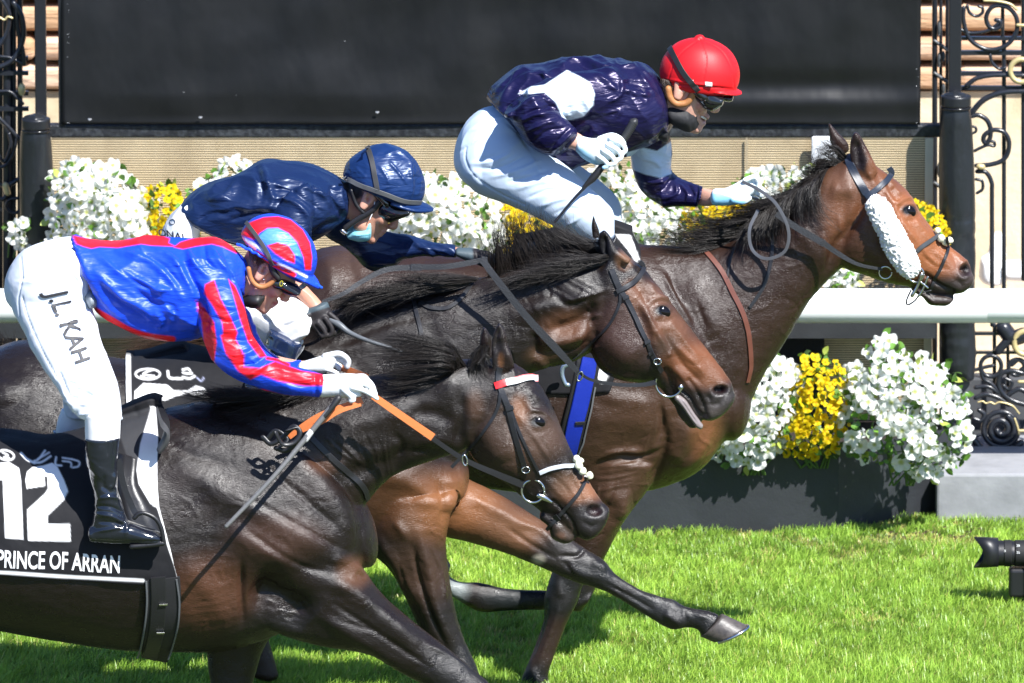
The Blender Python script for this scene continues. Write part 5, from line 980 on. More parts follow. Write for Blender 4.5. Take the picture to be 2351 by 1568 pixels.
V = getV(o.data); N = getN(o.data); setV(o.data, V + N * (.008 * (fbm(V, 70, 2) - .5) + .011 * (vnoise(V, 190) - .5))[:, None]); place(o, T3)
y = ysurf(BV3, *G_((1165, 1230))[0], .012, Y3 - .07)
metal_ring('bit_ring', T3, *G_((1165, 1215))[0], 18, .004, y); metal_ring('martingale_ring', T3, *G_((950, 1203))[0], 14.5, .003, y - .03, .95, 0, 330)
many('bit_cheek', [tubeP(q('G', (1205, 1215), (1180, 1290), (1140, 1365)), y - .006, rad=[.008, .006, .007]), tubeP(q('G', (1250, 1235), (1215, 1320), (1185, 1370)), y - .004, rad=.004), tubeP(q('G', (1200, 1270), (1250, 1310)), y - .006, rad=.004)], M_steel, T3)
place(mesh_obj('lip_strap', *tubeP(q('G', (1130, 1330), (1100, 1400), (1110, 1430), (1160, 1400), (1200, 1350), (1270, 1330)), y, rad=.003), M_lea), T3)
band('rein', T3, [(*G_((180, 785))[0], Y3 - .17), (*G_((300, 870))[0], Y3 - .17), (*G_((520, 1000))[0], Y3 - .16)], [.022, .022, .023], M_rein)
band('rein', T3, [(*G_((500, 985))[0], Y3 - .162), (*G_((620, 1070))[0], Y3 - .15), (*G_((760, 1145))[0], Y3 - .14), (*G_((930, 1180))[0], y - .03)], [.020, .017, .012, .010], M_rein)
band('rein', T3, [(*G_((-60, 560))[0], Y3 - .16), (*G_((60, 620))[0], Y3 - .19), (*G_((180, 720))[0], Y3 - .21), (*G_((265, 900))[0], Y3 - .22), (*G_((240, 1050))[0], Y3 - .22), (*G_((110, 1105))[0], Y3 - .21), (*G_((10, 1040))[0], Y3 - .19), (*G_((-10, 900))[0], Y3 - .18), (*G_((50, 760))[0], Y3 - .16)], .011, mat('rein edge', (.07, .072, .08), .35), .006)
strap('neck_strap_and_shadow', T3, BV3, G_((150, 880), (155, 1000), (140, 1140), (90, 1300), (-10, 1450)), .012, M_lea, Yf=Y3 - .14)  # hanging strap together with its shadow, laid on the neck as black leather
strap('breast_strap', T3, BV3, I_((1365, 365), (1430, 430), (1500, 520), (1560, 640), (1620, 760), (1655, 880), (1668, 1000), (1670, 1100), (1650, 1190)), .017, M_brown, Yf=Y3 - .1)
strap('breast_strap', T3, BV3, I_((1575, 370), (1545, 460), (1525, 560)), .008, M_lea, Yf=Y3 - .14)
# ---- saddle cloths and saddles
def coons(T_, B_, L_, R_, nu, nv):
    t = catmull(T_, nu); b = catmull(B_, nu); l = catmull(L_, nv); r = catmull(R_, nv); u = np.linspace(0, 1, nu)[None, :, None]; v = np.linspace(0, 1, nv)[:, None, None]
    return (1 - v) * t[None] + v * b[None] + (1 - u) * l[:, None] + u * r[:, None] - ((1 - u) * (1 - v) * t[0] + u * (1 - v) * t[-1] + (1 - u) * v * b[0] + u * v * b[-1])
def cloth_on(name, T, bv, top, bot, left, right, m, off=.010, step=2.8, fold=.006, over=6, seed=0, thick=.004, Yf=-.25):
    W_ = abs(top[-1][0] - top[0][0]); Hh = abs(left[-1][1] - left[0][1]); nu, nv = int(W_ / step), max(6, int(Hh / step)); g = coons(top, bot, left, right, nu, nv)
    Pp = np.full((nv, nu, 3), np.nan); Nn = np.zeros((nv, nu, 3))
    for i in range(nv):
        for j in range(nu):
            p, n = hit(bv, *g[i, j])
            if p is not None: Pp[i, j] = p; Nn[i, j] = n
    Fl = np.isnan(Pp[..., 0])
    # fill misses column-wise: above the back the cloth keeps the height asked for, at the last known depth
    for j in range(nu):
        ok = ~np.isnan(Pp[:, j, 0])
        if not ok.any(): Pp[:, j] = [P(*g[i, j], Yf) for i in range(nv)]; Nn[:, j] = (0, -1, 0); continue
        f = np.where(ok)[0]
        for i in range(nv):
            if not ok[i]:
                k = f[np.argmin(abs(f - i))]; Pp[i, j] = P(*g[i, j], Pp[k, j, 1]); Nn[i, j] = Nn[k, j]
    for _ in range(40): Pp[:, 1:-1, 1] = np.where(Fl[:, 1:-1], (Pp[:, :-2, 1] + 2 * Pp[:, 1:-1, 1] + Pp[:, 2:, 1]) / 4, Pp[:, 1:-1, 1]); Pp[:, 1:-1, 2] = np.where(Fl[:, 1:-1], (Pp[:, :-2, 2] + 2 * Pp[:, 1:-1, 2] + Pp[:, 2:, 2]) / 4, Pp[:, 1:-1, 2])
    for _ in range(6):
        Y_ = Pp[..., 1].copy(); Y_[1:-1, 1:-1] = (Pp[:-2, 1:-1, 1] + Pp[2:, 1:-1, 1] + Pp[1:-1, :-2, 1] + Pp[1:-1, 2:, 1]) / 4; Pp[..., 1] = np.minimum(Y_, Pp[..., 1] + .002)
        Nn[1:-1, 1:-1] = (Nn[:-2, 1:-1] + Nn[2:, 1:-1] + Nn[1:-1, :-2] + Nn[1:-1, 2:]) / 4
    Nn /= np.linalg.norm(Nn, axis=2, keepdims=True) + 1e-9
    flat = Pp.reshape(-1, 3)
    d = fold * (fbm(flat * [1.0, 1, .35] + seed, 7, 3) - .5) * 2 + fold * .5 * (fbm(flat * [.5, 1, 1.2] + seed, 16, 2) - .5)
    flat = flat + Nn.reshape(-1, 3) * (off + d)[:, None]; flat = flat.reshape(nv, nu, 3)
    rows = []
    for k in range(over, 0, -1):
        r = flat[0].copy(); r[:, 1] += .028 * k; r[:, 2] += .006 * math.sin(min(1, k / 3) * 1.57) - .0035 * max(0, k - 2) ** 2 * .4; rows.append(r)
    A = np.concatenate([np.array(rows), flat]) if rows else flat; nv2 = len(A); gi = np.arange(nv2 * nu).reshape(nv2, nu)
    F = np.stack([gi[:-1, :-1], gi[1:, :-1], gi[1:, 1:], gi[:-1, 1:]], -1).reshape(-1, 4)
    o = mesh_obj(name, A.reshape(-1, 3), F, m); s = o.modifiers.new('s', 'SOLIDIFY'); s.thickness = thick; s.offset = -1
    return place(o, T) if T else o
WH = (.80, .80, .80); CB = (.010, .010, .012)
def text_on(name, T, s, org, xv, yv, bv, m, off=.0022, Yf=0, bold=0, warp=None, size=1, step=.05):
    cu = bpy.data.curves.new(name, 'FONT'); cu.body = s; cu.size = 1; cu.offset = bold; cu.resolution_u = 6; ob = bpy.data.objects.new(name, cu); COL.objects.link(ob)
    dg = bpy.context.evaluated_depsgraph_get(); me = bpy.data.meshes.new_from_object(ob.evaluated_get(dg)); bpy.data.objects.remove(ob)
    bm = bmesh.new(); bm.from_mesh(me); xs = [v.co.x for v in bm.verts]; ys = [v.co.y for v in bm.verts]
    for ax, lo, hi in ((0, min(xs), max(xs)), (1, min(ys), max(ys))):
        c = lo + step
        while c < hi:
            no = Vector((1, 0, 0)) if ax == 0 else Vector((0, 1, 0)); bmesh.ops.bisect_plane(bm, geom=bm.verts[:] + bm.edges[:] + bm.faces[:], plane_co=no * c, plane_no=no, dist=1e-6); c += step
    wtot = max(xs)
    for v in bm.verts:
        x, y = v.co.x / (wtot if warp else 1), v.co.y
        if warp: u_, v_ = warp(x, y)
        else: u_ = org[0] + xv[0] * x + yv[0] * y; v_ = org[1] + xv[1] * x + yv[1] * y
        p, n = hit(bv, u_, v_)
        v.co = p + n * off if p is not None else Vector(P(u_, v_, Yf))
    bm.to_mesh(me); bm.free(); me.materials.clear(); me.materials.append(m); me.name = name
    o = bpy.data.objects.new(name, me); COL.objects.link(o); return place(o, T)
M_white = mat('white print', (.80, .80, .80), .55); M_ink = mat('black print', (.02, .02, .025), .6)
# number 12 cloth
B_ = lambda *p: q('B', *p)
SC1 = thing('saddle_cloth', 'black saddle cloth with white number 12 and PRINCE OF ARRAN on the nearest horse', 'saddle cloth', 'racing saddle cloths', loc=at(H1))
c1 = cloth_on('cloth', SC1, BV1, [(-215, 1000), (-100, 1004), (0, 1006), (60, 1012), (110, 1018), (200, 1000), (285, 950), (345, 926), (374, 932)], [(-215, 1300), (0, 1318), (150, 1330), (330, 1340), (412, 1345)], [(-215, 1000), (-215, 1150), (-215, 1300)],
              [(374, 932), (391, 985), (364, 1050), (364, 1150), (385, 1240), (402, 1305), (412, 1345)], M_clothblk, step=2.2, fold=.007)
lg = []
lg += [('line', oval(*B_((45, 610))[0], 19, 11, 12, 20), 3.2, WH), ('line', B_((20, 590), (60, 610), (30, 628), (70, 632)), 3, WH), ('line', B_((162, 595), (205, 640), (262, 668)), 5.5, WH), ('line', B_((262, 655), (295, 640), (345, 575)), 4, WH), ('line', B_((290, 640), (375, 590)), 3.6, WH), ('line', B_((265, 668), (320, 662), (388, 618)), 4.2, WH),
       ('line', B_((430, 625), (425, 680), (470, 690)), 4, WH), ('line', B_((480, 630), (545, 640)), 3.4, WH), ('line', B_((480, 655), (540, 665), (545, 700)), 3.4, WH), ('line', B_((548, 640), (605, 660), (600, 695), (560, 705)), 3.6, WH)]
paint(c1, CB, lg + [('poly', B_((205, 865), (195, 800), (207, 738), (250, 702), (330, 690), (400, 668), (440, 700), (490, 800), (522, 885), (488, 952), (365, 1072), (365, 1137), (535, 1135), (540, 1272), (215, 1265), (208, 1030), (345, 905), (368, 868), (363, 775), (340, 768), (345, 845)), WH, 1.2),
    ('poly', B_((-90, 700), (0, 670), (70, 664), (145, 710), (160, 800), (178, 1255), (40, 1245), (22, 800), (-90, 800)), WH, 1.2), ('line', B_((-700, 1475), (0, 1508), (500, 1540), (1095, 1570)), 7.5, WH),
    ('poly', B_((1150, 235), (1192, 240), (1210, 480), (1203, 700), (1218, 1025), (1150, 980), (1062, 830), (1045, 720), (1072, 520), (1132, 330)), WH, 1.2), ('line', B_((1200, 980), (1250, 1140), (1285, 1290), (1345, 1470), (1370, 1570)), 4.5, WH), ('poly', B_((920, 470), (940, 300), (1160, 240), (1130, 330), (1072, 520), (1045, 720), (1000, 700)), (.035, .036, .040), 2)])
BVc1 = bvh_of(c1)
def warp12(x, y):
    return (B_((-30 + 945 * x, 0))[0][0] + y * 2, B_((0, 1462 + 45 * x))[0][1] - y * 56 + 1.5 * math.sin(x * 9))
text_on('lettering', SC1, 'PRINCE OF ARRAN', None, None, None, BVc1, M_white, warp=warp12, bold=.018)
SD1 = thing('racing_saddle', 'black racing saddle with girth and stirrup on the nearest horse', 'saddle', 'racing saddles', loc=at(H1))
M_pad = mat('grey piping', (.10, .105, .11), .45)
o = cloth_on('saddle_flap', SD1, BVc1, B_((1000, 560), (1040, 600), (1040, 640)), B_((960, 1180), (1080, 1230), (1240, 1260)), B_((905, 600), (900, 800), (930, 1000), (960, 1180)), B_((1040, 640), (1045, 850), (1150, 1040), (1240, 1260)), M_lea, off=.006, over=0, fold=.002)
strap('girth', SD1, BV1, [(372, 1325), (374, 1380), (370, 1440), (355, 1505)], [.115, .118, .11, .09], mat('girth webbing', (.013, .013, .015), .6), thick=.012, off=.004, Yf=-.2, smooth=8)
strap('girth_strap', SD1, BV1, [(360, 1320), (362, 1380), (358, 1440), (345, 1500)], .050, M_lea, thick=.008, off=.016, Yf=-.2, smooth=8)
strap('girth_piping', SD1, BV1, [(405, 1325), (411, 1380), (405, 1440), (388, 1506)], .006, M_pad, thick=.008, off=.012, Yf=-.2, smooth=8); strap('girth_piping', SD1, BV1, [(334, 1330), (336, 1380), (330, 1440), (318, 1500)], .006, M_pad, thick=.008, off=.012, Yf=-.2, smooth=8)
for p in ((372, 1378), (366, 1440)): strap('girth_buckle', SD1, BV1, [(p[0] - 9, p[1]), (p[0] + 9, p[1])], .006, M_steel, thick=.004, off=.026, n=4)
band('stirrup_leather', SD1, [(*B_((905, 640))[0], -.35), (*B_((950, 850))[0], -.355), (*B_((1010, 1000))[0], -.36), (*B_((1040, 1060))[0], -.365)], .020, M_lea)
many('stirrup_iron', [tubeP([(*B_(p)[0], -.37 + dy) for p, dy in (((1030, 1090), 0), ((1060, 1060), 0), ((1110, 1055), 0), ((1190, 1095), 0), ((1235, 1170), .0), ((1255, 1280), 0))], rad=.0075, ns=8), tubeP([(*B_(p)[0], -.37) for p in ((1010, 1310), (1130, 1300), (1250, 1285))], rad=.009, ns=8)], M_lea, SD1)
place(mesh_obj('saddle_roll', *loft(q4('B', (1200, 250, 1215, 300, .05), (1225, 350, 1250, 380, .06), (1255, 400, 1300, 440, .05), (1240, 470, 1290, 520, .04), (1200, 560, 1240, 590, .03)), -.24), mat('grey saddle panel', (.06, .062, .066), .5)), SD1)
# cloth of the middle horse
A_ = lambda *p: q('A', *p)
SC2 = thing('saddle_cloth', 'black saddle cloth with white edge, oval emblem and partly hidden number on the middle horse', 'saddle cloth', 'racing saddle cloths', loc=at(H2))
c2 = cloth_on('cloth', SC2, BV2, [(288, 826), (330, 822), (372, 812), (415, 800), (440, 812), (520, 822), (600, 800)], [(300, 1060), (450, 1070), (600, 1060)], [(288, 826), (290, 930), (300, 1060)], [(600, 800), (600, 920), (600, 1060)], M_clothblk, step=2.6, fold=.008, seed=3, Yf=Y2 - .28)
paint(c2, CB, [('poly', A_((960, 1150), (1000, 1150), (1004, 1568), (1004, 1800), (962, 1800)), WH), ('line', oval(*A_((1132, 1296))[0], 28, 12, 0, 22), 3.6, WH), ('line', A_((1080, 1310), (1130, 1330), (1190, 1320)), 3, WH), ('line', A_((1170, 1262), (1120, 1280), (1100, 1300), (1180, 1310)), 3.6, WH),
    ('line', A_((1285, 1275), (1300, 1325), (1395, 1330)), 5, WH), ('line', A_((1400, 1262), (1440, 1255), (1455, 1270)), 4.4, WH), ('line', A_((1400, 1285), (1440, 1292), (1470, 1290)), 4, WH), ('line', A_((1400, 1320), (1450, 1330), (1490, 1312)), 4.4, WH), ('line', A_((1510, 1325), (1540, 1350), (1560, 1325)), 3.2, (.3, .32, .45)),
    ('poly', A_((1030, 1430), (1100, 1365), (1280, 1378), (1330, 1420), (1440, 1420), (1500, 1385), (1560, 1400), (1620, 1480), (1560, 1480), (1440, 1440), (1330, 1470), (1260, 1500), (1200, 1480), (1185, 1540), (1030, 1525)), WH, 1.2), ('line', A_((1160, 1540), (1180, 1650)), 6, WH)])
SD2 = thing('racing_saddle', 'small black racing saddle under the white kneed middle rider', 'saddle', 'racing saddles', loc=at(H2))
place(fuse('saddle_seat', [loft([(520, 812, 525, 850, .10), (580, 800, 585, 840, .12), (640, 785, 645, 825, .10), (680, 770, 690, 800, .07)], Y2)], .008, 4, M_lea), SD2)
SC3 = thing('saddle_cloth', 'pale edged saddle cloth with blue girth cover on the leading horse', 'saddle cloth', 'racing saddle cloths', loc=at(H3))
c3 = cloth_on('cloth', SC3, BV3, [(1180, 560), (1260, 548), (1340, 530), (1400, 520), (1452, 538)], [(1180, 900), (1300, 905), (1400, 900)], [(1180, 560), (1180, 700), (1180, 900)], [(1452, 538), (1470, 600), (1440, 760), (1400, 900)], M_clothblk, step=5, fold=.006, seed=5, Yf=Y3 - .26, over=4)
paint(c3, CB, [('poly', I_((840, 285), (935, 290), (990, 440), (965, 450), (920, 380)), WH, 1.5), ('poly', I_((715, 1115), (770, 1120), (800, 1160), (765, 1200), (740, 1180)), WH)])
strap('girth_cover', SC3, BV3, D_((1170, 330), (1160, 420), (1120, 600), (1075, 780), (1035, 960)), .082, M_lea, thick=.012, off=.004, Yf=Y3 - .25, smooth=8)
strap('girth_cover', SC3, BV3, D_((1178, 330), (1162, 420), (1122, 600), (1078, 780), (1040, 960)), [.050, .056, .058, .056, .050], mat('blue nylon', (.006, .022, .28), .38, bumps=((40, .3, .003, 3),)), thick=.014, off=.012, Yf=Y3 - .25, smooth=8)
strap('girth_strap', SC3, BV3, D_((1085, 745), (1145, 740)), .012, M_lea, off=.028, n=6, Yf=Y3 - .3)
strap('girth_piping', SC3, BV3, D_((1215, 520), (1190, 680), (1140, 860), (1105, 950)), .006, M_pad, thick=.01, off=.012, Yf=Y3 - .25)
place(mesh_obj('stirrup_iron', *tubeP([(*D_(p)[0], Y3 - .36) for p in ((1060, 370), (1010, 390), (1000, 440), (1020, 500), (1040, 510))], rad=.008, ns=8), mat('alloy', (.4, .5, .62), .3, metal=.8)), SC3)
SD3 = thing('racing_saddle', 'black racing saddle of the leading horse below the red capped rider', 'saddle', 'racing saddles', loc=at(H3))
place(fuse('saddle_seat', [loft([(1180, 560, 1190, 600, .11), (1250, 550, 1260, 595, .12), (1320, 540, 1330, 590, .10), (1375, 545, 1380, 580, .06)], Y3)], .008, 4, M_lea), SD3)
# ================================================================== RIDERS
M_skin = mat('skin', None, .42, sub=.12, spec=.4, bumps=((60, .12, .003, 3),))
SK = (.56, .30, .22)
def silk(name, tint, rough=.26, col=None):
    m = mat(name, col, rough, spec=.5, bumps=((5, .25, .05, 2, (1, 1, 2.2, -30), 1.0), (14, .35, .014, 2, (1, 1, 4, -38), .6), (50, .3, .003, 2, (1, 1, 2))))
    b = m.node_tree.nodes['Principled BSDF']; b.inputs['Specular Tint'].default_value = (*tint, 1); b.inputs['Anisotropic'].default_value = .3
    return m
M_breech = mat('white breeches', None, .62, spec=.3, bumps=((5, .15, .03, 2, None, 1), (26, .16, .008, 2)))
M_patent = mat('patent boot', (.008, .010, .016), .09, coat=.6, bumps=((7, .30, .03, 2, None, 1), (22, .22, .008, 2)))
M_glove = mat('white glove', (.66, .69, .71), .6, bumps=((45, .3, .004, 3),))
M_dglove = mat('dark glove', None, .6, bumps=((45, .4, .004, 3),))
M_lens = mat('dark lens', (.008, .009, .010), .05, coat=1)
M_rubber = mat('black rubber', (.012, .012, .013), .5)
M_tan = mat('tan padding', (.36, .15, .05), .6, bumps=((60, .4, .004, 3),))
def crumple(o, a1=.006, s1=9, a2=.003, s2=24, st=(1, 1, 1), seed=0, ang=-32, el=2.6):
    """long soft folds running at an angle in the side view"""
    V = getV(o.data); N = getN(o.data); c, s = math.cos(R(ang)), math.sin(R(ang))
    W_ = np.stack([(V[:, 0] * c + V[:, 2] * s) / el, V[:, 1] * .8, -V[:, 0] * s + V[:, 2] * c], 1) + seed
    wp = W_ + .05 * np.stack([vnoise(W_ + 3, 7), vnoise(W_ + 7, 7), vnoise(W_ + 11, 7)], 1) * 2
    r1 = np.clip(1 - abs(2 * vnoise(wp, s1) - 1), 0, 1) ** 2.2 * 2.2 - .9; r2 = np.clip(1 - abs(2 * vnoise(wp + .3, s2) - 1), 0, 1) ** 2.2 * 2.2 - .9
    m = np.clip(vnoise(W_ + 5, 6) * 2.2 - .4, 0, 1)
    setV(o.data, V + N * (a1 * r1 + a2 * r2 * m)[:, None])
def canon(uc, vc, th, s):
    c, sn = math.cos(R(th)), math.sin(R(th))
    def f(x, z): X = x * c + z * sn; Z = -x * sn + z * c; return (uc + s * X * PXM, vc - s * Z * PXM * .978)
    return f
def head_parts(uc, vc, th, s, Y, mouth_open=False):
    f = canon(uc, vc, th, s); st = []
    for z, xb, xf, d in ((.135, -.03, .03, .035), (.12, -.06, .06, .06), (.085, -.085, .082, .073), (.045, -.092, .094, .077), (.015, -.09, .094, .076), (-.012, -.082, .088, .073), (-.035, -.07, .092, .068), (-.058, -.05, .092, .060), (-.08, -.022, .090, .048), (-.1, .012, .084, .034)):
        a, b = f(xb * (.80 if s > 1.1 else 1), z), f(xf, z); st.append((*a, *b, d * s * .9))
    P_ = [loft(st, Y, ns=36, cap=.4)]
    def b_(x, z, r, dy=0, **k): u, v = f(x, z); return ball(u, v, Y + dy, r * s, n=10, **k)
    # nose bridge and tip, lips, chin, brow, cheekbones
    P_.append(tube3([P(*f(.086, .028), Y), P(*f(.103, .006), Y), P(*f(.114, -.018), Y)], [.010 * s, .012 * s, .014 * s])); P_ += [b_(.108, -.024, .011, .010), b_(.108, -.024, .011, -.010), b_(.092, .035, .016, -.022), b_(.092, .035, .016, .022), b_(.068, -.02, .026, -.040), b_(.068, -.02, .026, .040),
        b_(.099, -.050, .0085, 0, sy=2.4, sx=1), b_(.096, -.066 - .006 * mouth_open, .009, 0, sy=2.2), b_(.082, -.092, .019, 0, sy=1.3), b_(.03, -.075, .03, -.035), b_(.03, -.075, .03, .035)]
    return P_, f
def ear_part(T, f, s, Y):
    st = []
    for x0, x1, z in ((-.016, .008, -.030), (-.022, .012, -.012), (-.028, .014, .008), (-.028, .012, .022), (-.018, .004, .032)): st.append((*f(x0, z), *f(x1, z), .008 * s))
    o = fuse('ear', [loft(st, Y - .074 * s, ns=20)], .0025, 2, M_skin); c = [f(-.012, .018), f(-.004, .004), f(-.004, -.008)]
    sculpt(o, [(c, 6 * s, -.007), ([f(.004, -.012), f(.008, .0)], 4, .002)]); paint(o, SK, [('blob', *f(-.005, .0), 5, 7, (.42, .14, .10))]); return place(o, T)
def dome(fr, c0, ang, prof, Y, ratio=.80, scale=1):
    d = (math.cos(R(ang)), math.sin(R(ang))); n = (math.sin(R(ang)), -math.cos(R(ang))); st = []
    s = FR[fr][0]
    for h, hw in prof[::-1]:
        cx, cy = c0[0] + n[0] * h, c0[1] + n[1] * h; a = q(fr, (cx - d[0] * hw, cy - d[1] * hw), (cx + d[0] * hw, cy + d[1] * hw)); st.append((*a[0], *a[1], hw * s / PXM * ratio))
    return loft(st, Y, ns=56, cap=.12)
def visor(fr, st, Y): return loft(q4(fr, *st), Y, ns=40, cap=.3)
def hand(name, T, parts, m, voxel=.0028, it=2, colour=None):
    o = fuse(name, parts, voxel, it, m)
    if colour is not None: paint(o, *colour)
    return place(o, T)
def fing(fr, pts, Y, r=.0082, dys=None):
    n = len(pts); return tube3([P(*q(fr, p)[0], Y + (dys[i] if dys else 0)) for i, p in enumerate(pts)], [r * (1.05 - .18 * i / (n - 1)) for i in range(n)], ns=12)
def lens(T, pts_fr, fr, Y, name='goggles', d=.02): pass
# ================ near rider
Yr = Y1
R1 = thing('person', 'rider in blue and red silks and white breeches crouching on the nearest horse', 'person', 'riders', loc=at(H1))
hp, f1 = head_parts(*q('C', (452, 520))[0], 41, 1.0, Yr)
body = hp + [loft(q4('C', (120, 430, 170, 760, .05), (250, 420, 300, 740, .055), (330, 440, 380, 700, .055)), Yr),
    loft(q4('A', (560, 330, 640, 680, .10), (800, 360, 850, 780, .13), (1150, 330, 1180, 880, .14), (1500, 330, 1500, 860, .14), (1740, 380, 1740, 700, .09)), Yr),
    loft(q4('C', (40, 560, 20, 700, .05, -.12), (200, 900, 100, 980, .045, -.18), (400, 1220, 300, 1270, .04, -.22), (700, 1330, 690, 1400, .032, -.24), (960, 1350, 950, 1420, .028, -.26)), Yr),
    loft(q4('C', (60, 560, 40, 700, .05, .14), (260, 850, 160, 930, .045, .2), (460, 1110, 400, 1200, .04, .2), (700, 1190, 690, 1250, .03, .14), (860, 1190, 860, 1250, .028, .10)), Yr),
    loft(q4('A', (500, 350, 640, 640, .11), (250, 430, 560, 750, .12), (170, 600, 560, 800, .11), (250, 900, 600, 900, .08), (420, 1250, 780, 1200, .06, -.12), (560, 1550, 860, 1550, .05, -.24)), Yr),
    loft(q4('A', (250, 700, 600, 760, .09, .05), (400, 1200, 700, 1200, .06, .16), (540, 1500, 720, 1500, .05, .22)), Yr)]
o = fuse('body', body, .005, 3, M_skin); sculpt(o, [([f1(.088, -.058), f1(.10, -.058)], 2.5, -.006)]); paint(o, SK, [('blob', *f1(.098, -.055), 9, 5, (.50, .18, .15)), ('blob', *f1(-.03, -.02), 30, 22, (.42, .22, .15), .6)]); place(o, R1); ear_part(R1, f1, 1.0, Yr)
# jacket
BLU, RED = (.008, .055, .60), (.72, .008, .018)
jk = fuse('jacket', [loft(q4('A', (552, 250, 640, 350, .10), (620, 268, 712, 640, .15), (700, 276, 745, 780, .165), (880, 285, 900, 915, .18), (1090, 252, 1120, 1005, .185), (1300, 262, 1310, 1022, .19), (1480, 255, 1480, 1000, .195), (1640, 243, 1620, 930, .19), (1760, 302, 1740, 780, .165), (1850, 380, 1850, 690, .11)), Yr, ns=64, cap=.25),
    loft(q4('C', (60, 470, -120, 640, .085, -.10), (190, 560, -90, 760, .085, -.14), (270, 680, -50, 880, .080, -.17), (312, 820, -10, 1000, .075, -.19), (355, 970, 40, 1110, .07, -.21), (420, 1090, 110, 1220, .068, -.225), (490, 1170, 230, 1320, .064, -.235), (600, 1205, 400, 1405, .058, -.24), (760, 1250, 620, 1455, .052, -.25), (910, 1298, 880, 1478, .042, -.255)), Yr, ns=40, cap=.08),
    loft(q4('C', (100, 500, -60, 640, .08, .12), (300, 800, 60, 930, .075, .18), (430, 1050, 240, 1150, .065, .2), (560, 1165, 440, 1260, .055, .17), (740, 1200, 700, 1290, .04, .12)), Yr, ns=30, cap=.1)], .0044, 1, silk('blue and red silk', (.75, .85, 1), .43))
crumple(jk, .0070, 8, .0030, 22, (1, 1, .8), 1)
Aq = lambda *p: q('A', *p)
sculpt(jk, [(Aq((720, 360), (900, 500), (1150, 620), (1330, 680)), 9, .013), (Aq((740, 520), (900, 680), (1100, 790), (1230, 900)), 10, .014), (Aq((900, 360), (1120, 420), (1290, 560), (1400, 720)), 8, .011), (Aq((1180, 340), (1330, 420), (1430, 560), (1500, 700)), 8, .012), (Aq((730, 640), (850, 800), (1050, 930), (1250, 990)), 9, .010),
    (Aq((820, 420), (1000, 560), (1200, 680)), 6, -.010), (Aq((780, 600), (950, 760), (1130, 870)), 6, -.010), (Aq((1050, 330), (1250, 460), (1380, 620)), 6, -.009), (Aq((1060, 640), (1200, 660), (1340, 650)), 7, .008), (Aq((1050, 660), (1180, 760), (1320, 780), (1350, 900)), 9, -.010), (Aq((1400, 380), (1460, 560), (1530, 700), (1540, 860)), 10, -.018), (Aq((1500, 720), (1560, 850), (1560, 980)), 12, -.020),
    (Aq((1430, 330), (1500, 460), (1600, 560)), 7, .010), (Aq((1560, 300), (1580, 420), (1660, 500)), 6, -.009), (Aq((1620, 330), (1680, 430), (1760, 520)), 6, .009), (Aq((1700, 330), (1760, 460), (1790, 620)), 6, -.008), (Aq((1180, 800), (1240, 880), (1210, 940)), 7, .010)])
sculpt(jk, [(C_((40, 700), (160, 780), (280, 770)), 7, .008), (C_((60, 860), (180, 900), (310, 860)), 7, -.010), (C_((120, 960), (240, 960), (330, 900)), 9, .011), (C_((180, 1020), (300, 1040), (400, 1010)), 7, -.010), (C_((180, 1150), (300, 1150), (430, 1080)), 8, .011), (C_((250, 1230), (380, 1210), (470, 1160)), 6, -.010), (C_((320, 1300), (420, 1260), (500, 1180)), 6, .009),
    (C_((520, 1240), (680, 1290), (840, 1290)), 6, .006), (C_((560, 1330), (720, 1380), (860, 1390)), 6, -.006), (C_((840, 1300), (850, 1460)), 4, -.006), (C_((880, 1310), (885, 1460)), 3, .005)])
paint(jk, BLU, [('poly', Aq((540, 230), (660, 255), (860, 270), (1000, 262), (1100, 225), (1220, 225), (1300, 258), (1290, 292), (1350, 320), (1160, 312), (1080, 300), (900, 330), (760, 322), (700, 335), (640, 320), (590, 300)), RED), ('poly', Aq((1380, 285), (1500, 250), (1620, 225), (1780, 295), (1850, 360), (1810, 372), (1700, 320), (1620, 300), (1500, 318), (1400, 340), (1330, 325)), RED),
    ('line', Aq((690, 790), (850, 880), (1000, 965), (1150, 1010), (1320, 1030)), 15, RED), ('poly', Aq((1570, 610), (1640, 575), (1690, 720), (1760, 850), (1820, 980), (1790, 1060), (1720, 1080), (1700, 900), (1620, 760), (1560, 680)), RED), ('poly', Aq((1750, 570), (1800, 620), (1880, 800), (1940, 1000), (2040, 1160), (1990, 1170), (1900, 1050), (1840, 880), (1800, 740)), RED),
    ('poly', Aq((1500, 730), (1560, 780), (1640, 900), (1660, 1060), (1640, 1200), (1700, 1290), (1640, 1230), (1560, 1060), (1545, 900)), RED), ('poly', C_((120, 1000), (200, 960), (300, 1150), (300, 1240), (420, 1250), (540, 1200), (740, 1270), (930, 1300), (930, 1385), (760, 1385), (560, 1350), (430, 1300), (350, 1340), (260, 1280), (160, 1140)), RED),
    ('line', C_((480, 1175), (560, 1190), (640, 1225)), 7, RED), ('line', C_((440, 1420), (620, 1470), (800, 1480)), 7, RED), ('poly', C_((300, 900), (380, 1030), (470, 1160), (430, 1160), (330, 1020)), RED)]); place(jk, R1)
place(mesh_obj('vest', *loft(q4('A', (650, 600, 640, 700, .10), (700, 570, 690, 775, .15), (735, 580, 715, 770, .15)), Yr), mat('grey vest', (.20, .23, .26), .4)), R1)
place(mesh_obj('collar', *loft(q4('C', (215, 380, 290, 700, .085), (255, 390, 310, 700, .08)), Yr, cap=.1), silk('collar silk', (.75, .85, 1), .3, BLU)), R1)
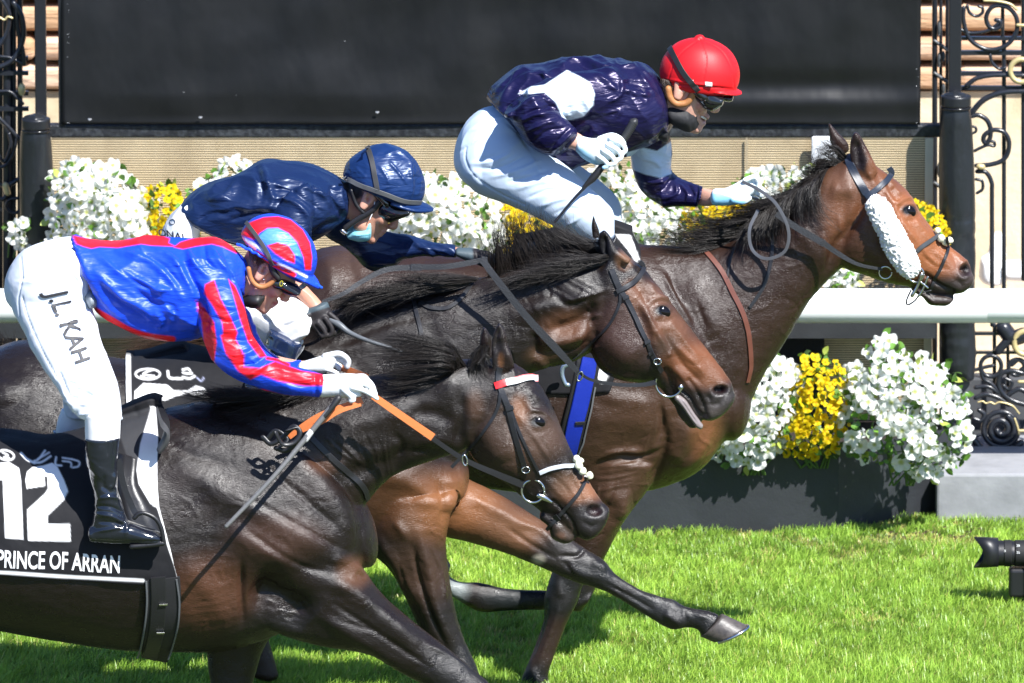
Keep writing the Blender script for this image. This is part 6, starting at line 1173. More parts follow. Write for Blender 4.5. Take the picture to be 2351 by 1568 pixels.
# breeches
br = fuse('breeches', [loft(q4('A', (600, 268, 715, 600, .135), (500, 262, 700, 680, .155), (330, 300, 690, 730, .168), (180, 365, 680, 770, .178), (75, 480, 680, 800, .18), (32, 600, 690, 815, .175), (45, 720, 700, 830, .16)), Yr, ns=56, cap=.3),
    loft(q4('A', (60, 640, 690, 700, .12, -.05), (95, 790, 705, 800, .115, -.08), (170, 930, 740, 930, .105, -.12), (245, 1090, 795, 1080, .095, -.17), (335, 1240, 850, 1230, .085, -.21), (430, 1390, 893, 1380, .077, -.25), (490, 1490, 922, 1510, .070, -.28), (560, 1570, 935, 1590, .066, -.30), (612, 1625, 938, 1650, .062, -.31)), Yr, ns=48, cap=.05),
    loft(q4('A', (130, 800, 600, 800, .11, .05), (260, 1090, 640, 1090, .09, .14), (390, 1330, 720, 1330, .078, .2), (470, 1450, 740, 1450, .07, .23), (490, 1560, 720, 1590, .06, .25), (500, 1600, 690, 1620, .055, .25)), Yr, ns=40, cap=.05)], .0052, 3, M_breech)
crumple(br, .0034, 7, .0016, 20, seed=2, ang=8)
sculpt(br, [(Aq((120, 570), (330, 560), (560, 600)), 4, -.003), (Aq((150, 590), (300, 590), (520, 640)), 5, .003), (Aq((300, 500), (480, 500), (600, 560)), 5, .004), (Aq((600, 480), (650, 600), (650, 700)), 6, -.010), (Aq((520, 460), (600, 560), (640, 640)), 6, .008), (Aq((160, 400), (170, 560), (140, 720), (150, 850)), 1.8, -.0035, False),
    (Aq((380, 380), (500, 400)), 4, .003), (Aq((170, 700), (220, 880), (330, 1130), (440, 1330)), 2, -.003, False), (Aq((440, 890), (580, 900), (720, 850)), 4, .004), (Aq((380, 940), (560, 950), (680, 930)), 4, -.004), (Aq((520, 1330), (620, 1370), (740, 1460)), 5, .008), (Aq((560, 1400), (640, 1440), (740, 1470)), 4, -.008), (Aq((600, 1520), (700, 1530), (820, 1480)), 5, .009), (Aq((520, 1470), (640, 1490), (720, 1490)), 4, -.007), (Aq((480, 1420), (560, 1540), (560, 1600)), 6, .008), (Aq((440, 1250), (500, 1400), (540, 1500)), 5, -.006),
    (B_((612, 300), (700, 285), (800, 270), (930, 330)), 4, .007, False), (B_((650, 180), (780, 190), (900, 150)), 4, .005), (Aq((420, 1500), (560, 1520), (600, 1560)), 4, .005)])
paint(br, (.64, .68, .75), []); place(br, R1); BVb1 = bvh_of(br)
text_on('leg_lettering', R1, 'J.L. KAH', Aq((365, 668))[0], (23 * .98, 50 * .98), (46, -16), BVb1, M_ink, warp=lambda x, y: (Aq((358 + 225 * x, 668 + 550 * x))[0][0] + y * (66 - 20 * x), Aq((0, 680 + 540 * x))[0][1] - y * (15)), bold=.016, off=.005)
for nm, st in (('sock', q4('B', (648, 285, 925, 300, .054, -.33), (650, 400, 922, 400, .055, -.335), (652, 500, 918, 495, .052, -.34))), ('sock', q4('B', (470, 260, 680, 290, .05, .26), (440, 350, 660, 380, .05, .27), (425, 430, 645, 480, .05, .28)))):
    k = mesh_obj(nm, *loft(st, Yr, ns=36, cap=.05), M_breech); paint(k, (.80, .80, .80), []); place(k, R1)
bt = fuse('boot', [loft(q4('B', (645, 478, 917, 476, .056), (652, 600, 908, 600, .057), (672, 720, 900, 720, .053), (700, 850, 900, 850, .047), (716, 980, 930, 960, .045), (705, 1090, 960, 1060, .044), (692, 1180, 985, 1130, .043), (700, 1240, 960, 1200, .042)), Yr - .345, ns=44, cap=.06),
    loft(q4('B', (690, 1150, 700, 1275, .036), (800, 1110, 800, 1285, .041), (920, 1095, 920, 1290, .043), (1020, 1125, 1025, 1292, .043), (1120, 1165, 1125, 1296, .042), (1205, 1195, 1215, 1296, .034), (1248, 1228, 1250, 1285, .02)), Yr - .345, ns=40, cap=.4)], .0038, 2, M_patent)
crumple(bt, .0012, 8, .0008, 30, seed=5)
sculpt(bt, [(B_((820, 880), (860, 840), (890, 740)), 6, .006), (B_((800, 760), (790, 850), (850, 880)), 6, -.006), (B_((760, 940), (860, 930), (930, 960)), 4, .005), (B_((740, 1000), (860, 1010), (940, 1050)), 4, -.005), (B_((730, 1060), (860, 1080), (970, 1140)), 5, .006), (B_((760, 1120), (880, 1130), (960, 1160)), 4, -.005), (B_((720, 1200), (830, 1180), (960, 1160)), 4, .005), (B_((960, 1110), (970, 1170), (960, 1230)), 4, .005), (B_((820, 480), (824, 620)), 2, -.003), (B_((870, 480), (872, 600)), 2, -.003), (B_((700, 1262), (900, 1272), (1240, 1270)), 2, -.004, False)])
place(bt, R1); place(mesh_obj('boot', *loft(q4('B', (405, 420, 650, 500, .06), (400, 480, 640, 540, .06), (400, 640, 620, 680, .05), (420, 800, 600, 820, .045)), Yr + .30, ns=36, cap=.05), M_patent), R1)
# gloves
ym = Yr - .262
hand('glove', R1, [loft(q4('C', (905, 1300, 895, 1472, .036), (1000, 1296, 1000, 1470, .034), (1100, 1292, 1090, 1478, .034), (1180, 1300, 1130, 1450, .030), (1235, 1330, 1200, 1420, .020)), ym, ns=30), fing('C', [(1160, 1320), (1235, 1335), (1280, 1375), (1300, 1420)], ym - .014), fing('C', [(1150, 1360), (1235, 1375), (1285, 1410), (1310, 1448)], ym - .026), fing('C', [(1130, 1400), (1210, 1420), (1270, 1450), (1318, 1482)], ym - .034, .0090),
    fing('C', [(1120, 1320), (1210, 1310), (1245, 1335), (1260, 1370)], ym + .004), fing('C', [(1060, 1410), (1110, 1455), (1135, 1490), (1120, 1498)], ym - .030, .0115), fing('C', [(1130, 1430), (1150, 1440), (1180, 1450)], ym - .02, .012)], M_glove)
yf = Yr + .04
hand('glove', R1, [loft(q4('C', (740, 1205, 720, 1270, .03), (820, 1180, 800, 1285, .032), (920, 1150, 900, 1290, .032), (980, 1140, 960, 1270, .024)), yf, ns=26), fing('C', [(920, 1160), (1020, 1140), (1075, 1165), (1100, 1200), (1092, 1240)], yf - .012, .0105), fing('C', [(930, 1200), (1000, 1180), (1060, 1200), (1080, 1235)], yf), fing('C', [(900, 1250), (970, 1270), (1015, 1290)], yf - .02), fing('C', [(920, 1230), (990, 1230), (1030, 1262)], yf + .016), fing('C', [(940, 1215), (1000, 1215), (1045, 1240)], yf + .03)], M_glove)
# helmet of the near rider
hm = fuse('helmet', [dome('C', (530, 398), 37, [(-12, 305), (30, 318), (90, 318), (150, 296), (210, 250), (258, 192), (292, 120)], Yr, .80), visor('C', [(600, 400, 590, 500, .10), (700, 455, 690, 545, .10), (800, 520, 780, 592, .085), (860, 585, 840, 622, .055), (888, 628, 876, 638, .02)], Yr)], .0042, 3, silk('cap silk', (.8, .88, 1), .42))
crumple(hm, .0012, 12, .0008, 35, seed=9)
sculpt(hm, [(C_((250, 290), (420, 400), (600, 500), (800, 590)), 3, -.005), (C_((240, 250), (430, 370), (620, 470)), 4, .004), (C_((640, 400), (700, 430), (760, 470)), 3, .004), (C_((700, 380), (760, 440)), 3, .004), (C_((720, 330), (790, 400)), 3, -.003), (C_((560, 400), (640, 450), (740, 500)), 3, .004)])
paint(hm, BLU, [('poly', C_((270, 225), (340, 135), (450, 95), (560, 88), (660, 115), (750, 190), (805, 290), (822, 400), (815, 500), (768, 498), (755, 400), (710, 290), (640, 215), (560, 175), (480, 178), (420, 215), (380, 270)), RED, 1.2), ('poly', C_((478, 312), (560, 288), (640, 312), (690, 385), (690, 450), (620, 425), (540, 375)), RED, 1.2),
    ('poly', C_((480, 182), (560, 178), (640, 218), (705, 295), (748, 400), (690, 385), (640, 310), (560, 285), (478, 308), (400, 250)), (.06, .22, .80), 1.5), ('line', C_((240, 245), (330, 290), (380, 340)), 8, (.75, .2, .25)), ('line', C_((290, 255), (420, 330), (480, 375)), 6, (.7, .72, .85)), ('line', C_((400, 375), (500, 440), (680, 535)), 12, RED), ('line', C_((560, 455), (680, 500), (780, 550)), 5, (.7, .72, .85)), ('line', C_((280, 330), (330, 370), (360, 390)), 8, RED)]); place(hm, R1)  # lighter blue crown patch is the sunlit highlight painted into the cap
BVh1 = bvh_of(hm)
fr_ = [tubeP([(*q('C', (250 + 640 * t + 3 * math.sin(t * 90), 300 + 330 * t ** 1.02 + 4 * math.sin(t * 70 + 1)))[0], Yr - .105 * math.cos((t - .42) * 2.3)) for t in np.linspace(0, 1, 60)], rad=.005, ns=8)]
place(mesh_obj('cap_frill', *join(fr_), silk('frill silk', (.8, .9, 1), .35, (.015, .09, .70))), R1)
strap('helmet_elastic', R1, BVh1, C_((322, 140), (360, 190), (420, 270), (470, 350), (520, 460)), .014, mat('grey elastic', (.05, .05, .052), .6), Yf=Yr - .1)
place(mesh_obj('goggle_strap', *tubeP([(*C_(p)[0], Yr - .082) for p in ((505, 450), (530, 520), (560, 560))], rad=[.010, .012, .010], flat=1), M_rubber), R1)
yy = Yr - .070
place(fuse('goggles', [loft(q4('C', (545, 545, 540, 640, .02), (600, 560, 590, 670, .035), (680, 600, 650, 690, .045), (735, 640, 700, 690, .05)), Yr - .045, ns=28), loft(q4('C', (530, 560, 530, 640, .012), (620, 590, 600, 660, .012)), yy, ns=20)], .003, 2, M_lens), R1)
place(mesh_obj('goggle_badge', *tube3([P(a, b, Yr - .088) for a, b in oval(*C_((586, 603))[0], 3.5, 6, 10, 14)], .0012, ns=6), mat('yellow rubber', (.45, .42, .03), .5)), R1)
place(mesh_obj('chin_strap', *join([tubeP([(*C_(p)[0], Yr - .076) for p in ((335, 490), (350, 560), (385, 610), (440, 630), (500, 605), (545, 560))], rad=.0085, ns=10)]), M_tan), R1)
place(mesh_obj('chin_cup', *loft(q4('C', (296, 670, 320, 775, .06), (345, 642, 370, 785, .076), (400, 632, 420, 778, .080), (452, 645, 442, 740, .064)), Yr, ns=28), M_rubber), R1)
hair('hair', R1, gs('C', Yr - .068, [(330, 330), (350, 420), (370, 500)], [(390, 360), (410, 430), (430, 470)], [(450, 400), (470, 440), (490, 470)]), 500, seed=41, jit=.008, m=mat('dark blond hair', (.16, .08, .045), .5), steps=6)
place(mesh_obj('earring', *ball(*C_((453, 572))[0], Yr - .085, .003, n=6), M_steel), R1)
W1 = thing('riding_whip', 'thin dark riding whip slanting down over the nearest horse\'s shoulder', 'whip', 'riding whips', loc=at(H1))
place(mesh_obj('shaft', *tubeP([(*q('J', p)[0], y) for p, y in (((912, 280), -.31), ((780, 440), -.34), ((620, 630), -.40), ((412, 848), -.46))], rad=[.0105, .0090, .0078, .0070], ns=12), mat('whip shaft', (.12, .12, .12), .3, bumps=((120, .5, .002, 2),))), W1)
place(mesh_obj('handle_end', *tubeP([(*q('J', p)[0], y) for p, y in (((925, 262), -.305), ((905, 290), -.312), ((860, 345), -.322))], rad=[.012, .011, .009], ns=12), M_rubber), W1)
place(mesh_obj('collar_band', *tubeP([(*q('J', p)[0], y) for p, y in (((800, 415), -.334), ((775, 450), -.340))], rad=.0105, ns=12), mat('pale band', (.5, .5, .5), .4)), W1)
# ================ middle rider
Yr = Y2
R2 = thing('person', 'rider in navy silks and navy cap wearing a pale blue face mask', 'person', 'riders', loc=at(H2))
hp, f2 = head_parts(*q('H', (1600, 560))[0], 37, 1.05, Yr)
H_ = lambda *p: q('H', *p)
body = hp + [loft(q4('H', (1280, 440, 1300, 720, .06), (1450, 430, 1460, 680, .055), (1560, 480, 1540, 680, .05)), Yr), loft(q4('H', (420, 600, 480, 760, .11), (800, 380, 850, 800, .14), (1200, 400, 1200, 760, .12)), Yr),
    loft(q4('H', (1080, 520, 960, 620, .05, -.14), (1100, 800, 900, 860, .045, -.2), (1130, 1080, 990, 1160, .036, -.22), (1190, 1165, 1085, 1205, .030, -.23), (1255, 1235, 1155, 1280, .028, -.24), (1330, 1330, 1240, 1370, .03, -.25)), Yr),
    loft(q4('H', (1300, 600, 1300, 760, .05, .14), (1600, 820, 1580, 960, .045, .16), (1950, 850, 1940, 910, .035, .14), (2200, 880, 2190, 930, .028, .1), (2300, 910, 2290, 960, .026, .08)), Yr),
    loft([(400, 540, 440, 640, .11), (420, 620, 520, 720, .10), (560, 660, 600, 760, .08, -.14), (680, 700, 690, 780, .06, -.2)], Yr), loft([(420, 560, 460, 660, .1), (600, 660, 620, 740, .07, .16), (680, 690, 690, 760, .06, .2), (620, 800, 680, 830, .05, .22)], Yr)]
o = fuse('body', body, .005, 3, M_skin); paint(o, (.50, .25, .17), [('blob', *f2(-.03, -.02), 30, 26, (.36, .17, .11), .7), ('poly', q('H', (1380, 380), (1560, 470), (1560, 530), (1500, 560), (1440, 500)), (.02, .014, .01), 3)]); sculpt(o, [(H_((1100, 1140), (1180, 1200), (1230, 1250)), 3, .003), (H_((1130, 1120), (1210, 1180)), 3, -.002)]); place(o, R2); ear_part(R2, f2, 1.05, Yr)
NV = (.005, .014, .055)
jk = fuse('jacket', [loft(q4('H', (300, 640, 330, 700, .07), (380, 530, 460, 760, .14), (520, 432, 640, 830, .18), (690, 375, 790, 860, .19), (860, 285, 930, 870, .20), (1020, 290, 1060, 860, .20), (1200, 318, 1200, 840, .195), (1330, 372, 1310, 790, .16), (1410, 420, 1420, 700, .10)), Yr, ns=64, cap=.25),
    loft(q4('H', (1200, 420, 960, 560, .085, -.12), (1220, 600, 900, 700, .085, -.17), (1190, 800, 880, 850, .075, -.2), (1150, 960, 900, 1020, .065, -.21), (1120, 1080, 980, 1130, .05, -.215)), Yr, ns=40, cap=.1),
    loft(q4('H', (1330, 600, 1290, 800, .075, .12), (1500, 700, 1470, 900, .07, .15), (1640, 770, 1610, 1010, .07, .16), (1750, 805, 1740, 1020, .065, .16), (1850, 815, 1850, 960, .055, .15), (1980, 835, 1975, 950, .048, .13), (2100, 855, 2100, 945, .04, .11), (2190, 868, 2195, 942, .034, .1)), Yr, ns=36, cap=.08)], .0042, 1, silk('navy silk', (.7, .8, 1), .38, NV))
crumple(jk, .0085, 8, .0032, 22, (1, 1, .8), 20, -20)
sculpt(jk, [(H_((860, 300), (900, 420), (940, 560), (900, 620)), 8, .012), (H_((820, 330), (860, 460), (860, 560)), 8, -.012), (H_((940, 420), (1080, 430), (1240, 490), (1330, 580)), 7, .012), (H_((900, 480), (1050, 480), (1180, 560), (1280, 640)), 6, -.010), (H_((920, 540), (1060, 560), (1160, 640), (1190, 740)), 7, .011), (H_((500, 560), (620, 520), (700, 430)), 9, .011), (H_((560, 640), (680, 600), (800, 620)), 7, .009), (H_((420, 700), (500, 650), (640, 640)), 7, -.010), (H_((640, 700), (760, 660), (900, 640)), 7, -.009), (H_((1340, 420), (1360, 560), (1420, 680)), 7, -.010), (H_((1400, 420), (1410, 560), (1450, 660)), 7, .010),
    (H_((1180, 840), (1290, 740), (1400, 700)), 8, -.012), (H_((1900, 830), (1960, 880), (2060, 890)), 5, .007), (H_((1980, 840), (2060, 920), (2150, 930)), 5, -.006), (H_((2060, 860), (2180, 900)), 4, .006)]); place(jk, R2)
br = fuse('breeches', [loft(q4('H', (350, 560, 440, 760, .13), (240, 650, 420, 860, .15), (180, 760, 420, 950, .16), (170, 900, 460, 1050, .15)), Yr, ns=48), loft([(375, 570, 470, 640, .13, -.04), (450, 600, 500, 730, .11, -.1), (540, 620, 570, 770, .10, -.15), (640, 655, 640, 800, .085, -.2), (700, 690, 680, 800, .075, -.23), (722, 720, 690, 800, .06, -.24), (712, 760, 640, 800, .055, -.24)], Yr, ns=48, cap=.4),
    loft([(420, 580, 480, 650, .11, .06), (600, 650, 610, 760, .09, .16), (690, 700, 680, 780, .07, .2)], Yr, ns=36)], .0055, 3, M_breech)
crumple(br, .003, 9, .0015, 22, seed=30); sculpt(br, [(C_((370, 840), (450, 760), (560, 740)), 5, -.010), (C_((450, 800), (560, 930), (600, 960)), 6, .012), (C_((420, 830), (520, 900)), 5, -.009), (C_((600, 740), (700, 780), (800, 900)), 5, .006), (C_((560, 960), (700, 900), (830, 880)), 5, -.006), (C_((640, 1050), (740, 1000), (840, 960)), 5, .006)])
paint(br, (.80, .80, .80), [('poly', [(398, 530), (420, 505), (420, 530), (405, 545)], (.45, .55, .72), 3)]); place(br, R2)
BVb2 = bvh_of(br)
text_on('waist_lettering', R2, 'ONAL', H_((150, 800))[0], (24, 5), (-2, -24), BVb2, M_ink, bold=.01); place(mesh_obj('waist_emblem', *tube3([Vector(hit(BVb2, a, b)[0] or P(a, b, Yr - .15)) + Vector((0, -.002, 0)) for a, b in oval(*H_((246, 705))[0], 6, 6, 0, 14)], .0013, ns=6), M_ink), R2)
M_nboot = mat('navy patent boot', (.012, .022, .06), .08, coat=.6, bumps=((8, .3, .03, 2), (26, .25, .006, 2)))
bt = fuse('boot', [loft(q4('C', (495, 940, 742, 1072, .080), (465, 1030, 706, 1165, .078), (435, 1120, 665, 1265, .070), (380, 1230, 600, 1370, .05), (300, 1380, 500, 1500, .045)), Yr - .262, ns=40, cap=.04)], .004, 2, M_nboot); crumple(bt, .002, 12, .0015, 30, seed=3)
sculpt(bt, [(C_((520, 985), (600, 1010), (720, 1100)), 3, -.004), (C_((470, 1090), (560, 1130), (660, 1190)), 3, .003)]); place(bt, R2)
place(mesh_obj('boot', *loft(q4('C', (330, 930, 480, 960, .055), (300, 1050, 450, 1080, .05), (260, 1200, 400, 1230, .045)), Yr + .26, ns=30), M_nboot), R2)
place(mesh_obj('boot_cuff', *loft(q4('C', (760, 1085, 740, 1120, .03), (730, 1130, 690, 1180, .035), (700, 1190, 640, 1215, .03)), Yr - .26, ns=20), M_glove), R2)
ym = Yr - .255
GR, BKG = (.05, .075, .09), (.016, .013, .014)
hand('glove', R2, [loft(q4('H', (1320, 1262, 1160, 1318, .032), (1328, 1285, 1160, 1345, .034), (1350, 1330, 1170, 1385, .034), (1375, 1370, 1190, 1430, .034), (1385, 1410, 1235, 1460, .030)), ym, ns=30, cap=.2), fing('H', [(1330, 1340), (1385, 1390), (1392, 1440), (1365, 1478)], ym - .022, .0092), fing('H', [(1300, 1370), (1340, 1430), (1345, 1470), (1325, 1490)], ym - .032, .0092), fing('H', [(1250, 1400), (1290, 1450), (1300, 1485), (1280, 1495)], ym - .034, .0092), fing('H', [(1220, 1410), (1250, 1455), (1262, 1480)], ym - .026, .0086), fing('H', [(1180, 1350), (1155, 1370), (1170, 1400)], ym - .026, .011)], M_dglove,
     colour=(BKG, [('poly', H_((1140, 1300), (1320, 1240), (1345, 1285), (1160, 1345)), GR, 2)]))
hand('glove', R2, [loft(q4('H', (2215, 885, 2200, 940, .028), (2290, 885, 2280, 975, .032), (2350, 890, 2350, 985, .03)), Yr + .08, ns=24), fing('I', [(20, 400), (70, 410), (90, 440)], Yr + .06, .011), fing('I', [(20, 430), (80, 440), (85, 470)], Yr + .04, .011), fing('I', [(10, 420), (60, 425)], Yr + .09, .011), fing('I', [(10, 440), (60, 455)], Yr + .1, .010), fing('I', [(0, 450), (40, 470)], Yr + .05, .012)], M_dglove, colour=(GR, [('poly', H_((2310, 800), (2500, 800), (2500, 1100), (2330, 1100)), BKG, 2)]))
place(mesh_obj('wrist_watch', *join([loft(q4('H', (1150, 1118, 1040, 1182, .036), (1175, 1140, 1062, 1205, .036)), Yr - .225, ns=30, cap=.05), tubeP(q('H', (1065, 1165), (1090, 1150)), Yr - .264, rad=.012)]), M_lens), R2)
hm = fuse('helmet', [dome('H', (1690, 478), 20, [(-8, 283), (30, 290), (70, 288), (135, 266), (200, 222), (255, 165), (292, 95)], Yr, .80), visor('H', [(1760, 520, 1750, 570, .10), (1900, 560, 1890, 622, .09), (1990, 588, 1980, 636, .06), (2048, 618, 2040, 630, .025)], Yr)], .0042, 2, silk('navy cap silk', (.7, .82, 1), .34, (.006, .022, .090)))
crumple(hm, .0018, 11, .0012, 34, (1, 1, 1), 12)
sculpt(hm, [(H_((1720, 240), (1800, 220), (1880, 280), (1900, 380)), 4, .005), (H_((1740, 290), (1800, 360), (1860, 440)), 3, .004), (H_((1680, 330), (1720, 390), (1740, 440)), 3, .004), (H_((1880, 330), (1900, 450), (1880, 560)), 4, .005), (H_((1510, 330), (1580, 400)), 3, .003), (H_((1460, 420), (1560, 460)), 3, .004), (H_((1900, 600), (1980, 605), (2030, 622)), 2, -.003)]); place(hm, R2); BVh2 = bvh_of(hm)
strap('helmet_elastic', R2, BVh2, H_((1425, 395), (1520, 445), (1620, 480), (1720, 515), (1840, 560), (1955, 570)), .016, mat('grey band', (.09, .095, .10), .55), Yf=Yr - .08); strap('helmet_elastic', R2, BVh2, H_((1590, 185), (1615, 260), (1640, 380), (1660, 490)), .017, mat('charcoal elastic', (.03, .031, .034), .6), Yf=Yr - .09)
place(fuse('goggles', [loft(q4('H', (1670, 560, 1680, 680, .014), (1740, 560, 1740, 710, .03), (1800, 590, 1800, 690, .04), (1880, 600, 1870, 660, .045)), Yr - .054, ns=28), tubeP([(*H_(p)[0], Yr - .085) for p in ((1640, 500), (1680, 540), (1720, 580))], rad=.012)], .003, 2, M_lens), R2)
mk_ = fuse('face_mask', [loft(q4('H', (1440, 775, 1470, 820, .045), (1500, 720, 1530, 836, .068), (1560, 712, 1590, 830, .075), (1612, 660, 1612, 815, .070)), Yr + .0, ns=40, sub=6, cap=.15)], .003, 2, mat('pale blue mask', (.22, .56, .66), .7, bumps=((50, .3, .004, 3),)))
sculpt(mk_, [(H_((1470, 770), (1540, 760), (1612, 755)), 2.4, -.005), (H_((1490, 800), (1550, 795), (1612, 785)), 2.4, .004), (H_((1530, 730), (1570, 735), (1612, 715)), 2.4, .004)]); place(mk_, R2)
place(mesh_obj('mask_loop', *tubeP([(*H_(p)[0], Yr - .078) for p in ((1640, 570), (1630, 630), (1605, 690))], rad=.0018, ns=6), M_white), R2)
place(mesh_obj('chin_strap', *join([tubeP([(*H_(p)[0], Yr - .078) for p in ((1680, 560), (1620, 630), (1520, 690), (1440, 745))], rad=.010, ns=10, flat=.5), tubeP([(*H_(p)[0], Yr - .076) for p in ((1480, 490), (1510, 580), (1560, 640))], rad=.007, ns=8)]), M_lea), R2)
place(mesh_obj('strap_buckle', *tubeP([(*H_(p)[0], Yr - .088) for p in ((1415, 765), (1440, 785))], rad=.007), M_steel), R2)
W2 = thing('riding_whip', 'grey whip handle in the black gloved hand of the middle rider', 'whip', 'riding whips', loc=at(H2))
place(mesh_obj('shaft', *tubeP([(*C_(p)[0], y) for p, y in (((960, 880), Y2 - .275), ((1030, 920), Y2 - .285), ((1110, 980), Y2 - .30), ((1250, 1040), Y2 - .32), ((1500, 1120), Y2 - .33))], rad=[.011, .012, .009, .007, .006], ns=12), mat('grey whip', (.10, .11, .12), .3)), W2)
# ================ leading rider
Yr = Y3
R3 = thing('person', 'smiling rider with red cap and dark glasses, navy silks with white sleeve bands', 'person', 'riders', loc=at(H3))
E_ = lambda *p: q('E', *p)
hp, f3 = head_parts(*q('E', (1565, 440))[0], 22, 1.15, Yr, True)
body = hp + [loft(q4('E', (1340, 420, 1380, 640, .06), (1440, 400, 1500, 640, .058), (1540, 420, 1590, 620, .05)), Yr), loft(q4('E', (440, 560, 560, 660, .1), (650, 400, 760, 780, .13), (1000, 340, 1050, 780, .14), (1300, 380, 1320, 700, .12)), Yr),
    loft(q4('E', (1150, 420, 1150, 500, .03, -.13), (850, 450, 830, 520, .025, -.19), (600, 540, 560, 590, .025, -.24), (700, 640, 650, 690, .03, -.27), (840, 700, 800, 780, .026, -.27), (920, 706, 885, 808, .029, -.27), (1010, 770, 980, 840, .028, -.27)), Yr),
    loft(q4('E', (1420, 620, 1320, 740, .05, .12), (1420, 900, 1330, 960, .045, .16), (1500, 1060, 1460, 1100, .04, .14), (1640, 1060, 1630, 1140, .026, .10), (1700, 1050, 1692, 1158, .030, .07), (1760, 1058, 1750, 1155, .030, .04), (1850, 1060, 1850, 1140, .028, .02)), Yr),
    loft(q4('E', (420, 640, 480, 760, .11), (300, 760, 460, 960, .12), (560, 950, 520, 1090, .09, -.08), (900, 1090, 830, 1230, .07, -.18), (1100, 1230, 1020, 1330, .055, -.22), (1080, 1450, 980, 1430, .045, -.24)), Yr), loft(q4('E', (400, 700, 460, 860, .1, .05), (760, 960, 700, 1090, .08, .12), (1130, 1200, 1060, 1300, .055, .2), (1120, 1440, 1020, 1430, .045, .22)), Yr)]
o = fuse('body', body, .0048, 3, M_skin); sculpt(o, [([f3(.074, -.050), f3(.088, -.059), f3(.104, -.060)], 4, -.011), ([f3(.066, -.040), f3(.074, -.058), f3(.07, -.074)], 2.5, -.005), ([f3(.084, -.03), f3(.076, -.040), f3(.068, -.052)], 2.4, -.004)])
paint(o, (.58, .32, .24), [('blob', *f3(.09, -.058), 8, 4.5, (.20, .05, .05), 1), ('blob', *f3(.065, -.03), 10, 9, (.58, .24, .17), .8)]); place(o, R3); ear_part(R3, f3, 1.12, Yr)
place(mesh_obj('teeth', *tube3([P(*f3(.084, -.056), Yr - .022), P(*f3(.096, -.057), Yr - .010), P(*f3(.098, -.057), Yr + .01)], .0042, ns=8), mat('teeth', (.75, .72, .62), .3)), R3)
PU = (.0065, .006, .034)
torso = loft(q4('E', (385, 490, 490, 590, .10), (430, 420, 590, 720, .15), (520, 345, 720, 850, .18), (660, 288, 830, 905, .19), (860, 255, 950, 895, .195), (1060, 255, 1110, 870, .20), (1230, 275, 1260, 825, .195), (1340, 320, 1380, 770, .17), (1420, 400, 1460, 720, .12)), Yr, ns=64, cap=.3)
near = loft(q4('E', (1180, 330, 1200, 640, .095, -.10), (1040, 320, 1030, 635, .09, -.14), (900, 330, 870, 630, .09, -.17), (760, 390, 700, 640, .085, -.20), (640, 450, 560, 640, .08, -.225), (560, 510, 500, 620, .07, -.24)), Yr, ns=44, cap=.8)
fore = loft(q4('E', (600, 480, 480, 590, .07, -.24), (690, 470, 550, 680, .075, -.25), (760, 540, 610, 760, .075, -.26), (830, 610, 690, 810, .068, -.265), (880, 660, 760, 830, .058, -.27), (912, 690, 832, 812, .042, -.27)), Yr, ns=40, cap=.06)
far = loft(q4('E', (1480, 560, 1200, 700, .09, .10), (1485, 700, 1230, 800, .085, .13), (1488, 820, 1242, 880, .08, .15), (1488, 920, 1258, 960, .078, .16), (1510, 960, 1300, 1060, .074, .16), (1560, 985, 1390, 1130, .068, .15), (1630, 1010, 1530, 1165, .058, .12), (1695, 1032, 1660, 1175, .045, .08)), Yr, ns=40, cap=.06)
jk = fuse('jacket', [torso, near, fore, far], .0042, 1, silk('purple navy silk', (.80, .72, 1), .31))
crumple(jk, .0080, 8, .0034, 22, (1, 1, .9), 40, -55, 2.2)
sculpt(jk, [(E_((400, 500), (480, 400), (600, 310)), 7, .010), (E_((450, 520), (540, 400), (700, 330), (720, 400)), 7, .011), (E_((620, 320), (700, 360), (730, 420)), 6, -.009), (E_((820, 300), (930, 250), (1060, 300), (1160, 330)), 8, .012), (E_((930, 280), (1000, 310), (1120, 330)), 6, -.010), (E_((1040, 340), (1130, 420), (1180, 470)), 8, .009), (E_((1100, 520), (1180, 480), (1200, 380)), 6, .010), (E_((1200, 400), (1300, 410), (1390, 440)), 6, -.010), (E_((1200, 440), (1290, 470), (1370, 480)), 6, .010), (E_((1080, 590), (1180, 570), (1160, 620)), 6, .008), (E_((600, 440), (560, 520), (470, 560)), 8, -.014), (E_((540, 620), (460, 580), (400, 570)), 8, .010),
    (E_((560, 560), (660, 500), (760, 520)), 6, .011), (E_((560, 640), (660, 600), (780, 590)), 6, .010), (E_((600, 600), (700, 560), (790, 550)), 5, -.009), (E_((620, 700), (720, 650), (800, 640)), 5, .009), (E_((660, 760), (740, 700), (830, 680)), 5, -.008), (E_((760, 820), (820, 740), (880, 680)), 3, -.006), (E_((790, 810), (850, 750), (905, 690)), 3, .006), (E_((1020, 660), (940, 740), (800, 860)), 10, -.014), (E_((1290, 330), (1340, 400), (1400, 470)), 6, .008), (E_((1200, 300), (1290, 290), (1360, 350)), 6, .009),
    (E_((1320, 1000), (1420, 1010), (1500, 980)), 6, .009), (E_((1400, 1080), (1460, 1050), (1500, 980)), 6, -.009), (E_((1450, 1110), (1530, 1080), (1520, 1010)), 5, .009), (E_((1540, 1020), (1600, 1080), (1590, 1130)), 4, .008), (E_((1600, 1020), (1640, 1100)), 4, -.007), (E_((1660, 1030), (1650, 1160)), 3, -.006), (E_((1678, 1035), (1668, 1165)), 2.5, .005), (E_((1300, 860), (1390, 880), (1440, 930)), 5, .006)])
WS = (.62, .72, .80)
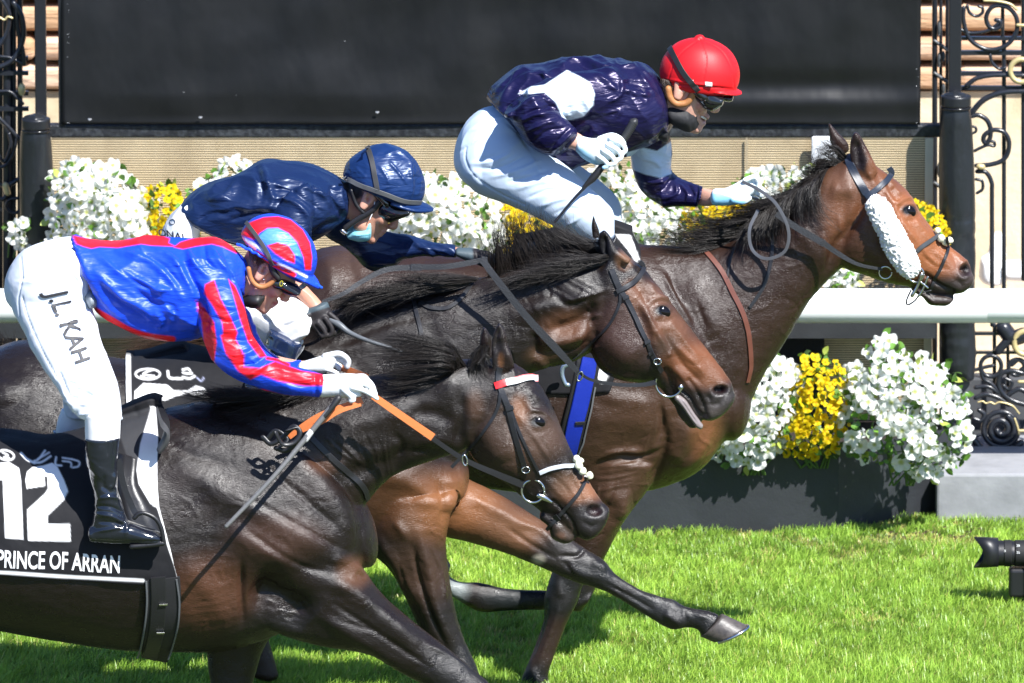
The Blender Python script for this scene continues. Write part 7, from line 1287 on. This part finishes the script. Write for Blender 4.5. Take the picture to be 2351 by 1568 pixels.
paint(jk, PU, [('poly', E_((560, 470), (640, 425), (720, 415), (860, 325), (930, 360), (1000, 400), (1030, 470), (1020, 540), (960, 610), (870, 632), (830, 610), (790, 520), (720, 460), (640, 470)), WS, 1.3), ('poly', E_((1225, 830), (1330, 800), (1410, 820), (1500, 760), (1500, 960), (1430, 985), (1340, 965), (1235, 925)), (.55, .68, .80), 1.3)]); place(jk, R3)
k = mesh_obj('collar', *loft(q4('E', (1390, 440, 1345, 630, .10), (1425, 440, 1410, 645, .10), (1462, 480, 1466, 648, .085)), Yr - .012, ns=36, cap=.1), M_breech); paint(k, (.66, .76, .80), []); place(k, R3)
br = fuse('breeches', [loft(q4('E', (440, 545, 620, 740, .14), (330, 570, 560, 860, .16), (235, 650, 500, 960, .175), (180, 760, 470, 1030, .178), (165, 870, 480, 1060, .17), (200, 960, 520, 1080, .155)), Yr, ns=56, cap=.35),
    loft(q4('E', (560, 640, 200, 900, .13, -.05), (650, 740, 290, 1055, .125, -.08), (760, 840, 480, 1140, .115, -.12), (880, 930, 640, 1215, .105, -.16), (990, 1030, 790, 1290, .092, -.195), (1090, 1120, 920, 1350, .08, -.22), (1150, 1200, 990, 1380, .07, -.23), (1150, 1330, 1000, 1440, .06, -.23)), Yr, ns=48, cap=.6),
    loft(q4('E', (560, 660, 300, 960, .11, .06), (880, 880, 640, 1150, .1, .13), (1070, 1020, 900, 1230, .085, .18), (1170, 1130, 1060, 1300, .07, .2), (1185, 1250, 1080, 1350, .06, .2), (1150, 1400, 1060, 1420, .05, .2)), Yr, ns=40)], .0055, 3, M_breech)
crumple(br, .0036, 8, .0018, 22, seed=60, ang=12, el=3.5)
sculpt(br, [(E_((180, 830), (250, 790), (360, 700)), 3, -.005), (E_((240, 800), (240, 880), (300, 980), (450, 1080), (600, 1150)), 2, -.0035, False), (E_((270, 900), (420, 880), (520, 830)), 5, .006), (E_((300, 930), (450, 920), (600, 850)), 4, -.006), (E_((400, 980), (560, 940), (700, 880)), 5, .006), (E_((500, 1010), (620, 980), (740, 940)), 4, -.006), (E_((560, 1050), (700, 1010), (820, 1010)), 5, .006), (E_((620, 1110), (740, 1060), (850, 1060)), 4, -.006), (E_((700, 1160), (800, 1120), (900, 1110)), 5, .007), (E_((780, 1210), (860, 1170), (950, 1180)), 4, -.006), (E_((850, 1280), (920, 1240), (960, 1200)), 4, .006), (E_((480, 640), (560, 700), (640, 820)), 6, -.007), (E_((640, 860), (680, 930), (720, 1010)), 6, .006), (E_((260, 700), (380, 660)), 3, .003)])
paint(br, (.52, .62, .74), []); place(br, R3)
bt = fuse('boot', [loft(q4('E', (1160, 1350, 1010, 1430, .06), (1120, 1440, 960, 1480, .055), (1060, 1560, 900, 1580, .05), (1000, 1680, 880, 1690, .045), (1000, 1780, 860, 1800, .045)), Yr - .26, ns=36), loft(q4('E', (880, 1750, 870, 1830, .036), (1000, 1760, 1000, 1840, .04), (1130, 1790, 1130, 1842, .034)), Yr - .26)], .005, 2, M_patent); place(bt, R3)
place(mesh_obj('boot', *loft(q4('E', (1160, 1390, 1040, 1440, .05), (1100, 1520, 980, 1540, .05), (1040, 1700, 920, 1710, .045)), Yr + .24, ns=30), M_patent), R3)
ym = Yr - .275
M_bglove = mat('pale blue glove', None, .55, bumps=((45, .3, .004, 3),))
hand('glove', R3, [loft(q4('E', (945, 728, 925, 832, .032), (1010, 742, 960, 868, .032), (1080, 738, 1030, 905, .034), (1140, 738, 1090, 900, .030), (1180, 760, 1140, 860, .024)), ym, ns=30), fing('E', [(1130, 745), (1195, 775), (1218, 815), (1195, 842)], ym - .026, .0092), fing('E', [(1110, 780), (1170, 815), (1192, 858), (1165, 880)], ym - .032, .0092), fing('E', [(1080, 815), (1130, 850), (1155, 892), (1125, 905)], ym - .034, .0092), fing('E', [(1050, 850), (1090, 880), (1112, 912), (1085, 922)], ym - .030, .0086), fing('E', [(1060, 750), (1130, 728), (1180, 745), (1205, 775)], ym - .012, .012)], M_bglove,
     colour=((.72, .80, .82), [('poly', E_((900, 790), (960, 800), (1010, 850), (1060, 900), (1110, 910), (1080, 960), (960, 930), (900, 860)), (.30, .55, .72), 5)]))
hand('glove', R3, [loft(q4('E', (1768, 1052, 1762, 1152, .032), (1830, 1048, 1830, 1155, .032), (1890, 1020, 1900, 1145, .032), (1945, 990, 1960, 1110, .028), (1990, 985, 2010, 1080, .022)), Yr - .02, ns=30), fing('E', [(1950, 1000), (2005, 980), (2035, 1010), (2030, 1050)], Yr - .045, .0095), fing('E', [(1970, 1030), (2030, 1040), (2065, 1065), (2050, 1095)], Yr - .035, .0095), fing('E', [(1960, 1060), (2020, 1080), (2050, 1100)], Yr - .02), fing('E', [(1950, 1080), (2000, 1105), (2030, 1115)], Yr), fing('E', [(1880, 1120), (1940, 1130), (1975, 1110)], Yr - .05, .012)], M_bglove,
     colour=((.74, .82, .82), [('poly', E_((1740, 1080), (1790, 1070), (1880, 1110), (1960, 1120), (1940, 1180), (1740, 1180)), (.22, .50, .70), 4)]))
hm = fuse('helmet', [dome('E', (1662, 412), 9, [(-18, 225), (20, 240), (60, 247), (120, 240), (180, 212), (230, 168), (262, 112), (278, 60)], Yr, .82), visor('E', [(1700, 400, 1695, 440, .10), (1800, 420, 1795, 455, .095), (1880, 440, 1880, 470, .07), (1930, 458, 1930, 470, .03)], Yr), ball(*E_((1672, 122))[0], Yr, .012, 1.4, 1.4, .7, n=8)], .0042, 3, mat('red cap cloth', (.62, .009, .014), .5, spec=.35, bumps=((500, .2, .001, 2), (6, .1, .03, 2))))
sculpt(hm, [(E_((1672, 135), (1710, 240), (1705, 330), (1690, 410)), 1.8, -.0022, False), (E_((1672, 135), (1560, 220), (1500, 320), (1480, 390)), 1.8, -.0022, False), (E_((1672, 135), (1800, 200), (1870, 320), (1885, 430)), 1.8, -.002, False), (E_((1440, 395), (1600, 420), (1780, 432), (1890, 445)), 2.4, -.005), (E_((1450, 375), (1620, 405), (1780, 420)), 3, .003)]); place(hm, R3); BVh3 = bvh_of(hm)
es = strap('helmet_elastic', R3, BVh3, E_((1493, 190), (1525, 255), (1570, 335), (1615, 395), (1665, 452)), .020, M_rubber, Yf=Yr - .1, off=.004)
text_on('strap_lettering', R3, 'persuader', None, None, None, bvh_of(es), M_white, warp=lambda x, y: tuple(np.array(E_((1548 + 86 * x, 318 + 112 * x))[0]) + np.array([.80, -.60]) * (y * 13.5)), off=.001, Yf=Yr - .11, bold=.02, step=.2)
place(mesh_obj('cap_badge', *loft(q4('E', (1706, 396, 1706, 425, .006), (1748, 400, 1748, 428, .006)), hit(BVh3, *E_((1727, 410))[0])[0].y - .001, cap=.1), mat('badge', (.8, .72, .68), .5)), R3)
place(fuse('goggles', [loft(q4('E', (1640, 440, 1650, 510, .014), (1690, 440, 1700, 560, .026), (1750, 450, 1755, 575, .032), (1808, 480, 1795, 550, .035)), Yr - .060, ns=30), loft(q4('E', (1750, 445, 1770, 500, .03), (1830, 460, 1840, 515, .045), (1872, 465, 1862, 515, .045)), Yr - .0, ns=30), tubeP([(*E_(p)[0], Yr - .085) for p in ((1640, 445), (1670, 470), (1700, 490))], rad=.014)], .003, 2, M_lens), R3)
place(mesh_obj('goggle_rim', *tube3([P(*E_(p)[0], Yr - y) for p, y in (((1700, 555), .07), ((1745, 570), .068), ((1795, 540), .055), ((1812, 500), .045), ((1780, 470), .048))], .0035, ns=8), mat('rim', (.2, .2, .17), .25)), R3)
place(mesh_obj('chin_strap', *join([tubeP([(*E_(p)[0], Yr - .080) for p in ((1480, 440), (1490, 490), (1530, 530), (1590, 525), (1625, 480), (1640, 430))], rad=.012, ns=12)]), M_tan), R3)
sn = fuse('neck_snood', [loft(q4('E', (1490, 520, 1500, 650, .082), (1545, 512, 1562, 688, .084), (1592, 512, 1610, 702, .080), (1622, 535, 1628, 688, .068)), Yr, ns=36), loft(q4('E', (1380, 640, 1390, 730, .08), (1460, 620, 1475, 760, .07), (1478, 600, 1480, 680, .05)), Yr)], .0045, 3, mat('black snood', (.010, .010, .012), .7, bumps=((14, .5, .02, 3),))); crumple(sn, .003, 14, .001, 30, seed=8); place(sn, R3)
hair('hair', R3, gs('E', Yr - .070, [(1440, 380), (1460, 420), (1475, 460)], [(1480, 390), (1500, 430), (1515, 460)]), 300, seed=43, jit=.006, m=mat('dark hair', (.05, .03, .02), .5), steps=5)
W3 = thing('riding_whip', 'black riding whip with padded grip held upright by the leading rider', 'whip', 'riding whips', loc=at(H3))
place(mesh_obj('shaft', *tubeP([(*E_(p)[0], y) for p, y in (((1150, 840), Y3 - .275), ((1010, 1000), Y3 - .29), ((900, 1115), Y3 - .30), ((785, 1255), Y3 - .31))], rad=[.008, .0065, .005, .0048], ns=12), mat('black whip', (.012, .014, .02), .3, bumps=((160, .8, .003, 2),))), W3)
place(mesh_obj('padded_flap', *tubeP([(*E_(p)[0], y) for p, y in (((1075, 915), Y3 - .285), ((1020, 985), Y3 - .288), ((960, 1045), Y3 - .294))], rad=[.012, .013, .006], ns=12), M_rubber), W3)
g = mesh_obj('grip', *tubeP([(*E_(p)[0], y) for p, y in (((1268, 645), Y3 - .262), ((1230, 710), Y3 - .266), ((1185, 780), Y3 - .272))], rad=[.0155, .0145, .0125], ns=16, n=40), mat('ribbed grip', (.022, .023, .025), .5)); V = getV(g.data); N = getN(g.data); setV(g.data, V + N * (.0012 * np.sin((V[:, 2] + V[:, 0]) * 700))[:, None]); place(g, W3)
# ================ remote camera on the grass at the right edge
def camera_prop():
    Y = 3.15; T = thing('photo_camera', 'black camera with petal hooded lens on the grass at the right edge', 'camera', loc=tuple(P(2330, 1330, Y)))
    def S_(*p): return q('S', *p)
    def cyl(name, u0, u1, v, r0, r1, m, dy=0, n=40, slope=0):
        a, b = P(u0, v, Y + dy), P(u1, v + slope, Y + dy); V, F = tube3([a, (a + b) / 2, b], [r0, (r0 + r1) / 2, r1], ns=n, caps=False); return place(mesh_obj(name, V, F, m), T)
    mb = mat('camera black', (.010, .010, .012), .42, bumps=((300, .2, .001, 2),)); mr = mat('rubber ring', (.006, .006, .007), .7)
    v0 = S_((0, 1412))[0][1]
    # petal hood
    na = 64; V = []; F = []
    u0 = 2243; a = P(u0, v0 - 2, Y); b = P(2292, v0, Y)
    for k in range(na):
        t = 2 * math.pi * k / na; pet = .018 * math.cos(2 * t)
        for (r, x) in ((.056, a[0] - pet * .9 + .006), (.052, b[0]), (.044, b[0]), (.052, a[0] - pet * .9 + .006)):
            V.append((x, Y - r * math.sin(t), a[2] + r * math.cos(t)))
    for k in range(na):
        for j in range(3): p_ = k * 4 + j; n_ = ((k + 1) % na) * 4 + j; F.append((p_, n_, n_ + 1, p_ + 1))
        F.append((k * 4 + 3, ((k + 1) % na) * 4 + 3, ((k + 1) % na) * 4, k * 4))
    place(mesh_obj('lens_hood', V, F, mb), T)
    cyl('lens_barrel', 2286, 2330, v0, .046, .044, mb); cyl('focus_ring', 2305, 2322, v0, .0475, .0475, mr); cyl('zoom_ring', 2330, 2352, v0, .047, .047, mr); cyl('lens_barrel', 2352, 2375, v0, .043, .043, mb)
    gl = mesh_obj('front_glass', *ball(2292, v0, Y, .042, .25, 1, 1, n=14), M_lens); place(gl, T)
    for i, (p, s) in enumerate(((S_((545, 1375))[0], '28'), (S_((545, 1415))[0], '35'), (S_((475, 1405))[0], 'II'))):
        cu = bpy.data.curves.new('marking', 'FONT'); cu.body = s; cu.size = .012; o = bpy.data.objects.new('marking', cu); dg = bpy.context.evaluated_depsgraph_get(); COL.objects.link(o); dg.update()
        me = bpy.data.meshes.new_from_object(o.evaluated_get(bpy.context.evaluated_depsgraph_get())); bpy.data.objects.remove(o); me.materials.clear(); me.materials.append(M_white); c = P(p[0], p[1], Y - .049)
        o = bpy.data.objects.new('marking', me); COL.objects.link(o); o.rotation_euler = (math.pi / 2 - .1, 0, 0); o.parent = T; o.location = Vector(c) - T.location
    V, F = box(P(2372, 0, Y)[0], P(2372, 0, Y)[0] + .08, Y - .07, Y + .07, P(0, 1352, Y)[2], P(0, 1262, Y)[2]); o = mesh_obj('camera_body', V, F, mb, smooth=False); bv_ = o.modifiers.new('b', 'BEVEL'); bv_.width = .014; bv_.segments = 3; place(o, T)
    V, F = box(P(2372, 0, Y)[0] + .01, P(2372, 0, Y)[0] + .06, Y - .025, Y + .025, P(0, 1262, Y)[2], P(0, 1240, Y)[2]); o = mesh_obj('viewfinder_hump', V, F, mb, smooth=False); bv_ = o.modifiers.new('b', 'BEVEL'); bv_.width = .01; bv_.segments = 2; place(o, T)
    x = P(2345, 1340, Y); V, F = box(x[0] - .045, x[0] + .1, Y - .035, Y + .035, P(0, 1368, Y)[2], P(0, 1302, Y)[2]); o = mesh_obj('lens_foot', V, F, mb, smooth=False); bv_ = o.modifiers.new('b', 'BEVEL'); bv_.width = .012; bv_.segments = 3; place(o, T)
    for dx, dy in ((-.03, -.1), (.1, -.1), (.05, .12)): place(mesh_obj('stand_leg', *tube3([(x[0] + .03, Y, P(0, 1362, Y)[2]), (x[0] + .03 + dx * .6, Y + dy, .0)], [.010, .008], ns=10), mb), T)
camera_prop()

# ---- sub-parts: fittings belong to the part that carries them
SUBS = {'helmet_elastic': 'helmet', 'cap_frill': 'helmet', 'cap_badge': 'helmet', 'strap_lettering': 'helmet', 'goggle_badge': 'goggles', 'goggle_rim': 'goggles', 'mask_loop': 'face_mask', 'strap_buckle': 'chin_strap', 'chin_cup': 'chin_strap', 'leg_lettering': 'breeches', 'waist_lettering': 'breeches', 'waist_emblem': 'breeches',
        'wrist_watch': 'body', 'teeth': 'body', 'girth_strap': 'girth', 'girth_piping': 'girth', 'girth_buckle': 'girth', 'horseshoe': 'hoof', 'sheepskin_wool': 'sheepskin', 'eyelet': 'cloth', 'paint_fleck': 'cloth', 'lettering': 'cloth', 'noseband_loop': 'noseband', 'keeper': 'cheekpiece', 'buckle': 'cheekpiece', 'front_glass': 'lens_barrel', 'marking': 'lens_barrel', 'bit_mouthpiece': 'bit_ring', 'bit_cheek': 'bit_ring'}
for T in [o for o in SC.objects if o.parent is None and o.type == 'EMPTY']:
    ch = list(T.children); nm = {}
    for c in ch: nm.setdefault(c.name.split('.')[0], c)
    for c in ch:
        p = SUBS.get(c.name.split('.')[0])
        if p and p in nm and c is not nm[p]:
            loc = c.location - nm[p].location; c.parent = nm[p]; c.location = loc
